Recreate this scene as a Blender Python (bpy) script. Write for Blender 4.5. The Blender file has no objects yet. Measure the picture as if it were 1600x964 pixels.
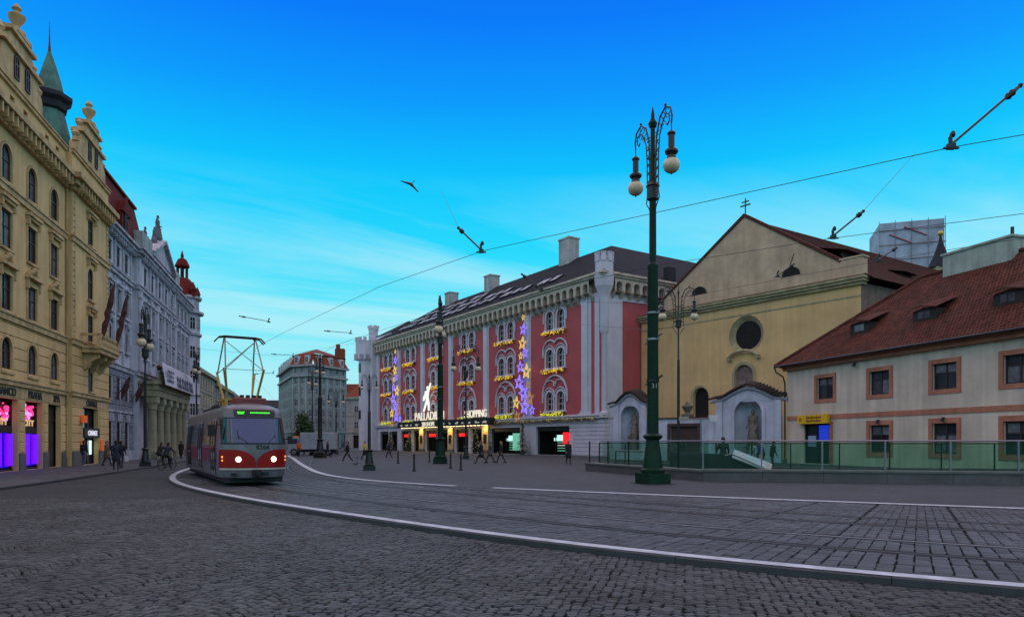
import bpy, bmesh, math, random
import numpy as np
from mathutils import Vector, Matrix
random.seed(7)
R = math.radians
SC = bpy.context.scene
COL = SC.collection

# ---------------------------------------------------------------- camera
cam = bpy.data.cameras.new('camera'); camo = bpy.data.objects.new('camera', cam); COL.objects.link(camo)
CH = 1.65
camo.location = (0, 0, CH); camo.rotation_euler = (R(90), 0, 0)
cam.sensor_width = 36; cam.lens = 24.3; cam.shift_y = 0.13; cam.clip_start = .1; cam.clip_end = 4000
SC.camera = camo
def rx(u): return (u - 800) / 1080.0
# ---------------------------------------------------------------- world
W = bpy.data.worlds.new('World'); SC.world = W; W.use_nodes = True
nt = W.node_tree; nt.nodes.clear()
def N(t, **k):
    n = nt.nodes.new(t)
    for a, b in k.items(): setattr(n, a, b)
    return n
def L(a, b): nt.links.new(a, b)
out = N('ShaderNodeOutputWorld'); bg = N('ShaderNodeBackground'); L(bg.outputs[0], out.inputs[0])
SUN_EL, SUN_AZ = R(87), R(180)
sky = N('ShaderNodeTexSky', sky_type='NISHITA', sun_disc=False, sun_elevation=R(4), sun_rotation=R(250), altitude=300, air_density=1.2, ozone_density=3.0)
tc = N('ShaderNodeTexCoord'); sep = N('ShaderNodeSeparateXYZ'); L(tc.outputs['Generated'], sep.inputs[0])
ramp = N('ShaderNodeValToRGB'); L(sep.outputs[2], ramp.inputs[0])
el = ramp.color_ramp.elements
def lin(r, g, b):
    f = lambda c: ((c/255+.055)/1.055)**2.4 if c > 10 else c/255/12.92
    return (f(r), f(g), f(b), 1)
stops = [(0.0, (196, 240, 246)), (.085, (168, 240, 250)), (.175, (108, 234, 253)), (.26, (36, 220, 255)), (.345, (0, 202, 255)), (.44, (0, 155, 255)), (.52, (0, 123, 252)), (.72, (0, 84, 205)), (1, (0, 46, 135))]
el[0].position, el[0].color = stops[0][0], lin(*stops[0][1]); el[1].position, el[1].color = stops[-1][0], lin(*stops[-1][1])
for p, c in stops[1:-1]:
    e = el.new(p); e.color = lin(*c)
# thin drifting cloud veils, laid out on the flat cloud deck overhead
dv = N('ShaderNodeVectorMath', operation='DIVIDE'); cz = N('ShaderNodeMath', operation='MAXIMUM'); cz.inputs[1].default_value = .06
L(sep.outputs[2], cz.inputs[0]); cb = N('ShaderNodeCombineXYZ')
for i in range(3): L(cz.outputs[0], cb.inputs[i])
L(tc.outputs['Generated'], dv.inputs[0]); L(cb.outputs[0], dv.inputs[1])
mr_ = N('ShaderNodeMapping'); mr_.inputs['Rotation'].default_value = (0, 0, R(-38)); L(dv.outputs[0], mr_.inputs[0])
mp = N('ShaderNodeMapping'); mp.inputs['Scale'].default_value = (.26, .85, 0); mp.inputs['Location'].default_value = (2.6, 3.1, 0)
L(mr_.outputs[0], mp.inputs[0])
cn = N('ShaderNodeTexNoise'); cn.inputs['Scale'].default_value = 1.0; cn.inputs['Detail'].default_value = 8; cn.inputs['Roughness'].default_value = .58; cn.inputs['Distortion'].default_value = .6
L(mp.outputs[0], cn.inputs[0])
cr = N('ShaderNodeMapRange'); cr.inputs[1].default_value = .41; cr.inputs[2].default_value = .62; cr.inputs[3].default_value = 0; cr.inputs[4].default_value = .95
L(cn.outputs[0], cr.inputs[0])
hz = N('ShaderNodeMapRange'); hz.inputs[1].default_value = .08; hz.inputs[2].default_value = .36; hz.inputs[3].default_value = 1; hz.inputs[4].default_value = .0
L(sep.outputs[2], hz.inputs[0])
hz2 = N('ShaderNodeMapRange'); hz2.inputs[1].default_value = .10; hz2.inputs[2].default_value = .20; hz2.inputs[3].default_value = .15; hz2.inputs[4].default_value = 1; L(sep.outputs[2], hz2.inputs[0])
cm0 = N('ShaderNodeMath', operation='MULTIPLY'); L(cr.outputs[0], cm0.inputs[0]); L(hz2.outputs[0], cm0.inputs[1])
cm = N('ShaderNodeMath', operation='MULTIPLY'); L(cm0.outputs[0], cm.inputs[0]); L(hz.outputs[0], cm.inputs[1])
mixc = N('ShaderNodeMix', data_type='RGBA'); L(cm.outputs[0], mixc.inputs[0]); L(ramp.outputs[0], mixc.inputs[6]); mixc.inputs[7].default_value = lin(214, 246, 252)
mixs = N('ShaderNodeMix', data_type='RGBA', blend_type='ADD'); mixs.inputs[0].default_value = .015
L(mixc.outputs[2], mixs.inputs[6]); L(sky.outputs[0], mixs.inputs[7])
L(mixs.outputs[2], bg.inputs[0]); bg.inputs[1].default_value = .96
# ---------------------------------------------------------------- dusk light: very soft, warm, from high up
sl = bpy.data.lights.new('sun', 'SUN'); so = bpy.data.objects.new('sun', sl); COL.objects.link(so)
sl.energy = 2.65; sl.angle = R(136); sl.color = (1, .72, .42)
so.rotation_euler = (R(90) - SUN_EL, 0, R(180) - SUN_AZ); so.location = (0, 0, 60)
SC.view_settings.view_transform = 'Standard'; SC.view_settings.look = 'None'; SC.view_settings.exposure = 0; SC.view_settings.gamma = 1
SC.cycles.use_denoising = True
SC.cycles.max_bounces = 6; SC.cycles.transparent_max_bounces = 12; SC.cycles.caustics_reflective = False; SC.cycles.caustics_refractive = False

# ---------------------------------------------------------------- materials
MATS = {}
def mat(name, col, rough=.75, var=.25, scale=1.5, bump=.25, bscale=40, metal=0, streak=0., rnd=0., island=0., emit=None, alpha=None, spec=.4, dark=None):
    m = bpy.data.materials.new(name); m.use_nodes = True; t = m.node_tree; b = t.nodes['Principled BSDF']
    def n(tp, **k):
        x = t.nodes.new(tp)
        for a, v in k.items(): setattr(x, a, v)
        return x
    lk = t.links.new
    b.inputs['Roughness'].default_value = rough; b.inputs['Metallic'].default_value = metal; b.inputs['Specular IOR Level'].default_value = spec
    co = n('ShaderNodeTexCoord')
    ns = n('ShaderNodeTexNoise'); ns.inputs['Scale'].default_value = scale; ns.inputs['Detail'].default_value = 6; ns.inputs['Roughness'].default_value = .6
    lk(co.outputs['Object'], ns.inputs[0])
    fac = n('ShaderNodeMapRange'); fac.inputs[1].default_value = .3; fac.inputs[2].default_value = .7; fac.inputs[3].default_value = 1 - var; fac.inputs[4].default_value = 1 + var * .5
    lk(ns.outputs[0], fac.inputs[0]); cur = fac.outputs[0]
    def mul(a, bb):
        x = n('ShaderNodeMath', operation='MULTIPLY'); lk(a, x.inputs[0]); lk(bb, x.inputs[1]); return x.outputs[0]
    if streak:
        mpp = n('ShaderNodeMapping'); mpp.inputs['Scale'].default_value = (2.2, 2.2, .13); lk(co.outputs['Object'], mpp.inputs[0])
        s2 = n('ShaderNodeTexNoise'); s2.inputs['Scale'].default_value = 1; s2.inputs['Detail'].default_value = 7; lk(mpp.outputs[0], s2.inputs[0])
        r2 = n('ShaderNodeMapRange'); r2.inputs[1].default_value = .35; r2.inputs[2].default_value = .62; r2.inputs[3].default_value = 1 - streak; r2.inputs[4].default_value = 1
        lk(s2.outputs[0], r2.inputs[0]); cur = mul(cur, r2.outputs[0])
    if rnd:
        oi = n('ShaderNodeObjectInfo'); r3 = n('ShaderNodeMapRange'); r3.inputs[3].default_value = 1 - rnd; r3.inputs[4].default_value = 1 + rnd
        lk(oi.outputs['Random'], r3.inputs[0]); cur = mul(cur, r3.outputs[0])
    if island:
        ge = n('ShaderNodeNewGeometry'); oi = n('ShaderNodeObjectInfo'); ad = n('ShaderNodeMath', operation='ADD'); fr = n('ShaderNodeMath', operation='FRACT')
        lk(ge.outputs['Random Per Island'], ad.inputs[0]); lk(oi.outputs['Random'], ad.inputs[1]); lk(ad.outputs[0], fr.inputs[0])
        r3 = n('ShaderNodeMapRange'); r3.inputs[3].default_value = 1 - island; r3.inputs[4].default_value = 1 + island
        lk(fr.outputs[0], r3.inputs[0]); cur = mul(cur, r3.outputs[0])
    mx = n('ShaderNodeMix', data_type='RGBA', blend_type='MULTIPLY'); mx.inputs[0].default_value = 1
    mx.inputs[6].default_value = (*col, 1); lk(cur, mx.inputs[7]); csock = mx.outputs[2]
    if dark:       # (colour, amount): patches of another tint with a shape of their own
        d1 = n('ShaderNodeTexNoise'); d1.inputs['Scale'].default_value = scale * .45; d1.inputs['Detail'].default_value = 8; d1.inputs['Roughness'].default_value = .7; lk(co.outputs['Object'], d1.inputs[0])
        r4 = n('ShaderNodeMapRange'); r4.inputs[1].default_value = .5; r4.inputs[2].default_value = .68; r4.inputs[4].default_value = dark[1]; lk(d1.outputs[0], r4.inputs[0])
        m4 = n('ShaderNodeMix', data_type='RGBA'); lk(r4.outputs[0], m4.inputs[0]); lk(csock, m4.inputs[6]); m4.inputs[7].default_value = (*dark[0], 1); csock = m4.outputs[2]
    lk(csock, b.inputs['Base Color'])
    if bump:
        bn = n('ShaderNodeTexNoise'); bn.inputs['Scale'].default_value = bscale; bn.inputs['Detail'].default_value = 4; lk(co.outputs['Object'], bn.inputs[0])
        bp = n('ShaderNodeBump'); bp.inputs['Strength'].default_value = bump; bp.inputs['Distance'].default_value = .02; lk(bn.outputs[0], bp.inputs['Height']); lk(bp.outputs[0], b.inputs['Normal'])
    if emit:
        b.inputs['Emission Color'].default_value = (*emit[0], 1); b.inputs['Emission Strength'].default_value = emit[1]
    if alpha: b.inputs['Alpha'].default_value = alpha
    MATS[name] = m; m['bsdf'] = 1
    return m
def glow(name, col, s): return mat(name, (.02, .02, .02), .5, 0, bump=0, emit=(col, s))

# ---------------------------------------------------------------- mesh builder
class MB:
    def __init__(s): s.v = []; s.f = []; s.m = []; s.mi = 0; s.X = None
    def add(s, vs, fs):
        o = len(s.v)
        if s.X is not None: vs = [tuple(s.X @ Vector(p)) for p in vs]
        s.v += vs; s.f += [tuple(i + o for i in f) for f in fs]; s.m += [s.mi] * len(fs); return s
    def box(s, x0, x1, y0, y1, z0, z1):
        return s.add([(x0,y0,z0),(x1,y0,z0),(x1,y1,z0),(x0,y1,z0),(x0,y0,z1),(x1,y0,z1),(x1,y1,z1),(x0,y1,z1)],
                     [(0,3,2,1),(4,5,6,7),(0,1,5,4),(1,2,6,5),(2,3,7,6),(3,0,4,7)])
    def cham(s, x0, x1, y0, y1, z0, z1, c):   # box whose top is chamfered
        return s.add([(x0,y0,z0),(x1,y0,z0),(x1,y1,z0),(x0,y1,z0),(x0,y0,z1-c),(x1,y0,z1-c),(x1,y1,z1-c),(x0,y1,z1-c),(x0+c,y0+c,z1),(x1-c,y0+c,z1),(x1-c,y1-c,z1),(x0+c,y1-c,z1)],
                     [(0,1,5,4),(1,2,6,5),(2,3,7,6),(3,0,4,7),(4,5,9,8),(5,6,10,9),(6,7,11,10),(7,4,8,11),(8,9,10,11),(0,3,2,1)])
    def quad(s, a, b, c, d): return s.add([a, b, c, d], [(0,1,2,3)])
    def poly(s, pts): return s.add(list(pts), [tuple(range(len(pts)))])
    def tube(s, pts, r, n=6, caps=True, closed=False):
        pts = [Vector(p) for p in pts]; k = len(pts); rs = r if isinstance(r, (list, tuple)) else [r] * k
        vs = []; up = None
        for i, p in enumerate(pts):
            if closed: d = pts[(i+1) % k] - pts[i-1]
            else: d = pts[min(i+1, k-1)] - pts[max(i-1, 0)]
            d = d.normalized() if d.length > 1e-9 else Vector((0,0,1))
            if up is None:
                up = Vector((0,0,1)) if abs(d.z) < .9 else Vector((1,0,0))
            a = d.cross(up); a = a.normalized() if a.length > 1e-6 else d.orthogonal().normalized()
            b = a.cross(d).normalized(); up = b
            for j in range(n):
                t = 2*math.pi*j/n; vs.append(tuple(p + (a*math.cos(t) + b*math.sin(t)) * rs[i]))
        fs = []
        for i in range(k if closed else k-1):
            i2 = (i+1) % k
            for j in range(n): fs.append((i*n+j, i*n+(j+1) % n, i2*n+(j+1) % n, i2*n+j))
        if caps and not closed:
            fs.append(tuple(range(n))[::-1]); fs.append(tuple((k-1)*n+j for j in range(n)))
        return s.add(vs, fs)
    def lathe(s, prof, n=16, c=(0,0), a0=0, a1=2*math.pi):
        full = abs(a1-a0-2*math.pi) < 1e-6; m = n if full else n+1; vs = []; fs = []
        for r, z in prof:
            for j in range(m):
                t = a0 + (a1-a0)*j/n; vs.append((c[0]+r*math.cos(t), c[1]+r*math.sin(t), z))
        for i in range(len(prof)-1):
            for j in range(n):
                j2 = (j+1) % m; fs.append((i*m+j, i*m+j2, (i+1)*m+j2, (i+1)*m+j))
        if full:
            if prof[0][0] > 1e-4: fs.append(tuple(range(m))[::-1])
            if prof[-1][0] > 1e-4: fs.append(tuple((len(prof)-1)*m+j for j in range(m)))
        return s.add(vs, fs)
    def ball(s, c, r, n=10, k=6, sc=(1,1,1)):
        vs = []; fs = []
        for i in range(k+1):
            t = math.pi*i/k
            for j in range(n):
                p = 2*math.pi*j/n; vs.append((c[0]+r*sc[0]*math.sin(t)*math.cos(p), c[1]+r*sc[1]*math.sin(t)*math.sin(p), c[2]+r*sc[2]*math.cos(t)))
        for i in range(k):
            for j in range(n): fs.append((i*n+j, (i+1)*n+j, (i+1)*n+(j+1) % n, i*n+(j+1) % n))
        return s.add(vs, fs)
    def prism(s, pts, y0, y1):            # polygon in xz, extruded along y
        n = len(pts); vs = [(x, y0, z) for x, z in pts] + [(x, y1, z) for x, z in pts]
        fs = [tuple(range(n)), tuple(range(n, 2*n))[::-1]] + [(i, i+n, (i+1) % n + n, (i+1) % n) for i in range(n)]
        return s.add(vs, fs)
    def prismz(s, pts, z0, z1):           # polygon in xy, extruded upward
        n = len(pts); vs = [(x, y, z0) for x, y in pts] + [(x, y, z1) for x, y in pts]
        fs = [tuple(range(n))[::-1], tuple(range(n, 2*n))] + [(i, (i+1) % n, (i+1) % n + n, i+n) for i in range(n)]
        return s.add(vs, fs)
    def wall(s, x0, x1, z0, z1, holes=(), y=0, d=.3):
        """front sheet of a wall in the xz plane with real openings: hole = (x0,x1,z0,z1[,kind]); kind 'arch', ('r',radius)"""
        hs = [h if len(h) > 4 else (*h, None) for h in holes]
        xs = sorted({x0, x1, *[h[0] for h in hs], *[h[1] for h in hs]}); zs = sorted({z0, z1, *[h[2] for h in hs], *[h[3] for h in hs]})
        xs = [x for x in xs if x0 <= x <= x1]; zs = [z for z in zs if z0 <= z <= z1]
        for za, zb in zip(zs, zs[1:]):
            run = None; zc = (za+zb)/2
            for xa, xb in zip(xs, xs[1:]):
                xc = (xa+xb)/2; hole = any(h[0] < xc < h[1] and h[2] < zc < h[3] for h in hs)
                if hole:
                    if run is not None: s.quad((run,y,za),(xa,y,za),(xa,y,zb),(run,y,zb)); run = None
                elif run is None: run = xa
            if run is not None: s.quad((run,y,za),(xs[-1],y,za),(xs[-1],y,zb),(run,y,zb))
        for a, b, c, e, k in hs:
            path = hole_path(a, b, c, e, k)
            n = len(path)
            for i in range(n):
                p, q = path[i], path[(i+1) % n]
                s.quad((p[0],y,p[1]),(p[0],y+d,p[1]),(q[0],y+d,q[1]),(q[0],y,q[1]))
            if k:
                for cx, cz_ in ((a, e), (b, e), (a, c), (b, c)):
                    pts = [p for p in path if abs(p[0]-cx) <= (b-a)/2+1e-6 and (p[1] >= (c+e)/2-1e-6 if cz_ == e else p[1] <= (c+e)/2+1e-6)]
                    if k == 'arch' and cz_ == c: continue
                    rr = (b-a)/2 if k == 'arch' else k[1]
                    arc = [p for p in pts if abs(p[0]-cx) <= rr+1e-6 and abs(p[1]-cz_) <= rr+1e-6]
                    arc.sort(key=lambda p: math.atan2(abs(p[1]-cz_), abs(p[0]-cx)))
                    for p, q in zip(arc, arc[1:]): s.add([(cx,y,cz_),(p[0],y,p[1]),(q[0],y,q[1])], [(0,1,2)])
        return s
    def ring(s, outer, inner, y0, y1):    # frame between two outlines with equal point counts (xz), front at y0
        n = len(outer)
        for i in range(n):
            j = (i+1) % n; o0, o1, i0, i1 = outer[i], outer[j], inner[i], inner[j]
            s.quad((o0[0],y0,o0[1]),(o1[0],y0,o1[1]),(i1[0],y0,i1[1]),(i0[0],y0,i0[1]))
            s.quad((i0[0],y0,i0[1]),(i1[0],y0,i1[1]),(i1[0],y1,i1[1]),(i0[0],y1,i0[1]))
            s.quad((o0[0],y1,o0[1]),(o1[0],y1,o1[1]),(o1[0],y0,o1[1]),(o0[0],y0,o0[1]))
        return s
    def mesh(s, name, mats, smooth=None):
        me = bpy.data.meshes.new(name); me.from_pydata(s.v, [], s.f)
        for m in (mats if isinstance(mats, (list, tuple)) else [mats]): me.materials.append(m)
        if any(s.m): me.polygons.foreach_set('material_index', s.m)
        if smooth:
            me.shade_smooth(); me.set_sharp_from_angle(angle=R(smooth))
        me.update(); return me
    def build(s, name, mats, parent=None, loc=(0,0,0), rz=0, smooth=None):
        return place(name, s.mesh(name, mats, smooth), parent, loc, rz)
def hole_path(a, b, c, e, k, n=7):
    if not k: return [(a,c),(b,c),(b,e),(a,e)]
    if k == 'arch':
        r = (b-a)/2; zc = e-r; xc = (a+b)/2
        return [(a,c),(b,c)] + [(xc+r*math.cos(math.pi*i/(2*n)), zc+r*math.sin(math.pi*i/(2*n))) for i in range(2*n+1)]
    r = k[1]; P = []
    for cx, cz_, t0 in ((a+r,c+r,180),(b-r,c+r,270),(b-r,e-r,0),(a+r,e-r,90)):
        for i in range(n+1):
            t = R(t0+90*i/n); P.append((cx+r*math.cos(t), cz_+r*math.sin(t)))
    return P
def place(name, me, parent=None, loc=(0,0,0), rz=0, sc=None):
    o = bpy.data.objects.new(name, me); COL.objects.link(o); o.location = loc; o.rotation_euler = (0,0,rz)
    if sc: o.scale = sc
    if parent: o.parent = parent
    return o
def tag(o, label, cat=None, group=None, kind=None):
    if label: o['label'] = label
    if cat: o['category'] = cat
    if group: o['group'] = group
    if kind: o['kind'] = kind
    return o
def thing(name, label, cat, loc=(0,0,0), rz=0, group=None):
    o = bpy.data.objects.new(name, None); COL.objects.link(o); o.location = loc; o.rotation_euler = (0,0,rz); o.empty_display_size = .3
    return tag(o, label, cat, group)
def structure(o): o['kind'] = 'structure'; return o
def part(name, m, parent, fn, loc=(0,0,0), rz=0, smooth=None):
    b = MB(); fn(b); o = b.build(name, m, parent, loc, rz, smooth)
    if name in ('bulbs', 'flowers', 'neon_flowers', 'shelf_lights', 'printed_line', 'canopy_print', 'spokes', 'led_text'): o['kind'] = 'stuff'
    return o
_txt = {}
def text_mesh(txt, size, depth, m, align='CENTER', bold=0., sx=1.):
    key = (txt, size, depth, m.name, align, bold, sx)
    if key in _txt: return _txt[key]
    c = bpy.data.curves.new('lettering', 'FONT'); c.body = txt; c.size = size; c.extrude = depth; c.align_x = align; c.offset = bold; c.resolution_u = 3
    o = bpy.data.objects.new('lettering', c); COL.objects.link(o)
    dg = bpy.context.evaluated_depsgraph_get(); me = bpy.data.meshes.new_from_object(o.evaluated_get(dg))
    bpy.data.objects.remove(o); bpy.data.curves.remove(c)
    me.transform(Matrix.Diagonal((sx,1,1,1))); me.transform(Matrix.Rotation(R(90), 4, 'X')); me.materials.clear(); me.materials.append(m); me.name = 'lettering'
    _txt[key] = me; return me
def lettering(txt, size, m, parent, loc, depth=.03, align='CENTER', bold=0., sx=1., rz=0, name='lettering'):
    return place(name, text_mesh(txt, size, depth, m, align, bold, sx), parent, loc, rz)

# ---------------------------------------------------------------- windows (shared meshes)
_wm = {}
def window(parent, x, z, w, h, fm, gm, arch=False, y=.2, cols=2, trans=.62, sill=None, surround=None, surround_m=None, ft=.09, name='window', separate=False):
    key = (round(w,3), round(h,3), arch, cols, trans, fm.name, gm.name, ft)
    if key not in _wm:
        b = MB(); o = hole_path(-w/2, w/2, 0, h, 'arch' if arch else None); cx, cz_ = 0, h/2
        i = hole_path(-w/2+ft, w/2-ft, ft, h-ft, 'arch' if arch else None)
        b.ring(o, i, 0, .09)
        for k in range(1, cols): xx = -w/2 + w*k/cols; b.box(xx-ft*.45, xx+ft*.45, .01, .08, ft*.6, h-ft*.6)
        if trans:
            for tt in (trans if isinstance(trans, (list, tuple)) else [trans]): b.box(-w/2+ft*.6, w/2-ft*.6, .006, .084, h*tt-ft*.4, h*tt+ft*.4)
        g = MB(); g.poly([(p[0], .055, p[1]) for p in hole_path(-w/2+ft*.5, w/2-ft*.5, ft*.5, h-ft*.5, 'arch' if arch else None)])
        _wm[key] = (b.mesh(name, fm), g.mesh('pane', gm))
    fr, gl = _wm[key]
    o = place(name, fr, parent, (x, y, z)); place('pane', gl, o)
    if sill:
        k2 = ('sill', round(w,2), sill[0], sill[1], sill[2].name, y)
        if k2 not in _wm: _wm[k2] = MB().box(-w/2-.16, w/2+.16, -y-sill[0], .02, -sill[1], -.003).mesh('sill', sill[2])
        place('sill', _wm[k2], o)
    if surround:
        k3 = ('sur', round(w,2), round(h,2), arch, surround, surround_m.name, y)
        if k3 not in _wm:
            b = MB(); b.ring(hole_path(-w/2-surround, w/2+surround, -.002 if sill else -surround, h+surround, 'arch' if arch else None), hole_path(-w/2+.003, w/2-.003, 0, h-.003, 'arch' if arch else None), -y-.06, -y+.05)
            _wm[k3] = b.mesh('surround', surround_m)
        place('surround', _wm[k3], o)
    return o

# ---------------------------------------------------------------- shared materials
GLASS = mat('window_glass', (.022,.026,.034), .05, .1, bump=.03, bscale=3, rnd=.5, spec=.55)
GLASSC = mat('curtain_and_sky_tint_glass', (.13,.135,.15), .08, .5, scale=2.5, bump=.02, bscale=3, rnd=.7, spec=.5)  # curtain grey plus a bluish sky reflection put into the colour
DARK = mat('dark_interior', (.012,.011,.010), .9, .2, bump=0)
BRONZE = mat('dark_brown_frame', (.05,.022,.016), .5, .2, bump=.05)
GREYF = mat('grey_brown_window_frame', (.11,.095,.09), .55, .2, bump=.05)
WHITEF = mat('white_window_frame', (.55,.55,.56), .5, .15, bump=.05)
IRON = mat('black_green_cast_iron', (.006,.009,.009), .42, .3, scale=8, bump=.15, bscale=60, spec=.5)
GREEN = mat('dark_green_cast_iron', (.004,.031,.015), .5, .35, scale=5, bump=.2, bscale=50, spec=.18, streak=.3)
STEEL = mat('grey_steel', (.22,.22,.23), .38, .2, metal=.8, bump=.05)
BLACK = mat('black_rubber', (.012,.012,.013), .7, .2, bump=.1)
GLOBE = mat('frosted_globe', (.62,.52,.34), .3, .25, scale=4, bump=0, spec=.5)
STONE = mat('weathered_statue_stone', (.20,.17,.13), .9, .45, scale=4, bump=.6, bscale=25, streak=.4)
# ================================================================ ground
rng = np.random.default_rng(3)
def spline(pts, step=.25):
    P = [np.array(p, float) for p in pts]; P = [2*P[0]-P[1]] + P + [2*P[-1]-P[-2]]; o = []
    for i in range(1, len(P)-2):
        n = max(2, int(np.linalg.norm(P[i+1]-P[i])/step))
        for k in range(n):
            t = k/n; a, b, c, d = P[i-1], P[i], P[i+1], P[i+2]
            o.append(.5*((2*b)+(-a+c)*t+(2*a-5*b+4*c-d)*t*t+(-a+3*b-3*c+d)*t**3))
    o.append(P[-2]); o = np.array(o)
    d = np.r_[0, np.cumsum(np.linalg.norm(np.diff(o, axis=0), axis=1))]; s = np.arange(0, d[-1], step)
    q = np.c_[np.interp(s, d, o[:,0]), np.interp(s, d, o[:,1])]
    if step < .5:
        w = 34; pad = np.vstack([q[0]+(q[0]-q[w:0:-1]), q, q[-1]+(q[-1]-q[-2:-w-2:-1])]); ker = np.hanning(2*w+1); ker /= ker.sum()
        q = np.c_[np.convolve(pad[:,0], ker, 'valid'), np.convolve(pad[:,1], ker, 'valid')]
    return q
NEAR = spline([(22,.2),(15.5,3.2),(10,5.55),(5.75,7.7),(3.3,8.9),(1.85,10.0),(0,11.65),(-2.6,14.3),(-7,18.9),(-11,23.8),(-14.6,29.2),(-17.3,35.0),(-20.2,43),(-25,60),(-31,82),(-41,120),(-54,170)])
FAR = spline([(36,6.5),(24,11.6),(12.7,17.1),(5.7,20.8),(-.6,24.7),(-3.5,26.8),(-6.6,29.9),(-9.3,34.6),(-11.8,41),(-16.5,54),(-22.4,71),(-27,84),(-37,120),(-50,170)])
def normals(C):
    d = np.gradient(C, axis=0); d /= np.linalg.norm(d, axis=1)[:,None]
    ker = np.hanning(41); ker /= ker.sum(); d = np.c_[np.convolve(np.pad(d[:,0], 20, 'edge'), ker, 'valid'), np.convolve(np.pad(d[:,1], 20, 'edge'), ker, 'valid')]; d /= np.linalg.norm(d, axis=1)[:,None]; return np.c_[d[:,1], -d[:,0]]
NN = normals(NEAR)                    # points towards the plaza side
if NN[len(NN)//3] @ np.array((1., 1.)) < 0: NN = -NN
FN = normals(FAR)
if FN[len(FN)//3] @ np.array((1., 1.)) < 0: FN = -FN
def off(w): return NEAR + NN * w

ASPH = mat('dark_asphalt', (.040,.041,.044), .85, .3, scale=.8, bump=.5, bscale=90)
def cobble_mat(name, col, scale, joint=.35, var=.25, stretch=(1,1,1), rot=0, bump=.8):
    m = mat(name, col, .72, var, scale=.35, bump=0, spec=.3); t = m.node_tree; b = t.nodes['Principled BSDF']; lk = t.links.new
    co = t.nodes.new('ShaderNodeTexCoord'); mp_ = t.nodes.new('ShaderNodeMapping'); mp_.inputs['Scale'].default_value = stretch; mp_.inputs['Rotation'].default_value = (0,0,R(rot))
    wn = t.nodes.new('ShaderNodeTexNoise'); wn.inputs['Scale'].default_value = .9; wn.inputs['Detail'].default_value = 2
    va = t.nodes.new('ShaderNodeVectorMath'); va.operation = 'ADD'; lk(co.outputs['Object'], wn.inputs[0]); lk(co.outputs['Object'], va.inputs[0]); lk(wn.outputs['Color'], va.inputs[1]); lk(va.outputs[0], mp_.inputs[0])
    vo = t.nodes.new('ShaderNodeTexVoronoi'); vo.feature = 'DISTANCE_TO_EDGE'; vo.inputs['Scale'].default_value = scale; vo.inputs['Randomness'].default_value = .55; lk(mp_.outputs[0], vo.inputs['Vector'])
    vc = t.nodes.new('ShaderNodeTexVoronoi'); vc.inputs['Scale'].default_value = scale; vc.inputs['Randomness'].default_value = .55; lk(mp_.outputs[0], vc.inputs['Vector'])
    r = t.nodes.new('ShaderNodeMapRange'); r.inputs[1].default_value = .02; r.inputs[2].default_value = .14; r.inputs[3].default_value = joint; r.inputs[4].default_value = 1; lk(vo.outputs['Distance'], r.inputs[0])
    sv = t.nodes.new('ShaderNodeSeparateColor'); lk(vc.outputs['Color'], sv.inputs[0]); r2 = t.nodes.new('ShaderNodeMapRange'); r2.inputs[3].default_value = .75; r2.inputs[4].default_value = 1.25; lk(sv.outputs[0], r2.inputs[0])
    mu = t.nodes.new('ShaderNodeMath'); mu.operation = 'MULTIPLY'; lk(r.outputs[0], mu.inputs[0]); lk(r2.outputs[0], mu.inputs[1])
    src = b.inputs['Base Color'].links[0].from_socket; mx = t.nodes.new('ShaderNodeMix'); mx.data_type = 'RGBA'; mx.blend_type = 'MULTIPLY'; mx.inputs[0].default_value = 1
    lk(src, mx.inputs[6]); lk(mu.outputs[0], mx.inputs[7]); lk(mx.outputs[2], b.inputs['Base Color'])
    bp = t.nodes.new('ShaderNodeBump'); bp.inputs['Strength'].default_value = bump; bp.inputs['Distance'].default_value = .02; lk(r.outputs[0], bp.inputs['Height']); lk(bp.outputs[0], b.inputs['Normal'])
    return m
ROADM = cobble_mat('road_sett_paving', (.045,.050,.053), 9)
PLAZAM = cobble_mat('plaza_mosaic_paving', (.052,.062,.072), 13, joint=.6, bump=.4)
BEDM = cobble_mat('tram_bed_sett_paving', (.054,.064,.073), 5, stretch=(1,1.7,1), rot=40)
SLABM = cobble_mat('pavement_slab_paving', (.086,.092,.099), 3.2, joint=.6, bump=.4)
JOINT = mat('dark_joint_sand', (.014,.014,.015), .95, .3, scale=6, bump=.5, bscale=60)
SETT = mat('granite_sett', (.052,.057,.058), .62, .5, scale=.5, bump=.3, bscale=55, island=.45, spec=.35, dark=((.055,.062,.052), .35))
SETT2 = mat('tram_bed_granite_sett', (.056,.067,.077), .62, .45, scale=.4, bump=.45, bscale=40, island=.32, spec=.35)
KERB = mat('kerb_granite', (.040,.046,.050), .7, .3, scale=2, bump=.4, bscale=60)
def white_line_mat():
    m = mat('worn_white_paint', (.46,.51,.57), .7, .35, scale=3, bump=.2, bscale=60)
    return m
WPAINT = white_line_mat()

def sheet(name, pts, z, m):
    bm = bmesh.new(); vs = [bm.verts.new((float(p[0]), float(p[1]), z)) for p in pts]; f = bm.faces.new(vs)
    if f.normal.z < 0 or True:
        bm.normal_update()
        if f.normal.z < 0: f.normal_flip()
    bmesh.ops.triangulate(bm, faces=bm.faces[:]); me = bpy.data.meshes.new(name); bm.to_mesh(me); bm.free(); me.materials.append(m)
    return structure(place(name, me))
RZ = -.085                                         # the carriageway lies a kerb lower than the square
sheet('ground', [(-3000,-800),(3000,-800),(3000,3200),(-3000,3200)], RZ-.09, ASPH)
PAVE = spline([(-11.5,-9),(-14.6,6),(-18.3,24.7),(-21.1,35.6),(-24.3,46.9),(-28.2,59),(-36,88),(-48,130),(-64,190)], 1.)
road_edge = [tuple(p) for p in NEAR[::4]]
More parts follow.
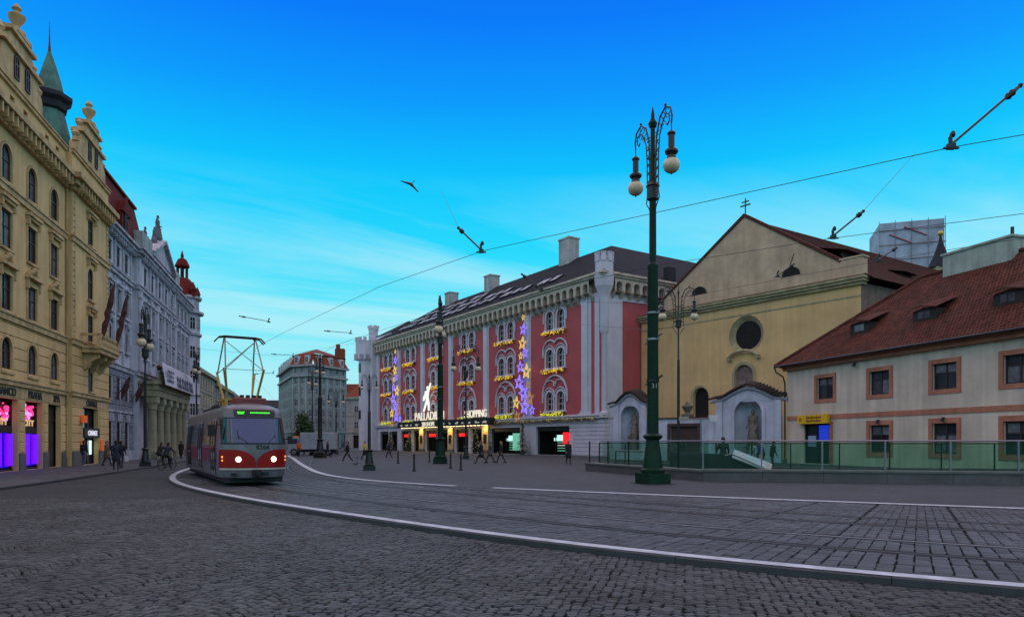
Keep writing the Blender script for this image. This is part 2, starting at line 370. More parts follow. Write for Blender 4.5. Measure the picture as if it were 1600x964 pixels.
# geometry cobbles cover the near carriageway; beyond, the sett material takes over
SPLIT = 21.0
far_road = [p for p in road_edge if p[1] > SPLIT]; pav_far = [tuple(p) for p in PAVE if p[1] > SPLIT]
sheet('road', [(far_road[0][0]+1., SPLIT)] + far_road + pav_far[::-1] + [(-17.6, SPLIT)], RZ, ROADM)
sheet('road_bed', [(-30,-12),(40,-12),(40,-3)] + [p for p in road_edge if p[1] <= SPLIT+1] + [(-30, SPLIT+1)], RZ-.045, JOINT)
sheet('pavement', [tuple(p) for p in PAVE] + [(-120,190),(-120,-9)], 0, SLABM)
sheet('plaza', [tuple(p) for p in FAR[::2]] + [(-50,400),(400,400),(400,-60),(60,-60)], 0, PLAZAM)
spl_b = 30.0
sheet('tram_bed', [tuple(p) for p in off(.1)[::3]] + [tuple(p) for p in (FAR)[::-3]], -.035, JOINT)
fn_, ff_ = [p for p in off(.3)[::3] if p[1] > spl_b], [p for p in FAR[::3] if p[1] > spl_b]
sheet('tram_track_paving', [tuple(p) for p in fn_] + [tuple(p) for p in ff_[::-1]], -.006, BEDM)
part('pavement_edge', KERB, None, lambda b: [b.add([(p[0],p[1],RZ-.02),(q[0],q[1],RZ-.02),(q[0],q[1],.004),(p[0],p[1],.004),(p[0]-.28,p[1],.004),(q[0]-.28,q[1],.004)], [(0,1,2,3),(3,2,5,4)]) for p, q in zip(PAVE, PAVE[1:])])
structure(bpy.data.objects['pavement_edge'])

# --- kerb of the raised tram bed: stone by stone, with a worn white line on it
kerb = thing('tram_bed_kerb', 'low grey kerb of long stones edging the raised tram tracks', 'kerb', (0,0,0)); kerb['kind'] = 'structure'; del kerb['category']; 
def ribbon(b, A, B, z0, z1, z2=None, i0=0, i1=None):
    for i in range(i0, (i1 or len(A)-1)):
        b.quad((*A[i],z0),(*A[i+1],z0),(*B[i+1],z1),(*B[i],z1))
e0, e1, e2 = off(0.), off(.03), off(.46)
stone_len = 11
for i in range(0, len(NEAR)-stone_len-1, stone_len):
    if NEAR[i][1] > 75 or NEAR[i][0] > 14: continue
    b = MB(); j = i+stone_len; g = .006
    ii = list(range(i, j+1))
    for a, c in zip(ii, ii[1:]):
        b.quad((*e0[a],RZ-.04),(*e0[c],RZ-.04),(*e0[c],-.006),(*e0[a],-.006))
        b.quad((*e0[a],-.006),(*e0[c],-.006),(*e1[c],.010),(*e1[a],.010))
        b.quad((*e1[a],.010),(*e1[c],.010),(*e2[c],.010),(*e2[a],.010))
        b.quad((*e2[a],.010),(*e2[c],.010),(*e2[c],-.04),(*e2[a],-.04))
    for a in (i, j): b.quad((*e0[a],RZ-.04),(*e1[a],.010),(*e2[a],.010),(*e2[a],-.04))
    o = b.build('kerb_stone', KERB, kerb)
    mid = NEAR[(i+j)//2]; d = (NEAR[j]-NEAR[i]); 
    o.location = (0, 0, random.uniform(-.004,.004))
    me = o.data                       # a hairline joint between neighbours
    c = np.array((mid[0], mid[1])); k = 1 - .008/np.linalg.norm(d)
    for v in me.vertices: v.co.x = c[0] + (v.co.x-c[0])*k; v.co.y = c[1] + (v.co.y-c[1])*k
b = MB(); p0, p1 = off(.05), off(.30); n1 = int(np.argmax(NEAR[:,1] > 72))
ribbon(b, p0, p1, .0165, .0165, i0=int(np.argmax(NEAR[:,0] < 13)), i1=n1)
structure(b.build('white_line', WPAINT))
b = MB(); q0, q1 = FAR - FN*.30, FAR + FN*.04
gap0, gap1 = int(np.argmin(abs(FAR[:,0]+.7))), int(np.argmin(abs(FAR[:,0]+2.0)))
ribbon(b, q0, q1, .016, .016, i0=8, i1=gap0); ribbon(b, q0, q1, .016, .016, i0=gap1, i1=int(np.argmax(FAR[:,1] > 84)))
structure(b.build('white_line', WPAINT))
b = MB(); r0 = FAR - FN*.36
ribbon(b, r0, FAR + FN*.06, .008, .008); ribbon(b, r0, r0, -.06, .008); structure(b.build('plaza_edge', KERB))
# --- rails
RAILM = mat('worn_rail_steel', (.22,.23,.25), .5, .3, scale=6, metal=.5, bump=.08, bscale=30)
GROOVE = mat('rail_groove', (.008,.008,.009), .8, .2, bump=0)
RAILD = mat('dull_dark_rail_steel', (.05,.052,.056), .5, .3, scale=6, metal=.5, bump=.08, bscale=30)
RAILW = [2.25, 3.685, 5.95, 7.385]
def rail(w, z=.004):
    A, B, C, D = off(w-.08), off(w-.02), off(w+.03), off(w+.075)
    iz = [i for i in range(len(NEAR)) if NEAR[i][0] < 16 and NEAR[i][1] < 110]; i0, i1 = iz[0], iz[-1]
    t = thing('tram_rail', 'steel tram rail with a dark groove set into the granite setts', 'rail', group='tram rails curving through the setts'); t['kind'] = 'structure'; del t['category']
    part('rail_head', RAILM if w == RAILW[1] else RAILD, t, lambda b: (ribbon(b, A, B, z, z+.004, i0=i0, i1=i1), ribbon(b, B, B, z+.004, -.05, i0=i0, i1=i1)))
    part('bitumen_strip', GROOVE, t, lambda b: (ribbon(b, off(w-.175), A, -.006, .0, i0=i0, i1=i1), ribbon(b, D, off(w+.155), .0, -.006, i0=i0, i1=i1)))
    part('groove', GROOVE, t, lambda b: ribbon(b, B, C, -.03, -.03, i0=i0, i1=i1))
    part('guard_lip', GROOVE, t, lambda b: (ribbon(b, C, D, z, z, i0=i0, i1=i1), ribbon(b, C, C, z, -.05, i0=i0, i1=i1)))
for w in RAILW: rail(w)

# --- cobbles: shared stone shapes; the largest 300 are single objects, the rest one mesh
def stone_verts(w, l, h, seed, jit=.12, bev=.012):
    r = random.Random(seed); hx, hy = w/2, l/2
    c = [(-hx+r.uniform(-1,1)*jit*w*.5, -hy+r.uniform(-1,1)*jit*l*.5), (hx+r.uniform(-1,1)*jit*w*.5, -hy+r.uniform(-1,1)*jit*l*.5), (hx+r.uniform(-1,1)*jit*w*.5, hy+r.uniform(-1,1)*jit*l*.5), (-hx+r.uniform(-1,1)*jit*w*.5, hy+r.uniform(-1,1)*jit*l*.5)]
    t = [r.uniform(-.003,.003) for _ in range(4)]
    v = [(x, y, -h) for x, y in c] + [(x, y, -bev+t[i]) for i, (x, y) in enumerate(c)]
    k = 1 - 2*bev/min(w, l)
    v += [(x*k, y*k, t[i]) for i, (x, y) in enumerate(c)]
    return np.array(v)
SF = [(0,1,5,4),(1,2,6,5),(2,3,7,6),(3,0,4,7),(4,5,9,8),(5,6,10,9),(6,7,11,10),(7,4,8,11),(8,9,10,11)]
def lay(name, stuff_name, parent, pos, ang, dims, zoff, m, shapes, nmax=300, visible=None):
    """pos (n,2), ang (n), dims (n,2) scale factors; first nmax by nearness are parts, the rest one stuff mesh"""
    pos = np.array(pos); ang = np.array(ang); dims = np.array(dims); zo = np.array(zoff); n = len(pos)
    d = np.hypot(pos[:,0], pos[:,1]); vis = (abs(pos[:,0])/np.maximum(pos[:,1],.1) < .735) & (CH-RZ > 0) & (pos[:,1] > (visible or 6.6))
    order = np.argsort(np.where(vis, d, 1e9)); big = set(order[:nmax].tolist())
    meshes = []
    for s in shapes:
        me = bpy.data.meshes.new(name); me.from_pydata([tuple(v) for v in s], [], SF); me.materials.append(m); meshes.append(me)
    ids = rng.integers(0, len(shapes), n)
    for i in big:
        place(name, meshes[ids[i]], parent, (float(pos[i,0]), float(pos[i,1]), float(zo[i])), float(ang[i]), (float(dims[i,0]), float(dims[i,1]), 1))
    rest = np.array([i for i in range(n) if i not in big]); S = np.array(shapes)[ids[rest]].copy()
    S[:,:,0] *= dims[rest,0][:,None]; S[:,:,1] *= dims[rest,1][:,None]
    c, s_ = np.cos(ang[rest])[:,None], np.sin(ang[rest])[:,None]
    V = np.stack([S[:,:,0]*c - S[:,:,1]*s_ + pos[rest,0][:,None], S[:,:,0]*s_ + S[:,:,1]*c + pos[rest,1][:,None], S[:,:,2] + zo[rest][:,None]], -1).reshape(-1,3)
    F = (np.array(SF)[None] + (np.arange(len(rest))*12)[:,None,None]).reshape(-1,4)
    me = bpy.data.meshes.new(stuff_name); me.vertices.add(len(V)); me.vertices.foreach_set('co', V.ravel()); me.loops.add(F.size); me.loops.foreach_set('vertex_index', F.ravel().astype(np.int32))
    me.polygons.add(len(F)); me.polygons.foreach_set('loop_start', np.arange(0, F.size, 4, dtype=np.int32)); me.update(calc_edges=True); me.validate(); me.materials.append(m)
    o = place(stuff_name, me, parent); o['kind'] = 'stuff'
    return o
def side(P):      # signed distance to the near kerb: > 0 on the tram bed
    P = np.array(P); C = NEAR[::2]; Nn = NN[::2]; out_ = np.empty(len(P))
    for a in range(0, len(P), 2000):
        q = P[a:a+2000]; D = ((q[:,None]-C[None])**2).sum(-1); k = D.argmin(1); out_[a:a+2000] = ((q-C[k])*Nn[k]).sum(1)
    return out_
rp = []; ra = []; rd = []; rz_ = []
GW, RP, SAG = 2.1, .112, .46; th = R(-14); ct, st = math.cos(th), math.sin(th)
for k in range(-14, 12):
    for j in range(-40, 295):
        nst = 18; 
        for q in range(nst):
            f = (q+.5)/nst*2-1 + random.uniform(-.014,.014); xx = (k+.5+f/2)*GW; sag = SAG*(1-f*f)
            yy = j*RP + sag + random.uniform(-.014,.014); X = xx*ct - yy*st; Y = xx*st + yy*ct
            if not (4.6 < Y < SPLIT+.15) or abs(X) > Y*.80+1.2 or X < -17.4: continue
            slope = math.atan2(-2*SAG*f/(GW/2)*1., 1.); cs = math.cos(slope)
            rp.append((X, Y)); ra.append(th + slope*.92 + random.uniform(-.06,.06)); rd.append((random.uniform(.93,1.05)*(GW/nst/.1)/max(cs,.7)*.87, random.uniform(.92,1.03)*RP/.1*max(cs,.6)*.87)); rz_.append(RZ + random.uniform(-.006,.005))
sd = side(rp); keep = sd < -.05
f_ = lambda a: [x for x, t in zip(a, keep) if t]
roadthing = structure(thing('cobbled_road', None, None))
lay('cobble', 'cobbles', roadthing, f_(rp), f_(ra), f_(rd), f_(rz_), SETT, [stone_verts(.1,.1,.05,i,.36,.006) for i in range(14)])
# tram bed setts: rows across the track, cut at the rails
bands = []; edges = [.48] + [x for w in RAILW for x in (w-.18, w+.16)] + [99]
rp = []; ra = []; rd = []; rz_ = []
dN = np.linalg.norm(np.diff(NEAR, axis=0), axis=1).mean(); FARC = FAR[::2]
u = 0.
def far_w(i):
    d = ((FARC - NEAR[i])*NN[i]).sum(1); t = abs((FARC-NEAR[i]) @ np.array((NN[i][1], -NN[i][0]))); return d[t.argmin()]
wid = .225; srow = np.arange(0, len(NEAR)-2, wid/dN)
fw_cache = {}
for si, s in enumerate(srow):
    i = int(s); p = NEAR[i] + (NEAR[i+1]-NEAR[i])*(s-i); nrm = NN[i]
    if p[0] > 13 or p[1] > 38: continue
    if i//6 not in fw_cache: fw_cache[i//6] = min(far_w(i), 14.)
    fw = fw_cache[i//6] - .40; a = math.atan2(nrm[1], nrm[0])
    for e_0, e_1 in zip(edges[::2], edges[1::2]):
        e_1 = min(e_1, fw)
        w = e_0 - random.random()*.3
        while w < e_1 - .06:
            l = random.uniform(.26,.46); a0, a1 = max(w, e_0), min(w+l, e_1); w += l
            if a1-a0 < .07: continue
            c = p + nrm*(a0+a1)/2
            if c[1] > spl_b + 1 or abs(c[0]) > c[1]*.82+1: continue
            wm = (a0+a1)/2; i2 = min(i+8, len(NEAR)-1); i3 = max(i-8, 0); ratio = np.linalg.norm((NEAR[i2]+NN[i2]*wm)-(NEAR[i3]+NN[i3]*wm))/np.linalg.norm(NEAR[i2]-NEAR[i3])
            rp.append(c); ra.append(a + random.uniform(-.03,.03)); rd.append(((a1-a0-.016)/.3, (wid*ratio*random.uniform(.86,.93))/.2)); rz_.append(random.uniform(-.005,.004))
bedthing = structure(thing('tram_track_bed', None, None))
lay('sett', 'setts', bedthing, rp, ra, rd, rz_, SETT2, [stone_verts(.3,.2,.05,50+i,.13,.007) for i in range(12)], visible=5.)
# a few fallen leaves and scraps lie on the paving (litter one can see as pale specks)
# ================================================================ left side of the street
XL = Vector((-.2678,.9634)); AZL = math.atan2(XL.y, XL.x)
YEL = mat('ochre_plaster', (.70,.475,.205), .85, .2, scale=.5, bump=.25, bscale=30, streak=.16)
YELT = mat('ochre_stucco_trim', (.62,.435,.205), .85, .3, scale=1.2, bump=.3, bscale=30, streak=.35)
PLINTH = mat('grey_plinth_stone', (.13,.125,.12), .8, .3, scale=1, bump=.3, bscale=25)
SLATE = mat('dark_slate', (.03,.032,.04), .75, .3, scale=2, bump=.4, bscale=12, spec=.15)
COPPER = mat('green_copper', (.055,.22,.17), .6, .45, scale=1.5, bump=.2, bscale=10, streak=.5)
LETTER = mat('black_lettering', (.015,.013,.012), .5, .1, bump=0)
yb = thing('ochre_bank_building', 'ochre stucco bank building with stepped gables, arched windows and lit shop fronts', 'building', (-25.54, 30, 0), AZL)
SE = 25.85; RI = 17.5            # right end; start of the projecting end bay
bays = [1.0, 4.57, 8.2, 11.73, 15.3]; rb = 21.5
S1 = [(-.75,2.75),(4.2,4.2)]
shopo = [(3.1,6.1,0.001,4.05),(6.95,9.75,.001,4.05),(10.75,13.35,.001,4.05),(14.3,16.5,.001,4.05)]
W1 = [(x-.68,x+.68,5.5,7.4,'arch') for x in bays]; W2 = [(x-.7,x+.7,8.85,10.85) for x in bays]
W3 = [(x-.7,x+.7,12.25,14.35) for x in bays]; W4 = [(x-.68,x+.68,15.9,17.95,'arch') for x in bays]
att = [(x+dx-.3,x+dx+.3,20.1,20.95) for x in (4.6,9.9,15.) for dx in (-.9,.9)]
holes_a = [h for h in shopo] + W1 + W2 + W3 + W4 + att
holes_b = [(rb-1.75,rb+1.75,.001,4.1),(rb-.55,rb+.55,5.3,7.55),(rb-.6,rb+.6,8.95,10.9),(rb-.62,rb+.62,12.0,14.35,'arch'),(rb-.6,rb+.6,15.95,17.9)]
part('wall', YEL, yb, lambda b: (b.wall(-3, RI, 0, 21.3, holes_a), b.wall(RI, SE, 0, 21.3, holes_b, y=-.35), b.quad((RI,-.35,0),(RI,0,0),(RI,0,21.3),(RI,-.35,21.3)),
     b.quad((SE,-.35,0),(SE,12,0),(SE,12,21.3),(SE,-.35,21.3)), b.quad((-3,12,0),(SE,12,0),(SE,12,21.3),(-3,12,21.3)), b.quad((-3,.0,0),(-3,12,0),(-3,12,21.3),(-3,0,21.3)),
     b.quad((-3,0,21.3),(SE,0,21.3),(SE,12,21.3),(-3,12,21.3))))
part('interior', DARK, yb, lambda b: b.box(-2.9, SE-.1, .85, 11.9, .02, 21.2))
# horizontal stone courses of the two lower storeys, piece by piece between the openings
def courses(parent, x0, x1, z0, z1, step, holes, m, y, proud=.05, gap=.05, name='stone_course', blk=None):
    z = z0
    row = 0
    while z < z1 - .05:
        zt = min(z+step, z1); cuts = [x0]; segs = []
        hs = sorted([(h[0]-.16, h[1]+.16) for h in holes if h[2]-.1 < (z+zt)/2 < h[3]+.12])
        c = x0
        for a, e in hs:
            if a > c+.12: segs.append((c, a))
            c = max(c, e)
        if x1 > c+.12: segs.append((c, x1))
        for a, e in segs:
            pcs = [(a, e)]
            if blk:
                n = max(1, round((e-a)/blk)); sh = 0
                pcs = [(a+(e-a)*k/n, a+(e-a)*(k+1)/n) for k in range(n)]
            for p, q in pcs:
                b = MB(); g = gap/2; b.X = Matrix.Translation((0, y, 0)) @ Matrix.Rotation(R(90), 4, 'X')
                b.cham(p+g, q-g, z+g, zt-g, -.05, proud, min(.03, proud*.7)); b.build(name, m, parent)
        z = zt; row += 1
courses(yb, -3, RI-.02, 5.05, 8.3, .62, W1, YEL, 0); courses(yb, RI+.02, SE, 5.05, 8.3, .62, holes_b, YEL, -.35)
courses(yb, -3, RI-.02, 1.0, 4.05, .6, shopo, YEL, 0); courses(yb, RI+.02, SE, 1.0, 4.1, .6, holes_b[:1], YEL, -.35)
def trimline(b, z0, z1, p, x0=-3, x1=SE):
    b.box(x0, RI-p-.002, -p, .01, z0, z1); b.box(RI-p, x1+min(p,.05), -.35-p, -.34, z0, z1)
part('cornice', YELT, yb, lambda b: (trimline(b, 18.75, 19.05, .25), trimline(b, 19.052, 19.4, .5), trimline(b, 19.402, 19.75, .8), [b.box(x, x+.16, -.72 if x < RI-.3 else -1.0, -.02 if x < RI-.3 else -.36, 18.8, 19.38) for x in np.arange(-2.8, SE-.2, .62) if not RI-.9 < x < RI+.1]))
for z0, z1, p in ((4.78,5.02,.16),(8.3,8.62,.16),(15.3,15.62,.14),(21.3,21.5,.14)): part('string_course', YELT, yb, lambda b: (trimline(b, z0, z1, p), trimline(b, z1+.002, z1+.09, p+.07)))
part('sign_band', YELT, yb, lambda b: (b.box(-3, RI-.05, -.03, 0, 4.12, 4.76), b.box(RI+.05, SE, -.38, -.351, 4.18, 4.76)))
for a, e in ((-3,3.0),(6.2,6.85),(9.85,10.65),(13.45,14.2),(16.6,RI-.1)): part('plinth', PLINTH, yb, lambda b: b.box(a, e, -.09, -.004, 0, .98))
for a, e in ((RI,rb-1.85),(rb+1.85,SE+.02)): part('plinth', PLINTH, yb, lambda b: b.box(a, e, -.44, -.354, 0, .98))
for hs in (W2, W3, W4, W1):
    for h in hs:
        a = len(h) > 4; xc = (h[0]+h[1])/2
        window(yb, xc, h[2], h[1]-h[0], h[3]-h[2], BRONZE, random.choice((GLASS, GLASSC)), a, y=.07, trans=.6, sill=(.14,.12,YELT), surround=.15, surround_m=YELT)
for h in holes_b[1:]:
    window(yb, rb, h[2], h[1]-h[0], h[3]-h[2], BRONZE, random.choice((GLASS, GLASSC)), len(h) > 4, y=-.28, trans=.6, sill=(.52,.12,YELT), surround=None)
for h in att: window(yb, (h[0]+h[1])/2, h[2], .6, .85, BRONZE, GLASS, y=.2, trans=0)
# hoods on small brackets above the windows, with carved swags over the main floor
hood = MB()
hood.box(-1.0,1.0,-.28,.0,.16,.34); hood.box(-.92,.92,-.18,0,0,.158); hood.box(-.9,-.72,-.2,0,-.34,-.002); hood.box(.72,.9,-.2,0,-.34,-.002); hood = hood.mesh('hood', YELT)
hood2 = MB()
hood2.box(-1.05,1.05,-.3,0,.1,.3)
for q in range(9): hood2.ball(((q-4)*.2, -.09, .42+.16*math.cos((q-4)*.55)), .15, 7, 5)
hood2.ball((0,-.12,.68), .22, 8, 5); hood2.box(-.95,-.78,-.18,0,-.5,.098); hood2.box(.78,.95,-.18,0,-.5,.098); hood2 = hood2.mesh('carved_hood', YELT, 50)
for x in bays: place('hood', hood, yb, (x, 0, 14.75)); place('carved_hood', hood2, yb, (x, 0, 11.15))
place('hood', hood, yb, (rb, -.35, 18.05)); place('hood', hood, yb, (rb, -.35, 14.75)); place('hood', hood, yb, (rb, -.35, 11.2))
for x0 in (RI+.02, SE-.62): courses(yb, x0, x0+.6, 8.7, 18.7, .42, [], YELT, -.35, proud=.045, gap=.06, name='quoin')
# gables with scrolls, arched windows and an urn on top
def gable(xc, y):
    def f(b):
        out_ = [(-3.1,0),(3.1,0),(3.1,.9),(2.6,1.2),(2.35,1.9),(1.6,2.2),(1.45,2.9),(.9,3.15),(-.9,3.15),(-1.45,2.9),(-1.6,2.2),(-2.35,1.9),(-2.6,1.2),(-3.1,.9)]
        b.prism([(xc+p[0], 21.52+p[1]) for p in out_], y-.12, y+.45)
        for w, z in ((2.7,1.95),(1.75,2.95)): b.box(xc-w, xc+w, y-.3, y+.5, 21.52+z-.1, 21.52+z+.12)
        b.box(xc-1.0, xc+1.0, y-.3, y+.5, 24.66, 24.9)
        for sx in (-1, 1):
            b.lathe([(0.02,23.6),(.22,23.65),(.14,23.85),(.26,24.1),(.1,24.3),(.03,24.5)], 8, (xc+sx*2.2, y+.1)); b.lathe([(.02,22.4),(.25,22.5),(.16,22.8),(.28,23.05),(.1,23.3),(.03,23.5)], 8, (xc+sx*2.95, y+.1))
    g = part('gable', YELT, yb, f)
    part('urn', YELT, g, lambda b: b.lathe([(.45,24.9),(.45,25.05),(.18,25.15),(.16,25.35),(.42,25.75),(.46,25.95),(.2,26.1),(.16,26.2),(.26,26.35),(.06,26.65)], 12, (xc, y+.12)), smooth=40)
    for dx in (-.75, .75): 
        ww = window(g, xc+dx, 22.0, .62, 1.3, BRONZE, GLASS, True, y=y-.2, trans=.6, surround=.12, surround_m=YELT)
        ww.name = 'gable_window'
gable(9.9, 0.); gable(rb, -.35); gable(-1.0, 0)
part('roof', SLATE, yb, lambda b: (b.quad((-3,.6,21.5),(SE,.6,21.5),(SE,5,24),(-3,5,24)), b.quad((-3,5,24),(SE,5,24),(SE,12,21.3),(-3,12,21.3)), b.add([(SE,.6,21.5),(SE,5,24),(SE,12,21.3)], [(0,1,2)])))
sp = part('spire', COPPER, yb, lambda b: b.lathe([(1.35,21.5),(1.5,22.6),(1.35,24.2),(.95,25.9)], 8, (22.4, 2.6)))
part('spire_collar', SLATE, sp, lambda b: b.lathe([(.95,25.9),(1.15,26.05),(1.2,26.5),(1.5,26.75),(1.5,27.05),(1.1,27.25),(.9,27.3)], 8, (22.4, 2.6)))
part('spire_cone', COPPER, sp, lambda b: b.lathe([(.95,27.3),(.75,28.2),(.4,29.4),(.12,30.3)], 8, (22.4, 2.6)))
part('spire_needle', IRON, sp, lambda b: b.lathe([(.12,30.3),(.06,31),(.012,32.6)], 6, (22.4, 2.6)))
part('drain_pipe', YELT, yb, lambda b: b.tube([(RI-.18,-.12,.5),(RI-.18,-.12,19)], .065, 8))
# balcony on carved consoles
bal = part('balcony', YELT, yb, lambda b: (b.box(rb-2.3, rb+2.3, -1.6, -.3, 7.95, 8.25), b.box(rb-2.4, rb+2.4, -1.7, -.3, 8.252, 8.4), b.box(rb-2.3, rb+2.3, -1.62, -1.42, 9.15, 9.32), b.box(rb-2.3, rb-2.1, -1.6, -.36, 9.15, 9.32), b.box(rb+2.1, rb+2.3, -1.6, -.36, 9.15, 9.32)))
for x in (-1.7, 0, 1.7):
    part('console', YELT, bal, lambda b: b.add(*(lambda P: ([(x0, p, z) for x0 in (rb+x-.2, rb+x+.2) for p, z in P], [tuple(range(6)), tuple(range(6,12))[::-1]] + [(i, (i+1) % 6, (i+1) % 6+6, i+6) for i in range(6)]))([(-.36,7.94),(-1.4,7.94),(-1.35,7.6),(-.9,7.35),(-.7,6.9),(-.36,6.7)])))
bl = MB().lathe([(.07,0),(.1,.06),(.05,.14),(.1,.36),(.05,.62),(.1,.7),(.07,.745)], 7).mesh('baluster', YELT)
for k in range(18): place('baluster', bl, bal, (rb-2.05+k*.241, -1.52, 8.402))
for p in ('left','right'):
    xx = rb-2.2 if p == 'left' else rb+2.2
    part('pier', YELT, bal, lambda b: b.box(xx-.12, xx+.12, -1.64, -1.4, 8.402, 9.149))
# ---- shop fronts and their lights
VIO = glow('violet_tube_light', (.19,.0,1.0), 1.0); BLU = glow('deep_blue_light', (.012,.0,1.0), .6); PINK = glow('pink_neon', (1,.04,.22), 1.6); MAG = glow('magenta_neon', (1.,.25,.9), 1.6)
GOLDN = glow('warm_gold_sign', (1.,.62,.3), .7); ORNG = mat('orange_sign', (.75,.14,.02), .5, .1, bump=0, emit=((.8,.12,.01), .22)); WLIT = glow('white_lit_panel', (.7,1,.95), 1.2); CHW = glow('white_sign_letter', (.8,.8,.95), .8)
FASC = mat('black_fascia', (.012,.012,.014), .35, .1, bump=0)
for si, (a, e, z0, z1) in enumerate(shopo[:3]):
    sf = part('shop_front', FASC, yb, lambda b: (b.box(a, e, .5, .55, 0, 4.05), b.box(a, e, .3, .5, 2.15, 2.55), b.box(a, a+.1, .3, .5, 0, 4.05), b.box(e-.1, e, .3, .5, 0, 4.05), b.box(a,e,.25,.6,0,.12)))
    for k in (.25, .75):
        xc = a + (e-a)*k
        part('light_column', VIO, sf, lambda b: b.lathe([(.19,.3),(.19,2.1)], 14, (xc, .2)))
        part('light_panel', BLU, sf, lambda b: b.box(xc-.62, xc+.62, .44, .49, .2, 2.14))
    rr = random.Random(si+4)
    part('neon_flowers', [PINK, MAG], sf, lambda b: [(setattr(b, 'mi', rr.random() > .65), b.tube([(a+.5+rr.random()*(e-a-1), .36+rr.random()*.05, 3.0+rr.random()*.85), ] * 1 + [(lambda x, z: (x, .36, z))(a+.4+rr.random()*(e-a-.8), 3.0+rr.random()*.85)], .05, 5)) for _ in range(4)] + [(setattr(b, 'mi', int(rr.random() > .7)), b.ball((a+.4+rr.random()*(e-a-.8), .38, 2.9+rr.random()*.95), rr.uniform(.06,.15), 7, 4)) for _ in range(16)])
    lettering('CITY', .52, GOLDN, sf, ((a+e)/2, .29, 2.60), .02, bold=.01, sx=1.35)
for a, e, z0, z1 in shopo[3:]: part('door', mat('dark_wood_door', (.045,.034,.024), .6, .3, bump=.2), yb, lambda b: (b.box(a, e, .42, .5, 0, 4.05), b.box((a+e)/2-.05, (a+e)/2+.05, .36, .42, 0, 3.0), b.box(a, e, .36, .42, 3.0, 3.12), [b.box(a+.2+k*(e-a)/2, a+(k+1)*(e-a)/2-.2, .385, .42, z, z+1.0) for k in (0,1) for z in (.3,1.6)]))
cf = part('change_shop_front', GLASS, yb, lambda b: (b.box(rb-1.75, rb+1.75, .12, .18, 0, 4.1)))
part('shop_frame', FASC, cf, lambda b: ([b.box(rb-1.75+k*1.15, rb-1.69+k*1.15, .05, .12, 0, 4.1) for k in range(4)], b.box(rb-1.75, rb+1.75, -.46, .12, 1.95, 2.65)))
for s_, z, sz, m_, yy, x_ in (('BANCO', 4.22, .62, LETTER, -.05, 8.2),('PRAHA', 4.22, .62, LETTER, -.05, 12.1),('SPA', 4.22, .62, LETTER, -.05, 15.6),('CHANGE', 4.24, .58, LETTER, -.40, rb+.1)):
    lettering(s_, sz, m_, yb, (x_, yy, z), .025, bold=.012, sx=1.05)
lettering('CHANGE', .50, CHW, cf, (rb, -.49, 2.12), .015, bold=.012)
part('poster', PINK, cf, lambda b: b.box(rb-1.7, rb-1.3, .02, .05, 1.35, 1.93)); part('lit_panel', WLIT, cf, lambda b: (b.box(rb+1.0, rb+1.5, .02, .05, .7, 1.75)))
part('poster', WLIT, cf, lambda b: [b.box(rb-1.68, rb-1.32, .02, .05, .3+k*.26, .48+k*.26) for k in range(4)])
def sign(name, label, parent_frame, x, y, z, w, h, m_, d=.06, txt=None, tm=None, ts=.2, cat='sign', group=None):
    o = thing(name, label, cat, (Matrix.Translation(parent_frame.location) @ Matrix.Rotation(parent_frame.rotation_euler.z, 4, 'Z')) @ Vector((x, y, z)), parent_frame.rotation_euler.z, group)
    part('board', m_, o, lambda b: b.box(-w/2, w/2, -d, 0, 0, h))
    if txt: lettering(txt, ts, tm, o, (0, -d-.006, h/2-ts*.36), .004)
    return o
o_ = sign('projecting_sign', 'small orange box sign sticking out beside the change office door', yb, rb-2.2, -.5, 3.0, .9, .5, ORNG, .14)
sign('wall_sign', 'upright orange notice on the ochre wall before the change office door', yb, rb-2.15, -.42, .95, .5, .85, ORNG)
sign('wall_sign', 'upright orange notice on the ochre wall past the change office door', yb, rb+2.3, -.42, .95, .5, .85, ORNG)
FLAGM = mat('faded_red_flag', (.085,.03,.026), .8, .5, scale=3, bump=.2, bscale=6)
FLAGW = mat('faded_white_flag', (.35,.33,.31), .8, .3, scale=3, bump=.2, bscale=6)
def flag(base, tip, wide, m_, label, fm=IRON, drop=1.0, group=None):
    base, tip = Vector(base), Vector(tip); t = thing('flag', label, 'flag', base, 0, group); d = tip-base
    part('flag_pole', fm, t, lambda b: b.tube([(0,0,0), tuple(d)], .035, 6)); b = MB(); n = 8
    rows = [[(lambda p: (p.x + .06*math.sin(k*1.7+j), p.y + .06*math.cos(k*1.3+j*2), p.z))(d*(.35+.65*k/n)*1. + Vector((wide[0]*j/4, wide[1]*j/4, -drop*j/4))) for j in range(5)] for k in range(n+1)]
    V = [p for r_ in rows for p in r_]; b.add(V, [(k*5+j, k*5+j+1, k*5+j+6, k*5+j+5) for k in range(n) for j in range(4)]); b.build('cloth', m_, t, smooth=60)
    return t
def LW(fr, x, y, z): return (Matrix.Translation(fr.location) @ Matrix.Rotation(fr.rotation_euler.z, 4, 'Z')) @ Vector((x, y, z))
for x_, lb in ((rb-1.6, 'long furled red and white flag leaning from the ochre balcony end by the drain pipe'), (rb+2.0, 'long furled red flag leaning from the ochre balcony end beside the white building')):
    b0, b1 = LW(yb, x_, -1.5, 8.8), LW(yb, x_, -2.3, 12.9)
    tt = thing('flag', lb, 'flag', b0); d = b1-b0
    part('flag_pole', IRON, tt, lambda b: b.tube([(0,0,0), tuple(d*1.05)], .04, 6))
    part('cloth', FLAGM, tt, lambda b: b.tube([tuple(d*k/10 + Vector((.04*math.sin(k*2), .04*math.cos(k*3), 0))) for k in range(1,11)], [.1,.17,.2,.16,.21,.17,.2,.16,.12,.07], 9))

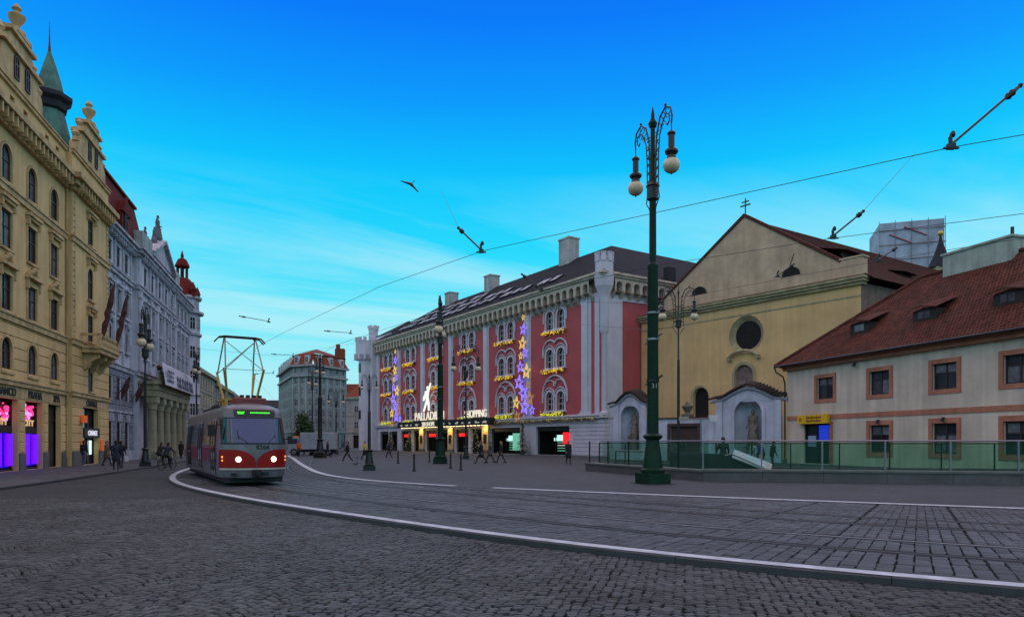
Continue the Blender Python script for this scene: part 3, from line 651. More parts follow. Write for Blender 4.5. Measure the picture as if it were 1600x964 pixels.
# ---------------------------------------------------------------- white bank building with portico
WB = mat('pale_lilac_plaster', (.57,.575,.65), .85, .25, scale=.6, bump=.25, bscale=30, streak=.25)
WBT = mat('pale_stucco_trim', (.52,.53,.59), .85, .35, scale=1.4, bump=.3, bscale=30, streak=.4)
RUST = mat('rusticated_stone', (.20,.21,.25), .85, .35, scale=1.2, bump=.5, bscale=20, rnd=.12)
RUSTL = mat('pale_rusticated_stone', (.36,.37,.42), .85, .3, scale=1.2, bump=.5, bscale=20, rnd=.1)
REDROOF = mat('red_sheet_roof', (.16,.022,.017), .8, .35, scale=1.5, bump=.25, bscale=8, streak=.3, spec=.12)
CREAM = mat('cream_portico_stone', (.33,.30,.19), .8, .3, scale=1, bump=.3, bscale=25, streak=.35)
wb = thing('white_bank_building', 'pale lilac bank building with columned portico, red mansard roof and domed corner turret', 'building', (-32.55, 55.2, 0), AZL)
lw = [1.45,3.95,6.5]; rw = [11.6,14.5,17.8,20.9,24.0]; ew = [27.2,29.8,32.3,34.8]
E2 = 37.2
def wrow(xs, z0, z1, w, k=None): return [(x-w/2, x+w/2, z0, z1) + ((k,) if k else ()) for x in xs]
allx = lw+rw+ew
rows_ = [wrow(allx, 16.55, 18.15, 1.0), wrow(allx, 12.7, 14.6, 1.05), wrow(allx, 9.4, 11.4, 1.1, 'arch'), wrow(lw+ew, 5.1, 7.1, 1.2)]
gd = wrow(lw+ew, .9, 3.4, 1.15, 'arch'); pd = wrow(rw, .02, 5.2, 1.5)
HL = lambda a, e: [h for r_ in rows_+[gd, pd] for h in r_ if a < (h[0]+h[1])/2 < e]
RA, RB = 8.6, 25.5
part('wall', WB, wb, lambda b: (b.wall(.02, RA, 0, 19.1, HL(0, RA)), b.wall(RA, RB, 0, 19.1, HL(RA, RB), y=-.4, d=.35), b.wall(RB, E2, 0, 19.1, HL(RB, E2)),
     b.quad((RA,-.4,0),(RA,0,0),(RA,0,19.1),(RA,-.4,19.1)), b.quad((RB,-.4,0),(RB,0,0),(RB,0,19.1),(RB,-.4,19.1)), b.quad((.02,0,0),(.02,14,0),(.02,14,19.1),(.02,0,19.1)), b.quad((E2,0,0),(E2,14,0),(E2,14,19.1),(E2,0,19.1)), b.quad((0,0,19.1),(E2,0,19.1),(E2,14,19.1),(0,14,19.1))))
part('interior', DARK, wb, lambda b: b.box(.1, E2-.1, .6, 13.9, .02, 19))
for ri, r_ in enumerate(rows_):
    for h in r_:
        xc = (h[0]+h[1])/2; yy = -.4 if RA < xc < RB else 0
        window(wb, xc, h[2], h[1]-h[0], h[3]-h[2], BRONZE if ri == 2 else GREYF, random.choice((GLASS, GLASSC, GLASS)), len(h) > 4, y=yy+.06, trans=.65, surround=None, ft=.08)
for h in gd: window(wb, (h[0]+h[1])/2, h[2], 1.15, 2.5, BRONZE, GLASS, True, y=.05, trans=.7)
for h in pd: part('portal', GLASS, wb, lambda b: (b.box(h[0], h[1], -.1, -.06, 0, 5.2), b.box((h[0]+h[1])/2-.05, (h[0]+h[1])/2+.05, -.14, -.1, 0, 5.2), b.box(h[0], h[1], -.14, -.1, 2.7, 2.85)))
wt = MB(); wt.box(-.78,.78,-.3,.0,0,.16); wt.box(-.7,.7,-.16,0,-.25,-.002); wt.box(-.68,-.55,-.13,.0,-2.3,-.252); wt.box(.55,.68,-.13,0,-2.3,-.252); wt.box(-.78,.78,-.2,0,-2.5,-2.302); wt = wt.mesh('window_trim', WBT)
wo = MB(); wo.box(-.7,.7,-.24,0,.35,.5)
for q in range(5): wo.ball(((q-2)*.24, -.1, .2+.08*(2-abs(q-2))), .15, 6, 4)
wo.box(-.72,-.58,-.14,0,-1.9,.1); wo.box(.58,.72,-.14,0,-1.9,.1); wo.box(-.78,.78,-.25,0,-2.15,-1.95); wo = wo.mesh('carved_window_trim', WBT, 50)
ws = MB(); ws.box(-.66,.66,-.14,0,-.16,0); ws.box(-.6,.6,-.1,0,1.68,1.8); ws = ws.mesh('sill', WBT)
for x in allx:
    yy = -.4 if RA < x < RB else 0
    place('window_trim', wt, wb, (x, yy, 14.85)); place('carved_window_trim', wo, wb, (x, yy, 11.5)); place('sill', ws, wb, (x, yy, 16.5))
def wline(b, z0, z1, p):
    b.box(.0, RA-.001-p, -p, .01, z0, z1); b.box(RA-p, RB+p, -.4-p, -.38, z0, z1); b.box(RB+p+.001, E2, -p, .01, z0, z1)
for z0, z1, p in ((7.75,8.1,.2),(15.7,16.0,.22),(4.15,4.3,.08)): part('string_course', WBT, wb, lambda b: (wline(b, z0, z1, p), wline(b, z1+.002, z1+.1, p+.1)) if z0 > 5 else (b.box(0, RA-.1, -.2, .01, z0, z1), b.box(RB+.1, E2, -.2, .01, z0, z1)))
part('cornice', WBT, wb, lambda b: (wline(b, 18.7, 18.95, .25), wline(b, 18.952, 19.25, .55), wline(b, 19.252, 19.45, .75), [b.box(x, x+.14, -.5 if not RA < x < RB else -.9, -.01 if not RA < x < RB else -.41, 18.55, 18.95) for x in np.arange(.3, E2-.3, .7) if not (abs(x-RA) < .3 or abs(x-RB) < .3)]))
for x in (RA+.4, 13.05, 16.2, 19.3, 22.5, RB-.4): part('pilaster', WBT, wb, lambda b: (b.box(x-.3, x+.3, -.62, -.402, 8.3, 15.6), b.box(x-.42, x+.42, -.7, -.402, 14.9, 15.5), b.box(x-.3, x+.3, -.58, -.402, 16.2, 18.6)))
for x in (.35, 2.7, 5.2, 7.8, 26.1, 28.5, 31.05, 33.6, 36.3): part('pilaster', WBT, wb, lambda b: (b.box(x-.2, x+.2, -.12, -.002, 8.3, 15.6), b.box(x-.2, x+.2, -.1, -.002, 16.2, 18.6)))
courses(wb, .05, RA-.02, .9, 7.6, .48, rows_[3]+gd, RUST, 0, .09, .07, 'rusticated_stone', .95)
courses(wb, RB+.02, E2-.1, .9, 7.6, .48, rows_[3]+gd, RUST, 0, .09, .07, 'rusticated_stone', .95)
part('plinth', RUSTL, wb, lambda b: (b.box(.0, RA, -.2, -.005, 0, .85), b.box(RB, E2, -.2, -.005, 0, .85)))
for x in lw+ew:
    for k in (-1, 0, 1): part('keystone', RUSTL, wb, lambda b: b.prism([(x+k*.42-.14, 3.45-abs(k)*.1), (x+k*.42+.14, 3.45-abs(k)*.1), (x+k*.5+.2, 4.1-abs(k)*.12), (x+k*.5-.2, 4.1-abs(k)*.12)], -.16, -.0))
po = part('portico', CREAM, wb, lambda b: (b.box(9.0, 25.3, -2.0, -.45, 5.9, 6.5), b.box(8.9, 25.4, -2.1, -.45, 6.502, 7.0), b.box(8.7, 25.6, -2.3, -.45, 7.002, 7.3), b.box(8.8, 25.5, -2.2, -2.0, 8.1, 8.25), [b.box(9+k*.4, 9.1+k*.4, -2.15, -2.05, 7.3, 8.1) for k in range(42)]))
cm_ = MB().box(-.55,.55,-.55,.55,0,.75); cm_.lathe([(.5,.75),(.5,.9),(.43,1.0),(.43,2.0),(.37,4.6)], 12); cm_.lathe([(.37,4.6),(.45,4.7),(.42,4.85),(.55,5.3)], 12); cm_.box(-.55,.55,-.55,.55,5.3,5.9); cm_ = cm_.mesh('column', CREAM, 40)
for x in (9.7, 12.7, 15.8, 18.9, 22.0, 24.7): place('column', cm_, po, (x, -1.4, 0))
# banner hung on the balcony
BANW = mat('white_banner_cloth', (.55,.54,.60), .7, .15, bump=.1, bscale=4); BANP = mat('purple_grey_print', (.10,.09,.16), .8, .35, scale=2, bump=0); 
ban = thing('banner', 'wide white banner with dark photo print hung along the portico balcony', 'banner', LW(wb, 9.0, -2.4, 7.25), AZL)
b = MB(); nx = 24
for k in range(nx):
    x0_, x1_ = 16.0*k/nx, 16.0*(k+1)/nx; s0_, s1_ = .03*math.sin(k*1.3), .03*math.sin((k+1)*1.3)
    b.quad((x0_, -.28+s0_, -.25),(x1_, -.28+s1_, -.25),(x1_, s1_, 1.75),(x0_, s0_, 1.75)); b.quad((x0_, s0_, 1.75),(x1_, s1_, 1.75),(x1_, .3+s1_, 1.95),(x0_, .3+s0_, 1.95))
b.build('banner_cloth', BANW, ban, smooth=60)
rr = random.Random(3)
for k in range(7):
    cx_ = 6.2+k*1.35
    part('printed_portrait', BANP, ban, lambda b: (b.poly([(cx_+.42*math.cos(t*.785)*1., -.165-.05, .75+.36*math.sin(t*.785)) for t in range(8)]), b.poly([(cx_-.6, -.30, -.1),(cx_+.6, -.30, -.1),(cx_+.4, -.24, .42),(cx_-.4, -.24, .42)])))
for k in range(3): part('printed_line', BANP, ban, lambda b: [b.box(.9+q*.62, .9+q*.62+rr.uniform(.3,.5), -.30, -.285, .12+k*.42, .38+k*.42) for q in range(5)])
for k in range(5):
    fb = thing('flower_box', 'red flower box on the balcony rail behind the white banner', 'flower box', LW(wb, 10.5+k*3.3, -1.9, 8.25), AZL, 'flower boxes on the portico balcony')
    part('box', PLINTH, fb, lambda b: b.box(-.5,.5,-.15,.15,0,.22)); rr = random.Random(k)
    part('flowers', mat('red_flowers', (.22,.04,.03), .9, .4, scale=9, bump=.5), fb, lambda b: [b.ball((rr.uniform(-.5,.5), rr.uniform(-.15,.15), .25+rr.random()*.3), rr.uniform(.08,.16), 6, 4) for _ in range(16)])
# pediment, attic, statues and roofs
ped = part('pediment', WBT, wb, lambda b: (b.box(RA, RB, -.4, 1.2, 19.46, 20.2), b.prism([(12.6,20.2),(23,20.2),(17.8,22.4)], -.7, 1.2), b.prism([(12.2,20.2),(12.6,20.2),(17.8,22.4),(23,20.2),(23.4,20.2),(17.8,22.75)], -1.1, 1.2)))
GATT = mat('green_grey_attic', (.33,.40,.38), .8, .3, bump=.2, streak=.3)
for a, e in ((8.3,12.2),(23.4,25.8)): part('attic_parapet', GATT, wb, lambda b: b.box(a, e, -.9, 1.0, 19.46, 21.0))
part('roof', REDROOF, wb, lambda b: (b.add([(0,-.3,19.46),(12.5,-.3,19.46),(12.5,9,19.46),(0,9,19.46),(0,.2,23.4),(10.0,.2,23.4),(10.0,7.5,23.4),(0,7.5,23.4)], [(0,1,5,4),(1,2,6,5),(2,3,7,6),(3,0,4,7),(4,5,6,7)]),
     b.add([(8.2,1.5,19.46),(E2,1.5,19.46),(E2,10,19.46),(8.2,10,19.46),(9,5.5,22.2),(E2-3,5.5,22.2)], [(0,1,5,4),(1,2,5),(2,3,4,5),(3,0,4)]),
     b.box(.0,10.2,.0,7.6,23.402,23.6), b.add([(0,.3,23.95),(8.2,.3,23.95),(8.2,7.4,23.95),(0,7.4,23.95),(1,2,24.8),(6,2,24.8)], [(0,1,5,4),(1,2,5),(2,3,4,5),(3,0,4)]), b.box(26,E2-.5,.4,2.4,19.46,20.9)))
part('roof_glazing', WHITEF, wb, lambda b: b.box(.1,8.0,.4,7.3,23.6,23.95))
dm = part('dormer', REDROOF, wb, lambda b: (b.prism([(3.0,19.5),(5.2,19.5),(5.2,21.2),(4.1,22.3),(3.0,21.2)], -.5, 1.0), b.prism([(2.8,21.1),(5.4,21.1),(4.1,22.6)], -.65, -.49)))
window(dm, 4.1, 19.7, .9, 1.5, BRONZE, GLASS, True, y=-.61, trans=.6)
part('antenna_mast', STEEL, wb, lambda b: (b.tube([(3,1.5,24.4),(3,1.5,27.0)], .05, 6), b.box(3.2,3.5,1.3,1.6,25,26.9), b.box(2.4,2.6,1.4,1.6,25.3,26.8), b.tube([(2.2,1.5,25.2),(3.6,1.5,25.2)], .04), b.tube([(2,1.5,24.4),(3,1.5,25.4),(4,1.5,24.4)], .04)))
tc_ = (39.2, 1.2)
tur = part('corner_turret', WB, wb, lambda b: b.lathe([(2.2,0),(2.2,19.0)], 12, tc_))
part('turret_cornice', WBT, tur, lambda b: [b.lathe([(2.21,z),(2.35+p,z+.12),(2.35+p,z+.4),(2.21,z+.45)], 12, tc_) for z, p in ((7.75,.1),(15.7,.1),(18.6,.35),(20.6,.1))] + [b.lathe([(2.1,19.0),(2.1,20.7)], 12, tc_)])
tw = MB(); tw.ring(hole_path(-.45,.45,0,1.7,None), hole_path(-.36,.36,.09,1.61,None), -.05, .05); tw.box(-.03,.03,-.04,.04,.05,1.65); tw.box(-.4,.4,-.04,.04,1.05,1.12); tw = tw.mesh('window', WHITEF); twp = MB().box(-.38,.38,0,.03,.08,1.62).mesh('pane', GLASS)
for z in (16.5,12.7,9.4,5.1):
    for ang in (-150,-120,-90,-60,-30):
        t_ = R(ang+0); place('pane', twp, place('window', tw, tur, (tc_[0]+2.13*math.cos(t_+R(15)), tc_[1]+2.13*math.sin(t_+R(15)), z), t_+R(15)+R(90)))
part('dome', REDROOF, tur, lambda b: (b.lathe([(2.1,20.9),(1.9,21.9),(1.4,22.9),(.95,23.4),(.85,23.5)], 12, tc_), [b.tube([(tc_[0]+.65*math.cos(R(a)), tc_[1]+.65*math.sin(R(a)), 23.5),(tc_[0]+.65*math.cos(R(a)), tc_[1]+.65*math.sin(R(a)), 25.0)], .12, 6) for a in range(0,360,60)], b.lathe([(.9,25.0),(.95,25.15),(.75,25.6),(.55,26.0),(.15,26.3),(.22,26.5),(.05,27.2)], 12, tc_)))
for sx in (-1.6, 1.6): part('finial', REDROOF, tur, lambda b: b.lathe([(.3,20.9),(.35,21.6),(.45,21.7),(.3,22.2),(.03,22.8)], 8, (tc_[0]+sx, tc_[1]-1.6)))
# red-white flags low on the stone front
for x_, lb in ((2.6, 'red flag slanting out between the lowest windows of the white bank beside the ochre building'), (7.4, 'red flag slanting out of the white bank close to the portico'), (27.6, 'red flag slanting out of the white bank beyond the portico')):
    flag(LW(wb, x_, -.1, 5.2), LW(wb, x_+.5, -1.1, 7.2), (0,0), FLAGM, lb, drop=.9)

# ---------------------------------------------------------------- houses further up the street and at its end
def block(name, label, loc, az, w, d, h, m, tm, floors, nb, roofm, rh, roofback=4, ground=None, win=(1.0,1.7), first=4.2, dorm=0, sides=True, arch0=True):
    t = thing(name, label, 'building', loc, az)
    fh = (h-first-.8)/floors; hs = []
    xs = [w*(k+.5)/nb for k in range(nb)]
    for f in range(floors):
        for x in xs: hs.append((x-win[0]/2, x+win[0]/2, first+f*fh+.7, first+f*fh+.7+win[1]))
    gs = [(x-win[0]*.75, x+win[0]*.75, .05, first-.9) for x in xs]
    def side_holes(): return []
    part('wall', m, t, lambda b: (b.wall(0, w, 0, h, hs+gs), b.quad((0,0,0),(0,d,0),(0,d,h),(0,0,h)), b.quad((w,0,0),(w,d,0),(w,d,h),(w,0,h)), b.quad((0,d,0),(w,d,0),(w,d,h),(0,d,h))))
    for i, h_ in enumerate(hs+gs):
        g = i >= len(hs)
        window(t, (h_[0]+h_[1])/2, h_[2], h_[1]-h_[0], h_[3]-h_[2], BRONZE if g else WHITEF, GLASS if g else random.choice((GLASS, GLASSC)), y=.2, trans=.65, sill=None if g else (.12,.14,tm))
    part('cornice', tm, t, lambda b: (b.box(-.2, w+.2, -.5, .02, h-.6, h), b.box(-.1, w+.1, -.2, .01, first-.35, first), [b.box(-.06, w+.06, -.12, .01, first+f*fh-.02, first+f*fh+.14) for f in range(1, floors)]))
    part('roof', roofm, t, lambda b: b.add([(-.3,-.4,h),(w+.3,-.4,h),(w+.3,d+.3,h),(-.3,d+.3,h),(min(2,w/4),roofback,h+rh),(w-min(2,w/4),roofback,h+rh)], [(0,1,5,4),(1,2,5),(2,3,4,5),(3,0,4)]))
    return t, xs
CRM = mat('cream_grey_plaster', (.40,.37,.26), .85, .25, scale=.6, bump=.2, streak=.3); CRT = mat('cream_grey_trim', (.36,.34,.26), .85, .3, bump=.2, streak=.3)
GRB = mat('grey_street_plaster', (.28,.28,.27), .85, .25, scale=.6, bump=.2, streak=.3); DROOF = mat('dark_brown_roof', (.06,.04,.035), .8, .3, bump=.3)
P0 = Vector((-19.0-.278*104, 104))
block('street_house', 'cream plaster street house just beyond the domed corner turret', (P0.x, P0.y, 0), AZL, 22, 12, 13.2, CRM, CRT, 3, 8, DROOF, 3)
P1 = P0 + XL*22.3
block('street_house', 'grey plaster street house with dark roof far up the tram street', (P1.x, P1.y, 0), AZL, 26, 12, 12.4, GRB, CRT, 3, 9, DROOF, 3)
P2 = P1 + XL*26.3
block('street_house', 'low brown street house closing the row far up the tram street', (P2.x, P2.y, 0), AZL, 40, 12, 11.5, CRM, CRT, 2, 11, DROOF, 3.5)
# corner house closing the view: three faces towards the square
GRN = mat('grey_green_plaster', (.27,.30,.295), .85, .22, scale=.5, bump=.2, streak=.3); GRT = mat('grey_green_trim', (.33,.38,.36), .85, .25, bump=.2, streak=.3)
TILEO = mat('orange_tile_roof', (.20,.055,.028), .85, .35, scale=2, bump=.4, bscale=10, spec=.15)
gb = thing('corner_apartment_house', 'grey-green six-storey corner house with orange tiled mansard at the street end', 'building', (0,0,0))
def vp(u, Y): return (rx(u)*Y, Y)
cp = [vp(436, 215), vp(457, 186), vp(489, 183), vp(541, 196)]; HB = 22.2
def face_frame(p, q): a = math.atan2(q[1]-p[1], q[0]-p[0]); return a, math.hypot(q[0]-p[0], q[1]-p[1])
for (p, q), nb in zip(zip(cp, cp[1:]), (8, 3, 5)):
    a, w = face_frame(p, q); fl = part('wall', GRN, gb, lambda b: b.wall(0, w, 0, HB, [(w*(k+.5)/nb-.55, w*(k+.5)/nb+.55, 4.6+f*2.95+.75, 4.6+f*2.95+2.4) for k in range(nb) for f in range(6)] + [(w*(k+.5)/nb-.9, w*(k+.5)/nb+.9, .1, 3.6) for k in range(nb)]), (p[0], p[1], 0), a)
    for k in range(nb):
        for f in range(6): window(fl, w*(k+.5)/nb, 4.6+f*2.95+.75, 1.1, 1.65, WHITEF, random.choice((GLASS, GLASSC)), y=.2, trans=.65)
        part('shop_window', GLASS, fl, lambda b: b.box(w*(k+.5)/nb-.9, w*(k+.5)/nb+.9, .2, .24, .1, 3.6))
    part('cornice', GRT, fl, lambda b: (b.box(-.3, w+.3, -.9, .02, HB-.5, HB), b.box(-.2, w+.2, -.55, .02, 19.0, 19.5), b.box(-.1, w+.1, -.25, .02, 4.1, 4.5), [b.box(-.02, w+.02, -.1, .02, 4.6+f*2.95, 4.75+f*2.95) for f in (1,2,3,4)]))
    for k in range(nb+1): part('pilaster', GRT, fl, lambda b: b.box(max(.02, w*k/nb-.32), min(w-.02, w*k/nb+.32), -.14, -.002, 4.8, 18.9))
    part('mansard', TILEO, fl, lambda b: b.quad((-.2,-.6,HB),(w+.2,-.6,HB),(w-.4,1.0,HB+3.0),(.4,1.0,HB+3.0)))
    for k in range(max(2, nb-2)):
        xx = w*(k+.5)/max(2, nb-2); dmm = part('dormer', WHITEF, fl, lambda b: b.box(xx-.65, xx+.65, -.45, .9, HB+.3, HB+2.4)); part('pane', GLASS, dmm, lambda b: [b.box(xx-.48+j*.5, xx-.04+j*.5, -.47, -.44, HB+.5, HB+2.1) for j in (0,1)])
ctr = (rx(490)*200, 203)
part('upper_roof', TILEO, gb, lambda b: [b.add([(p[0], p[1], HB+3.0), (q[0], q[1], HB+3.0), (ctr[0], ctr[1], HB+6.6)], [(0,1,2)]) for p, q in zip([(rx(437)*213,213.)]+[(c[0]+.3, c[1]+1.3) for c in cp[1:3]]+[(cp[3][0]-.3, cp[3][1]+1)], [(c[0]+.3, c[1]+1.3) for c in cp[1:3]]+[(cp[3][0]-.3, cp[3][1]+1),(rx(530)*225,225.)])])
part('chimney', TILEO, gb, lambda b: (b.box(cp[3][0]-3.5, cp[3][0]-1.0, 197, 199, HB+2, HB+6.0), b.box(cp[2][0]+2, cp[2][0]+3, 199, 200, HB+3, HB+7.5)))
lg, _ = block('gabled_side_house', 'beige plain gable house squeezed between the corner house and the red palace', (rx(541)*175, 175, 0), R(-8), 5.2, 15, 13.0, mat('beige_gable_plaster', (.38,.35,.31), .85, .2, bump=.2, streak=.3), CRT, 2, 1, TILEO, 3.0)
hill = sheet('far_roofs_ground', [(-200,240),(-20,240),(-20,420),(-200,420)], -.19, ASPH)
for k, (u_, Y_, w_, h_, lb) in enumerate(((415, 235, 14, 13, 'low grey house glimpsed beyond the tram roof'), (398, 262, 16, 12, 'brown roofed house glimpsed behind the tram pantograph'), (552, 210, 12, 16.5, 'pale house rising behind the beige gable house'))):
    block('distant_house', lb, (rx(u_)*Y_-w_/2, Y_, 0), 0, w_, 10, h_, (GRB, CRM, CRT)[k], CRT, 3, 5, (SLATE, DROOF, TILEO)[k], 3)
# ================================================================ red palace with shopping arcade
RED = mat('crimson_plaster', (.43,.088,.092), .85, .15, scale=.4, bump=.2, bscale=30, streak=.06)
TRM = mat('pale_grey_palace_trim', (.56,.56,.61), .85, .12, scale=.6, bump=.15, bscale=30, streak=.08)
FRZ = mat('stained_frieze_stone', (.56,.49,.38), .85, .3, scale=1.5, bump=.3, bscale=25, streak=.2)
FRZR = mat('reddish_frieze_back', (.26,.15,.13), .9, .3, scale=1.5, bump=.2)
LEAD = mat('lead_grey_sheet_roof', (.020,.024,.032), .8, .3, scale=1.2, bump=.2, bscale=6, streak=.3, spec=.12)
PX = Vector((.5477,-.8367)); PAZ = math.atan2(PX.y, PX.x); PL = 65.7
pal = thing('red_palace', 'crimson palace with white pilasters, arched twin windows, corbelled cornice and lead roof', 'building', (-25.7, 132, 0), PAZ)
PT = [PL-t for t in (65.3, 55.6, 45.9, 36.0, 25.45, 15.0, 3.2)]
bc = [(a+b_)/2 for a, b_ in zip(PT, PT[1:])]
ROWS = [(15.4, 2.35), (10.7, 2.35), (5.45, 2.35)]
wh = [(x+s_*1.12-.74, x+s_*1.12+.74, z, z+h, 'arch') for x in bc for z, h in ROWS for s_ in (-1, 1)]
shops = []                                             # ground floor openings
for i, x in enumerate(bc):
    shops += [(x-4.0, x+.1, .02, 3.55), (x+.9, x+4.0, .02, 3.55)] if i < 4 else ([(x-4.1, x+3.4, .02, 3.55)])
part('wall', [RED, TRM], pal, lambda b: (setattr(b,'mi',0), b.wall(0, PL, 4.3, 20.2, wh, d=.35), setattr(b,'mi',1), b.wall(0, PL, 0, 4.3, shops, d=.5)))
panels = [(a+.75, e-.75, 4.85, 18.0, ('r', .8)) for a, e in zip(PT, PT[1:])] + [(PT[-1]+1.0, PT[-1]+1.65, 4.85, 18.0), (PL-.75, PL-.35, 4.85, 18.0)]
part('pilaster_facing', TRM, pal, lambda b: b.wall(0, PL, 4.3, 18.45, panels, y=-.1, d=.1))
for x in PT: part('pilaster', TRM, pal, lambda b: (b.box(x-.5, x+.5, -.24, -.1, 5.2, 18.3), b.prism([(x-.9,4.62),(x+.9,4.62),(x+.5,5.2),(x-.5,5.2)], -.24, -.1)))
part('side_wall', [RED, TRM], pal, lambda b: (setattr(b,'mi',0), b.quad((PL,0,4.3),(PL,40,4.3),(PL,40,20.2),(PL,0,20.2)), setattr(b,'mi',1), b.quad((PL,0,0),(PL,40,0),(PL,40,4.3),(PL,0,4.3)), b.box(PL+.003, PL+.12, .02, 2.6, 4.3, 18.2), b.box(PL+.003, PL+.12, 2.6, 40, 17.6, 18.4), b.box(PL+.003, PL+.12, 2.6, 40, 4.3, 5.0), b.box(PL+.003, PL+.12, 16, 18, 5.0, 17.6)))
part('back_wall', TRM, pal, lambda b: (b.quad((0,40,0),(PL,40,0),(PL,40,20.2),(0,40,20.2)), b.quad((0,0,0),(0,40,0),(0,40,20.2),(0,0,20.2))))
part('interior', DARK, pal, lambda b: b.box(.1, PL-.1, .9, 39, 4.6, 20))
part('corner_column', TRM, pal, lambda b: (b.lathe([(.5,4.35),(.5,4.9),(.3,5.1),(.3,13.6),(.36,13.7),(.5,14.0),(.5,17.4),(.6,17.9),(1.0,18.9)], 12, (PL, 0))), smooth=40)
for k in range(9): part('stone_course', TRM, pal, lambda b: (b.box(PL-6.2, PL+.07, -.07, .0, .1+k*.46, .5+k*.46), b.box(PL+.0, PL+.07, 0, 3, .1+k*.46, .5+k*.46)))
part('ledge', TRM, pal, lambda b: (b.box(-.1, PL+.4, -.32, -.1, 4.32, 4.6), b.box(-.1, PL+.5, -.45, -.1, 4.602, 4.72)))
# windows: twin arched lights in a shared surround
ts = MB()
for s_ in (-1, 1): ts.ring(hole_path(s_*1.12-1.0, s_*1.12+1.0, -.003, 2.62, 'arch'), hole_path(s_*1.12-.737, s_*1.12+.737, 0, 2.347, 'arch'), -.09, .02)
ts.box(-2.2, 2.2, -.28, .0, -.26, -.005); ts = ts.mesh('surround', TRM, 40)
def arc_pts(cx, cz_, r, a0, a1, n=14, y=-.1): return [(cx+r*math.cos(R(a0+(a1-a0)*k/n)), y, cz_+r*math.sin(R(a0+(a1-a0)*k/n))) for k in range(n+1)]
hm = [MB() for _ in range(3)]
zc = 2.35-.74
for s_ in (-1, 1):
    hm[0].tube(arc_pts(s_*1.12, zc, 1.22, 0 if s_ > 0 else 25, 155 if s_ > 0 else 180), .11, 6)
    hm[0].tube([(s_*2.34, -.1, zc), (s_*2.34, -.1, zc-.7)], .11, 6)
    hm[1].tube(arc_pts(s_*1.0, zc+.35, 1.5, 20 if s_ > 0 else 45, 135 if s_ > 0 else 160), .11, 6)
    hm[1].tube(arc_pts(s_*1.12, zc, 1.2, 0, 180), .07, 6)
    hm[1].tube([(s_*2.42, -.1, zc+.9), (s_*2.42, -.1, zc-.2)], .11, 6)
    hm[2].tube(arc_pts(s_*1.12, zc, 1.2, 0, 180), .08, 6)
    hm[2].tube(arc_pts(s_*.95, zc+1.0, 1.15, 60 if s_ > 0 else 30, 150 if s_ > 0 else 120, 8), .07, 6)
    hm[2].tube([(s_*2.5, -.1, zc+.2), (s_*2.5, -.1, zc-.6)], .12, 6)
hm[2].tube(arc_pts(0, zc+.2, 2.5, 0, 180, 20), .13, 6); hm[2].lathe([(.02,.0)], 3)
hm[2].tube(arc_pts(0, zc+1.65, .26, 0, 340, 12), .07, 6)
hm = [h.mesh('hood_mould', TRM, 45) for h in hm]
for x in bc:
    for r_, (z, h) in enumerate(ROWS):
        for s_ in (-1, 1):
            w_ = window(pal, x+s_*1.12, z, 1.48, h, WHITEF, GLASS, True, y=.22, trans=(.36,.66), ft=.09)
        place('surround', ts, pal, (x, 0, z)); place('hood_mould', hm[r_], pal, (x, 0, z))
# corbel table: every arched corbel is a piece
cb_ = MB(); cb_.wall(-.64, .64, .0, 1.55, [(-.44, .44, -.01, 1.15, 'arch')], y=-.75, d=.7); cb_.box(-.64,-.44,-.74,-.02,-.001,.0); cb_.add([(x_, y_, z_) for x_ in (-.64,-.44) for y_, z_ in ((-.75,0),(-.0,0),(-.0,-.9))], [(0,1,2),(5,4,3),(0,3,4,1),(1,4,5,2),(0,2,5,3)])
cb_.add([(x_, y_, z_) for x_ in (.44,.64) for y_, z_ in ((-.75,0),(-.0,0),(-.0,-.9))], [(0,1,2),(5,4,3),(0,3,4,1),(1,4,5,2),(0,2,5,3)])
cb_ = cb_.mesh('corbel_arch', FRZ)
nc = 49
for k in range(nc): place('corbel_arch', cb_, pal, ((k+.5)*(PL-2)/nc+.2, 0, 18.45), 0, ((PL-2)/nc/1.28, 1, .97))
for k in range(22): place('corbel_arch', cb_, pal, (PL, 1.6+k*1.32, 18.45), R(90), (1.03, 1, .97))
part('frieze_back', FRZR, pal, lambda b: (b.box(0, PL-.9, -.03, -.005, 17.6, 19.9), b.box(PL+.005, PL+.03, .9, 31, 17.6, 19.9)))
part('cornice', FRZ, pal, lambda b: (b.box(-.2, PL+.9, -.95, .4, 19.96, 20.2), b.box(-.3, PL+1.1, -1.15, .4, 20.202, 20.45), b.box(PL-.2, PL+.95, .402, 40, 19.96, 20.2), b.box(PL-.2, PL+1.15, .402, 40, 20.202, 20.45)))
RZ0, RZ1 = 20.47, 27.0
def roof_pt(x, k): return (x, -1.0+k*10.0, RZ0+k*(RZ1-RZ0))
rf = part('roof', LEAD, pal, lambda b: (b.add([(-.3,-1.0,RZ0),(PL+1,-1.0,RZ0),(PL+1,40,RZ0),(-.3,40,RZ0),(8,9,RZ1),(PL-9,9,RZ1),(PL-9,40,RZ1),(8,40,RZ1)], [(0,1,5,4),(1,2,6,5),(3,0,4,7),(4,5,6,7)])))
for k in range(60):
    xx = 1.5+k*1.05
    if xx < PL-3: part('standing_seam', LEAD, rf, lambda b: b.tube([roof_pt(xx, .02 if xx < PL-9 else .02), roof_pt(xx, 1.0 if 8 < xx < PL-9 else max(.05, min((xx+.3)/8.3, (PL+1-xx)/10)))], .035, 4))
SKYL = mat('skylight_glass', (.30,.31,.33), .45, .4, scale=4, bump=0, spec=.4)
sk = MB(); 
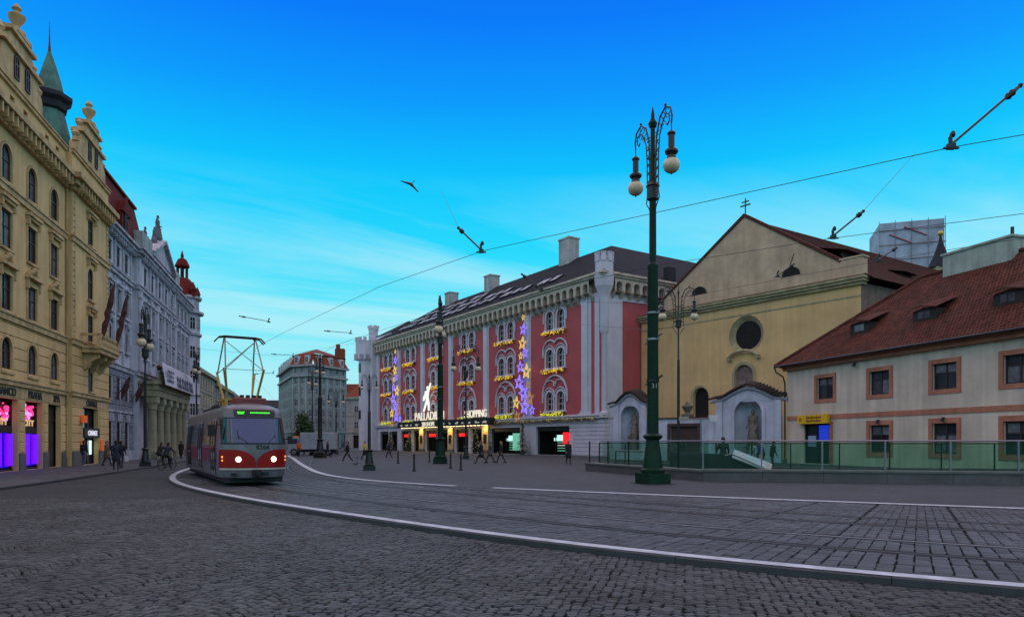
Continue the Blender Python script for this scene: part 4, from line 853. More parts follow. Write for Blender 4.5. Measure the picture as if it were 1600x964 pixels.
for row, (k0, xs_) in enumerate(((.16, range(0, 23)), (.36, range(0, 15)), (.56, range(0, 10)))):
    for j in xs_:
        xx = 9 + j*2.2 + (0 if row == 0 else 1.1*row) + (1.5 if j % 4 == 3 else 0)
        if xx > PL-10: continue
        a_, c_ = Vector(roof_pt(xx, k0)), Vector(roof_pt(xx, k0+.13)); nrm = Vector((0,-.547,.837))*.22
        o_ = part('skylight', BLACK, rf, lambda b: b.add([tuple(p) for p in (a_-Vector((.75,0,0)), a_+Vector((.75,0,0)), c_+Vector((.75,0,0)), c_-Vector((.75,0,0)), a_-Vector((.75,0,0))+nrm, a_+Vector((.75,0,0))+nrm, c_+Vector((.75,0,0))+nrm, c_-Vector((.75,0,0))+nrm)], [(0,1,5,4),(1,2,6,5),(2,3,7,6),(3,0,4,7),(4,5,6,7)]))
        n2 = nrm*1.08
        part('pane', SKYL, o_, lambda b: b.quad(*[tuple(p) for p in (a_-Vector((.6,0,0))+n2, a_+Vector((.6,0,0))+n2, c_+Vector((.6,0,0))+n2, c_-Vector((.6,0,0))+n2)]))
CHM = mat('pale_chimney_plaster', (.40,.42,.40), .85, .25, bump=.2, streak=.3)
for x_, w_, z_ in ((PL-17.3, 1.15, 29.6), (PL-37.8, .95, 28.6), (14, .9, 28.3)): part('chimney', CHM, rf, lambda b: (b.box(x_-w_, x_+w_, 7.6, 9.4, 24, z_), b.box(x_-w_-.1, x_+w_+.1, 7.5, 9.5, z_+.002, z_+.22)))
part('roof_box', BLACK, rf, lambda b: b.box(PL+.2, PL+1, 9, 10.2, 20.6, 22.2))
def battlement(parent, cx, cy, r, z0, z1, n=8, m_=TRM):
    t = part('corner_turret', m_, parent, lambda b: b.lathe([(r*1.0,z0-1.6),(r*1.15,z0-.4),(r*1.15,z0),(r,z0+.05),(r,z1-.9)], 16, (cx, cy)))
    for k in range(n):
        a = 2*math.pi*k/n; part('merlon', m_, t, lambda b: (setattr(b,'X', Matrix.Translation((cx,cy,0)) @ Matrix.Rotation(a,4,'Z')), b.box(r-.3, r+.06, -r*.26, r*.26, z1-.9, z1), b.box(r-.34, r+.1, -r*.29, r*.29, z1+.002, z1+.12)))
battlement(pal, PL, 0, 1.0, 20.5, 22.5, 8)
# far white corner pavilion
fp = part('corner_pavilion', TRM, pal, lambda b: (b.box(-5.6, -.02, -1.0, 9, 0, 21.2), b.lathe([(1.5,0),(1.5,17.2),(2.1,18.4),(2.1,21.0)], 12, (-3,-1)), b.box(-7.8,-5.6,.6,14,0,21.6)))
for k in range(7): part('corbel_arch', TRM, fp, lambda b: (setattr(b,'X', Matrix.Translation((-3,-1,0)) @ Matrix.Rotation(R(-180+30*k),4,'Z')), b.box(1.6,2.4,-.2,.2,17.4,18.5)))
for k in range(8): part('merlon', TRM, fp, lambda b: (setattr(b,'X', Matrix.Translation((-3,-1,0)) @ Matrix.Rotation(R(-180+30*k),4,'Z')), b.box(1.8,2.16,-.3,.3,21.0,21.7)))
part('turret', TRM, fp, lambda b: (b.lathe([(1.0,21),(1.0,24.0),(1.1,24.1),(1.1,24.4)], 8, (-7,2)), [b.box(-7+.85*math.cos(R(a))-.25, -7+.85*math.cos(R(a))+.25, 2+.85*math.sin(R(a))-.25, 2+.85*math.sin(R(a))+.25, 24.4, 24.9) for a in range(0,360,60)]))
part('pavilion_roof', LEAD, fp, lambda b: b.add([(-6,1,22.0),(4,1,22.0),(4,14,22.0),(-6,14,22.0),(-1,7,25.5)], [(0,1,4),(1,2,4),(2,3,4),(3,0,4)])); part('pavilion_block', TRM, fp, lambda b: b.box(-6,4,1.02,14,20.5,21.98))
for z in (6,10.5,15):
    for a in (-150,-115,-80): part('slit_window', GLASS, fp, lambda b: (setattr(b,'X', Matrix.Translation((-3,-1,0)) @ Matrix.Rotation(R(a),4,'Z')), b.box(1.40,1.53,-.25,.25,z,z+1.7)))
# ---- arcade: canopy, shop windows, lights
CANB = mat('black_canopy', (.012,.012,.013), .35, .2, bump=0); LETW = glow('warm_white_letters', (1.,.93,.76), .9); SMW = glow('dim_white_print', (.9,.9,.85), .45)
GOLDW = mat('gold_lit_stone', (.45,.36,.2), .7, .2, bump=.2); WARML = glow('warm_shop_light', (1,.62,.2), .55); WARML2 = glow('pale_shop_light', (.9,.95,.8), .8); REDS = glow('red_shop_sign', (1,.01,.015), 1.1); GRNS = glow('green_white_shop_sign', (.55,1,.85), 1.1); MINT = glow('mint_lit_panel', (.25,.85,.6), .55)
CA, CB_ = PL-53.4, PL-22.3
can = part('canopy', CANB, pal, lambda b: (b.box(CA, CB_, -1.3, -.46, 4.0, 5.0)))
lettering('200 SHOPS', .95, LETW, can, (CA+12.0, -1.33, 4.17), .02, bold=.015)
rr = random.Random(9)
for k in range(15):
    xx = CA+1.3+k*1.98
    if CA+8.2 < xx < CA+15.8: continue
    part('canopy_print', SMW, can, lambda b: [b.box(xx+q*.3, xx+q*.3+rr.uniform(.14,.26), -1.33, -1.305, 4.3, 4.3+rr.uniform(.14,.34)) for q in range(rr.choice((2,3,4)))])
lamp_b = MB()
for k in range(28): lamp_b.box(CA+.8+k*1.05, CA+1.1+k*1.05, -1.0, -.7, 3.96, 3.998)
lamp_b.build('canopy_spotlights', glow('warm_spot', (1,.72,.35), 6.), can)
ps = thing('arcade_sign', 'glowing white lettering PALLADIUM standing on the black canopy', 'sign', LW(pal, PL-41.4, -1.15, 5.03), PAZ)
lettering('PALLADIUM', 1.9, LETW, ps, (0, 0, .12), .05, bold=.0, sx=1.06); part('rail', CANB, ps, lambda b: b.box(-6,6,-.05,.05,0,.1))
sh = thing('arcade_sign', 'glowing white lettering SHOPPING standing on the black canopy', 'sign', LW(pal, PL-26.6, -1.15, 5.03), PAZ)
lettering('SHOPPING', 1.5, LETW, sh, (0, 0, .12), .05, bold=.0, sx=.88); part('rail', CANB, sh, lambda b: b.box(-3.3,3.3,-.05,.05,0,.1))
# lit figure above the lettering: striding, one arm raised
NEON = glow('pale_figure_light', (.95,1,.85), 1.15)
fg = thing('lit_figure', 'pale glowing striding figure with raised arm above the arcade lettering', 'sign', LW(pal, PL-42.1, -1.1, 6.6), PAZ)
fig = [(-1.5,0),(-1.0,0),(-.35,1.0),(.2,1.25),(.35,.05),(.75,.05),(.75,1.3),(.4,2.0),(.5,2.8),(.75,3.4),(1.35,4.35),(1.1,4.5),(.35,3.6),(.1,3.55),(-.1,3.3),(-.75,3.25),(-.9,2.6),(-1.3,2.5),(-1.5,1.7),(-1.1,1.75),(-.6,2.3),(-.35,1.9),(-.8,1.1)]
part('figure', NEON, fg, lambda b: (b.prism([(x_, z_) for x_, z_ in fig], -.06, .06), b.X is None and b.ball((.05,0,3.75), .3, 10, 6, (1,.4,1)))); part('mount', CANB, fg, lambda b: (b.box(-1.3,-1.2,.07,.15,-1.7,1), b.box(.5,.6,.07,.15,-1.7,1)))
for i, (a, e, z0, z1) in enumerate(shops):
    lit = CA-3 < (a+e)/2 < CB_+1
    so_ = part('shop_window', CANB, pal, lambda b: (b.box(a, e, 3.4, 3.5, 0, 3.55), b.box(a, e, .3, .42, 3.0, 3.55), b.box(a, a+.08, .3, .4, 0, 3), b.box(e-.08, e, .3, .4, 0, 3), b.box((a+e)/2-.04, (a+e)/2+.04, .3, .4, 0, 3), b.box(a-.001, a+.03, .5, 3.4, 0, 3.55), b.box(e-.03, e, .5, 3.4, 0, 3.55), b.box(a,e,.5,3.4,3.5,3.56)))
    rr = random.Random(i+20)
    if lit:
        part('shelf_lights', [WARML, WARML2], so_, lambda b: [(setattr(b,'mi',int(rr.random() > .6)), (lambda x_, z_: b.box(x_, x_+rr.uniform(.15,.5), 3.3, 3.39, z_, z_+rr.uniform(.1,.25)))(rr.uniform(a+.1, e-.6), rr.uniform(.3,3.1))) for _ in range(22)])
        if i % 2 == 0: part('shop_sign', REDS, so_, lambda b: b.box((a+e)/2-1.2, (a+e)/2+1.2, .2, .29, 2.45, 2.95))
    elif i >= 8:
        part('shop_sign', GRNS, so_, lambda b: (b.box((a+e)/2-1.5, (a+e)/2+.3, 1.2, 1.3, 1.75, 2.15), b.box((a+e)/2-.9, (a+e)/2+.9, 1.2, 1.3, 2.152, 2.5)))
        part('shelf_lights', [MINT, REDS] if i == 8 else [MINT, WARML2], so_, lambda b: [(setattr(b,'mi',int(rr.random() > .7)), b.box((a+e)/2-1.2, (a+e)/2+.9, 1.5, 1.6, .5+k*.33, .58+k*.33)) for k in range(4)])
        part('poster', MINT if i == 8 else REDS, so_, lambda b: b.box(e-2.4, e-.6, .4, .46, .5 if i == 8 else 1.4, 2.8))
        if i != 8: part('poster', WARML2, so_, lambda b: b.box(e-.55, e-.1, .4, .46, .4, 2.8))
for t_ in (46.0, 35.8, 25.3):
    pf_ = part('gold_lit_pier', GOLDW, pal, lambda b: [b.box(PL-t_-.85, PL-t_+.85, -.3, -.02, .5+k*.34, .8+k*.34) for k in range(10)])  # plain stone piers; the warm canopy light is put into their colour
    part('pier_plinth', PLINTH, pf_, lambda b: b.box(PL-t_-.9, PL-t_+.9, -.4, -.02, 0, .48)); part('notice_board', FASC, pf_, lambda b: b.box(PL-t_-.4, PL-t_+.4, -.36, -.3, 1.4, 2.7))
    ld = bpy.data.lights.new('canopy_lamp', 'AREA'); lo = bpy.data.objects.new('canopy_lamp', ld); COL.objects.link(lo); ld.energy = 110; ld.color = (1,.62,.18); ld.size = 1.2; ld.shape = 'RECTANGLE'; ld.size_y = .3
    lo.location = LW(pal, PL-t_, -.95, 3.93)
# ---- christmas lights
YLT = glow('yellow_fairy_light', (1,.62,.03), .95); YGL = glow('lemon_fairy_light', (.75,.75,.03), 1.1); GARL = mat('garland_green', (.10,.09,.02), .9, .3, bump=0)
for i, x in enumerate(bc):
    for r_, (z, h) in enumerate(ROWS):
        rr = random.Random(i*7+r_)
        g = thing('light_garland', 'string of yellow fairy lights draped under a twin window of the red palace', 'fairy lights', LW(pal, x, -.36, z-.32), PAZ, 'fairy lights under the palace windows')
        part('garland', GARL, g, lambda b: b.tube([(-2.3+k*.46, .0, -.12*math.sin(k*1.1)-.05) for k in range(11)], .1, 5))
        part('bulbs', YGL if r_ == 2 else YLT, g, lambda b: [b.ball((rr.uniform(-2.4,2.4), -.12-rr.random()*.12, rr.gauss(-.1,.16)), rr.uniform(.035,.075), 5, 3) for _ in range(75)])
rr = random.Random(5)
lg_ = thing('light_garland', 'long sparse fairy light garland along the ledge above the palace shop windows', 'fairy lights', LW(pal, PL-23.5, -.5, 4.3), PAZ)
part('garland', GARL, lg_, lambda b: b.tube([(k*.8, 0, -.06*(k % 2)) for k in range(29)], .12, 5)); part('bulbs', glow('dim_fairy_light', (.6,.5,.2), .5), lg_, lambda b: [b.ball((rr.uniform(0,22.6), -.12, rr.uniform(-.2,.16)), .05, 5, 3) for _ in range(150)])
VIOL = glow('violet_star_tube', (.28,.20,1.), 1.3); GOLDT = glow('gold_star_tube', (.9,.62,.12), 1.0); DIMG = glow('dim_bronze_star_tube', (.5,.25,.08), .8)
def star(x, z, r, m_, rot, lab, grp):
    t = thing('star_light', lab, 'star light', LW(pal, x, -.75, z), PAZ, grp)
    for k_, kk in ((1., .04*r/.6), (.55, .025*r/.6)):
        P = [(r*k_*(1 if q % 2 == 0 else .45)*math.sin(q*math.pi/5+rot), 0, r*k_*(1 if q % 2 == 0 else .45)*math.cos(q*math.pi/5+rot)) for q in range(10)]
        part('light_tube', m_, t, lambda b: b.tube(P, kk, 5, closed=True))
    part('bracket', GARL, t, lambda b: b.tube([(0,0,0),(0,.5,0)], .03, 4))
def star_column(x0, seed, where):
    rr = random.Random(seed)
    spec = [(0,16.9,.4,1),(0,15.4,.75,0),(-.2,13.6,.85,1),(.4,12.3,.7,0),(-.6,12.0,.5,1),(-.7,10.6,.75,0),(.7,9.9,.95,1),(-1.0,8.6,.95,0),(1.1,8.1,.6,2),(0,7.2,1.0,0),(-1.6,6.0,.8,1),(1.4,6.4,.95,2),(.3,5.4,1.0,0),(-1.4,4.2,.7,2),(2.0,4.9,.6,0)]
    for j, (dx, z, r, c) in enumerate(spec):
        z += .75
        col = ('violet', 'gold', 'dim bronze')[c]
        star(x0+dx, z, r*1.05, (VIOL, GOLDT, DIMG)[c], rr.uniform(-.3,.3), f'{col} star light in the star column {where}', f'{col} stars {where}')
    t = thing('light_strip', f'dim violet light strip up the pilaster {where}', 'light strip', LW(pal, x0, -.55, 5.0), PAZ); part('bulbs', glow('dim_violet_light', (.22,.2,.7), .45), t, lambda b: [b.ball((rr.uniform(-.32,.32), rr.uniform(-.1,.1), rr.uniform(.2,11.5)), .07, 5, 3) for _ in range(240)]); part('wire', GARL, t, lambda b: b.tube([(0,.1,0),(0,.1,12)], .03, 4))
star_column(PT[5], 1, 'beside the palace corner bay'); star_column(PT[1], 2, 'beside the far palace bay')
# ================================================================ church
CHY = mat('faded_yellow_plaster', (.66,.445,.195), .88, .2, scale=.35, bump=.3, bscale=25, streak=.11, dark=((.47,.345,.19), .6))
CHG = mat('grey_beige_gable_plaster', (.54,.40,.26), .9, .3, scale=.6, bump=.4, bscale=20, streak=.12, dark=((.30,.25,.18), .6))
CHT = mat('pale_yellow_moulding', (.42,.36,.20), .85, .3, scale=1, bump=.2, streak=.3)
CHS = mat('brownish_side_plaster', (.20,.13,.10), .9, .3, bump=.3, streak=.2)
TILE = mat('red_brown_roof_tile', (.105,.034,.023), .8, .35, scale=.8, bump=.3, bscale=25, island=.28, dark=((.07,.045,.035), .5), spec=.15)
DTILE = mat('dark_brown_coping_tile', (.05,.034,.028), .85, .3, bump=.3)
TILEF = mat('far_red_tile', (.095,.033,.023), .82, .35, scale=1.6, bump=.7, bscale=9, dark=((.08,.05,.04), .5), spec=.12)
WOODD = mat('dark_weathered_wood', (.03,.022,.018), .8, .3, bump=.3)
chX = Vector((.611,-.7915)); CAZ = math.atan2(chX.y, chX.x); CL = 23.12
ch = thing('church', 'faded yellow church front with bare gable, round window and red tiled roof', 'church', (16.17, 78.3, 0), CAZ)
dw = (5.3, 7.3, 4.3, 7.4, 'arch')
nich = (10.5, 12.6, 6.8, 9.35, 'arch')
ocx, ocz, ocr = 11.75, 12.3, 1.95
ocl = (ocx-ocr, ocx+ocr, ocz-ocr, ocz+ocr, ('r', ocr-.001))
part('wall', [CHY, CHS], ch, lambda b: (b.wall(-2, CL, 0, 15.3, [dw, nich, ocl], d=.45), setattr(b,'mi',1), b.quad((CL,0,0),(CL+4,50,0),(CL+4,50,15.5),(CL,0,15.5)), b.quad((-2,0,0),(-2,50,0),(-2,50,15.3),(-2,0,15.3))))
gab = part('gable', CHG, ch, lambda b: (b.prism([(-.6,16.1),(23.1,16.1),(23.1,17.55),(21.3,17.55),(11.56,24.1),(.4,16.9),(-.6,16.9)], .0, .6)))
part('coping', TILEF, gab, lambda b: (b.prism([(21.35,17.56),(21.55,17.75),(11.56,24.45),(.2,16.98),(.4,16.91),(11.56,24.11)], -.12, .7)))
for x_ in (6.1, 16.6):
    lu = part('lunette', DARK, gab, lambda b: b.prism([(x_+.95*math.cos(R(a)), 17.25+.85*math.sin(R(a))) for a in range(0,181,15)], -.006, .02)); part('lunette_surround', CHT, lu, lambda b: b.tube([(x_+1.0*math.cos(R(a)), -.01, 17.25+.9*math.sin(R(a))) for a in range(0,181,15)], .07, 5))
part('shutter', WOODD, gab, lambda b: b.add([(16.4,-.05,18.1),(16.5,-.05,18.1),(17.6,-1.1,19.0),(17.5,-1.1,19.0)], [(0,1,2,3)]))
part('cornice', CHT, ch, lambda b: (b.box(-2.2, CL+.25, -.25, .5, 15.3, 15.55), b.box(-2.3, CL+.4, -.45, .5, 15.552, 15.8), b.box(-2.4, CL+.5, -.6, .6, 15.802, 16.0), b.box(-2, CL+.003, -.05, -.002, 14.3, 14.42)))
part('cornice_tiles', TILEF, ch, lambda b: b.add([(-2.4,-.62,16.003),(CL+.5,-.62,16.003),(CL+.5,.0,16.22),(-2.4,0,16.22)], [(0,1,2,3)]))
part('parapet_stub', CHG, ch, lambda b: (b.box(21.35, 23.3, -.1, .8, 16.1, 17.7), b.box(21.25, 23.4, -.18, .9, 17.702, 17.85)))
crf = part('roof', TILEF, ch, lambda b: (b.quad((11.56,.2,24.0),(15.6,50,24.0),(2.8,50,15.6),(-1.2,.2,15.6)), b.quad((11.56,.2,24.0),(CL+.9,.2,15.75),(CL+4.9,50,15.75),(15.6,50,24.0))))
def on_roof(x, y): return (x, y, 24.0-(x-11.56)/(CL+.9-11.56)*8.25)
# rows of tiles on the visible slope, row by row
for k in range(26):
    t0, t1 = k/26, (k+1)/26; x0_, x1_ = 11.56+(CL+.9-11.56)*t0, 11.56+(CL+.9-11.56)*t1
    part('tile_row', TILEF, crf, lambda b: b.add([(x0_,.1,24.0-8.25*t0+.02),(x0_+4,50,24.0-8.25*t0+.02),(x1_+4,50,24.0-8.25*t1+.10),(x1_,.1,24.0-8.25*t1+.10),(x1_,.1,24.0-8.25*t1+.0),(x1_+4,50,24.0-8.25*t1+.0)], [(0,1,2,3),(3,2,5,4)]))
for y_, x_ in ((4.2, 20.0), (12.5, 21.6), (24, 22.4)):
    p = on_roof(x_, y_); dd = part('dormer', TILEF, crf, lambda b: (b.quad((x_-2.4,y_-1.7,p[2]+1.75),(x_-2.4,y_+1.7,p[2]+1.75),(x_+.55,y_+1.5,p[2]+.95),(x_+.55,y_-1.5,p[2]+.95)), b.quad((x_+.5,y_-1.5,p[2]+.85),(x_+.5,y_+1.5,p[2]+.85),(x_-2.3,y_+1.7,p[2]+1.65),(x_-2.3,y_-1.7,p[2]+1.65))))
    part('dormer_face', WOODD, dd, lambda b: b.box(x_-.1, x_+.0, y_-1.2, y_+1.2, p[2]-.1, p[2]+.95))
oc = part('round_window', DARK, ch, lambda b: b.poly([(ocx+1.5*math.cos(R(a)), .42, ocz+1.5*math.sin(R(a))) for a in range(0,360,15)]))
part('splay', CHT, oc, lambda b: [b.quad((ocx+1.95*math.cos(R(a)), -.01, ocz+1.95*math.sin(R(a))),(ocx+1.95*math.cos(R(a+15)), -.01, ocz+1.95*math.sin(R(a+15))),(ocx+1.42*math.cos(R(a+15)), .44, ocz+1.42*math.sin(R(a+15))),(ocx+1.42*math.cos(R(a)), .44, ocz+1.42*math.sin(R(a)))) for a in range(0,360,15)])
part('glazing_bars', WOODD, oc, lambda b: ([b.box(ocx+k*.5-.025, ocx+k*.5+.025, .39, .42, ocz-1.35, ocz+1.35) for k in (-1,0,1)], [b.box(ocx-1.35, ocx+1.35, .385, .415, ocz+k*.5-.025, ocz+k*.5+.025) for k in (-1,0,1)]))
part('arched_door', DARK, ch, lambda b: b.box(5.3, 7.3, .42, .46, 4.3, 7.4)); part('door_splay', CHT, ch, lambda b: b.ring(hole_path(5.0, 7.3, 4.3, 7.65, 'arch'), hole_path(5.3, 7.3, 4.3, 7.4, 'arch'), -.03, .02))
nb_ = part('painted_niche', mat('faded_fresco', (.20,.14,.12), .85, .5, scale=2.2, bump=.1, dark=((.28,.24,.2), .7)), ch, lambda b: b.poly([(p[0], .2, p[1]) for p in hole_path(*nich)]))
part('niche_frame', CHT, nb_, lambda b: (b.ring(hole_path(10.2, 12.9, 6.6, 9.65, 'arch'), hole_path(10.5, 12.6, 6.8, 9.35, 'arch'), -.12, .05), b.box(10.0,13.1,-.2,.0,6.4,6.598)))
part('niche_hood', CHT, nb_, lambda b: (b.tube([(11.55+2.6*math.cos(R(a)), -.3, 8.15+2.6*math.sin(R(a))) for a in range(48,133,7)], .17, 6), b.box(9.7,10.1,-.4,0,9.85,10.1), b.box(13.0,13.4,-.4,0,9.85,10.1)))
part('cross', IRON, ch, lambda b: (b.tube([(11.56,.2,24.3),(11.56,.2,26.0)], .06, 6), b.box(11.0,12.12,.15,.25,25.25,25.37), b.box(11.16,11.96,.15,.25,25.62,25.72)))
# turret spire and scaffolded tower behind the church
s_ = thing('small_spire', 'slender dark spire with gilded ball rising behind the church roof', 'spire', (56.6, 91.3, 0))
part('spire_shaft', CHT, s_, lambda b: b.box(-1.1,1.1,-1.1,1.1,21.8,24.6)); part('spire_roof', SLATE, s_, lambda b: b.lathe([(1.6,24.6),(1.4,25.0),(.75,26.5),(.25,28.0),(.1,28.9)], 8)); part('gilded_ball', mat('gilding', (.55,.38,.08), .35, .2, metal=.6, bump=0), s_, lambda b: b.ball((0,0,29.15), .36, 10, 6), smooth=60)
WRAP = mat('pale_scaffold_netting', (.34,.42,.50), .8, .35, scale=.6, bump=.5, bscale=5); REDP = mat('red_scaffold_print', (.40,.10,.12), .8, .3, bump=0)
sc_ = thing('scaffolded_tower', 'boxy tower wrapped in pale blue scaffold netting behind the church', 'scaffolding', (rx(1414)*108, 108, 0), R(-18))
part('netting', WRAP, sc_, lambda b: b.box(-4.3,4.3,-4.3,4.3,0,34.8)); 
for k in range(5): part('scaffold_tube', STEEL, sc_, lambda b: (b.tube([(-4.4+k*2.2,-4.42,0),(-4.4+k*2.2,-4.42,35.1)], .05, 5), b.tube([(4.42,-4.4+k*2.2,0),(4.42,-4.4+k*2.2,35.1)], .05, 5)))
for k in range(4): part('scaffold_ledger', STEEL, sc_, lambda b: (b.tube([(-4.5,-4.45,27+k*2.2),(4.5,-4.45,27+k*2.2)], .05, 5), b.tube([(4.45,-4.5,27+k*2.2),(4.45,4.5,27+k*2.2)], .05, 5)))
part('netting_print', REDP, sc_, lambda b: [b.tube([(4.4,a,z),(4.4,c,e)], .12, 4) for a, z, c, e in ((-3.2,33.5,-2.5,29),(-3.6,31.5,1.5,32.4),(1.0,34,.2,29.5),(1.5,34,3.5,30))] + [b.tube([(a,-4.4,z),(c,-4.4,e)], .1, 4) for a, z, c, e in ((-3,33,0,31.5),(-1,34,2,32.5))])

# ---------------------------------------------------------------- white churchyard wall with two statue niches
WLL = mat('bluish_whitewash', (.50,.52,.60), .88, .25, scale=.8, bump=.3, bscale=20, streak=.15)
wA, wB = Vector((9.3,65.6)), Vector((21.3,54.4)); wd = (wB-wA); WLn = wd.length; WAZ = math.atan2(wd.y, wd.x)
wl = thing('churchyard_wall', 'bluish white churchyard wall with tile coping and two arched statue niches', 'wall', (wA.x, wA.y, 0), WAZ)
def wx(u_):     # distance along the wall seen in direction u
    r_ = rx(u_); d_ = wd.normalized(); return (r_*wA.y - wA.x)/(d_.x - r_*d_.y)
n1, n2 = wx(986), wx(1170); hs = [(n1-1.0, n1+1.0, .9, 5.0, 'arch'), (n2-1.15, n2+1.15, .7, 5.1, 'arch')]; g0, g1 = wx(1047), wx(1090)
part('wall', WLL, wl, lambda b: (b.wall(0, WLn, 0, 3.7, hs + [(g0, g1, .01, 3.0)], d=.6),))
part('wall_coping', TILEF, wl, lambda b: b.prism([(n1+1.9,3.7),(n2-2.4,3.7),(n2-2.4,3.78),(n1+1.9,3.78)], -.15, .5))
def aedicule(xc, w, z0, arch, i):
    def f(b):
        b.wall(xc-w, xc+w, z0, z0+1.6, [(arch[0], arch[1], z0-.5, arch[3], 'arch')] if False else [], y=.3, d=.2)
        # front plate with the arch head cut out, under an ogee gable
    ae = part('niche_front', WLL, wl, lambda b: (b.wall(xc-w, xc+w, 0, 5.35, [arch], y=-.14, d=.2), [b.box(xc+s*w-.0 if s < 0 else xc+w-.55, xc-w+.55 if s < 0 else xc+w, -.3, -.14, 0, 5.1) for s in (-1,1)], b.ring(hole_path(arch[0]-.3, arch[1]+.3, arch[2], arch[3]+.3, 'arch'), hole_path(*arch), -.2, -.13)))
    prof = [(-w-.5,5.2),(-w*.8,5.35),(-w*.5,5.8),(-w*.2,6.15),(0,6.25),(w*.2,6.15),(w*.5,5.8),(w*.8,5.35),(w+.5,5.2)]
    part('ogee_gable', WLL, ae, lambda b: b.prism([(xc-w,4.9),(xc+w,4.9)] + [(xc+p[0], p[1]-.12) for p in prof[::-1]], -.16, .8))
    part('gable_moulding', mat('grey_moulding_%d' % i, (.30,.31,.35), .85, .2, bump=.2), ae, lambda b: b.tube([(xc+p[0], -.24, p[1]-.25) for p in prof], .12, 6))
    part('gable_tiles', DTILE, ae, lambda b: [b.add([(xc+p[0],-.45,p[1]-.05),(xc+q[0],-.45,q[1]-.05),(xc+q[0],1.1,q[1]+.25),(xc+p[0],1.1,p[1]+.25)], [(0,1,2,3)]) for p, q in zip(prof, prof[1:])] + [b.tube([(xc+p[0]+(q[0]-p[0])*k/3, -.5, p[1]+(q[1]-p[1])*k/3+.02),(xc+p[0]+(q[0]-p[0])*k/3, 1.05, p[1]+(q[1]-p[1])*k/3+.31)], .1, 5) for p, q in zip(prof, prof[1:]) for k in range(3)])
    b = MB(); n = 12; x0_, x1_, z0_, z1_ = arch[:4]                    # curved back of the niche
    b.lathe([((x1_-x0_)/2, .0),((x1_-x0_)/2, z1_)], n, (xc, .05), 0, math.pi); b.build('niche_back', WLL, ae)
aedicule(n1, 1.75, 4, hs[0], 0); aedicule(n2, 2.75, 4, hs[1], 1)
part('gate', mat('brown_gate', (.06,.035,.028), .7, .3, bump=.2), wl, lambda b: (b.box(g0, g1, .2, .28, 0, 3.0), b.ring([(g0-.25,0),(g1+.25,0),(g1+.25,3.25),(g0-.25,3.25)], [(g0,0),(g1,0),(g1,3.0),(g0,3.0)], -.06, .1)))
part('urn', STONE, wl, lambda b: (b.box(wx(1072)-.4, wx(1072)+.4, -.1, .6, 3.8, 4.05), b.lathe([(.3,4.05),(.2,4.2),(.45,4.6),(.5,4.75),(.25,4.85),(.2,5.0),(.05,5.2)], 10, (wx(1072), .25))), smooth=40)

# ---------------------------------------------------------------- cream house with tiled roof
HW = mat('cream_white_plaster', (.64,.535,.42), .88, .22, scale=.5, bump=.3, bscale=25, streak=.2, dark=((.50,.43,.35), .5))
HP = mat('salmon_painted_trim', (.46,.18,.11), .85, .25, scale=1.5, bump=.2, streak=.2)
HWD = mat('dark_green_brown_sash', (.03,.022,.018), .6, .2, bump=.1)
hX = Vector((.2922,-.9563)); HAZ = math.atan2(hX.y, hX.x); HL_ = 32.; HE = 7.5
ho = thing('tiled_house', 'cream two-storey house with salmon window surrounds and steep red tiled roof', 'building', (21.5, 54, 0), HAZ)
hw = [4.08, 9.0, 13.8, 18.2, 22.8, 27.4]
H1 = [(x-.82, x+.82, 4.75, 6.3) for x in hw]; H0 = [(x-.82, x+.82, .95, 2.75) for x in hw[1:]]; shopd = (1.9, 4.5, .05, 3.0)
part('wall', HW, ho, lambda b: (b.wall(0, HL_, 0, HE, H1+H0+[shopd], d=.3), b.quad((0,0,0),(0,12,0),(0,12,HE),(0,0,HE)), b.quad((HL_,0,0),(HL_,12,0),(HL_,12,HE),(HL_,0,HE)), b.quad((0,12,0),(HL_,12,0),(HL_,12,HE),(0,12,HE))))
part('interior', DARK, ho, lambda b: b.box(.1, HL_-.1, .6, 11.9, .02, HE-.02))
wmesh = MB(); wmesh.ring(hole_path(-.82,.82,0,1.55,None), hole_path(-.74,.74,.08,1.47,None), 0, .09); wmesh.box(-.05,.05,.0,.08,.05,1.5); wmesh.box(-.78,.78,.006,.085,.95,1.02); wmesh = wmesh.mesh('window', HWD)
pn = [MB().box(a, c, .05, .06, d_, e).mesh('pane', g) for g in (GLASS, GLASSC) for a, c, d_, e in ((-.74,-.05,.08,.95),(.05,.74,.08,.95),(-.74,-.05,1.02,1.47),(.05,.74,1.02,1.47))]
sur = MB().ring(hole_path(-1.08,1.08,-.26,1.81,None), hole_path(-.815,.815,.003,1.545,None), -.05, .03).mesh('surround', HP)
cur = MB()
for j in range(4): cur.tube([(-.62+j*.4,.14,.05),(-.6+j*.4,.14,1.45)], .06, 5)
cur = cur.mesh('curtain', mat('pale_curtain', (.35,.34,.31), .9, .2, bump=0))
for i, h in enumerate(H1+H0):
    lo_ = i >= len(H1); w_ = place('window', wmesh, ho, ((h[0]+h[1])/2, .16, h[2]), 0, (1,1,(h[3]-h[2])/1.55))
    for k in range(4): place('pane', pn[k + 4*((i*3+k//2) % 2)], w_)
    place('surround', sur, w_, (0,-.16,0))
part('string_course', HP, ho, lambda b: b.box(.0, HL_, -.05, .0, 3.3, 3.62)); part('eaves', HP, ho, lambda b: (b.box(-.2, HL_, -.3, .0, HE-.35, HE-.12), b.box(-.3, HL_, -.5, .0, HE-.118, HE)))
part('gutter', IRON, ho, lambda b: (b.tube([(-.6,-.72,HE+.02),(HL_,-.72,HE+.02)], .09, 8), b.tube([(-.6,-.72,HE),(-.55,-.6,HE-.4),(-.15,-.25,HE-.8),(-.12,-.12,HE-1.3),(-.12,-.12,.3)], .06, 8)))
RH, RD = 13.4, 6.3
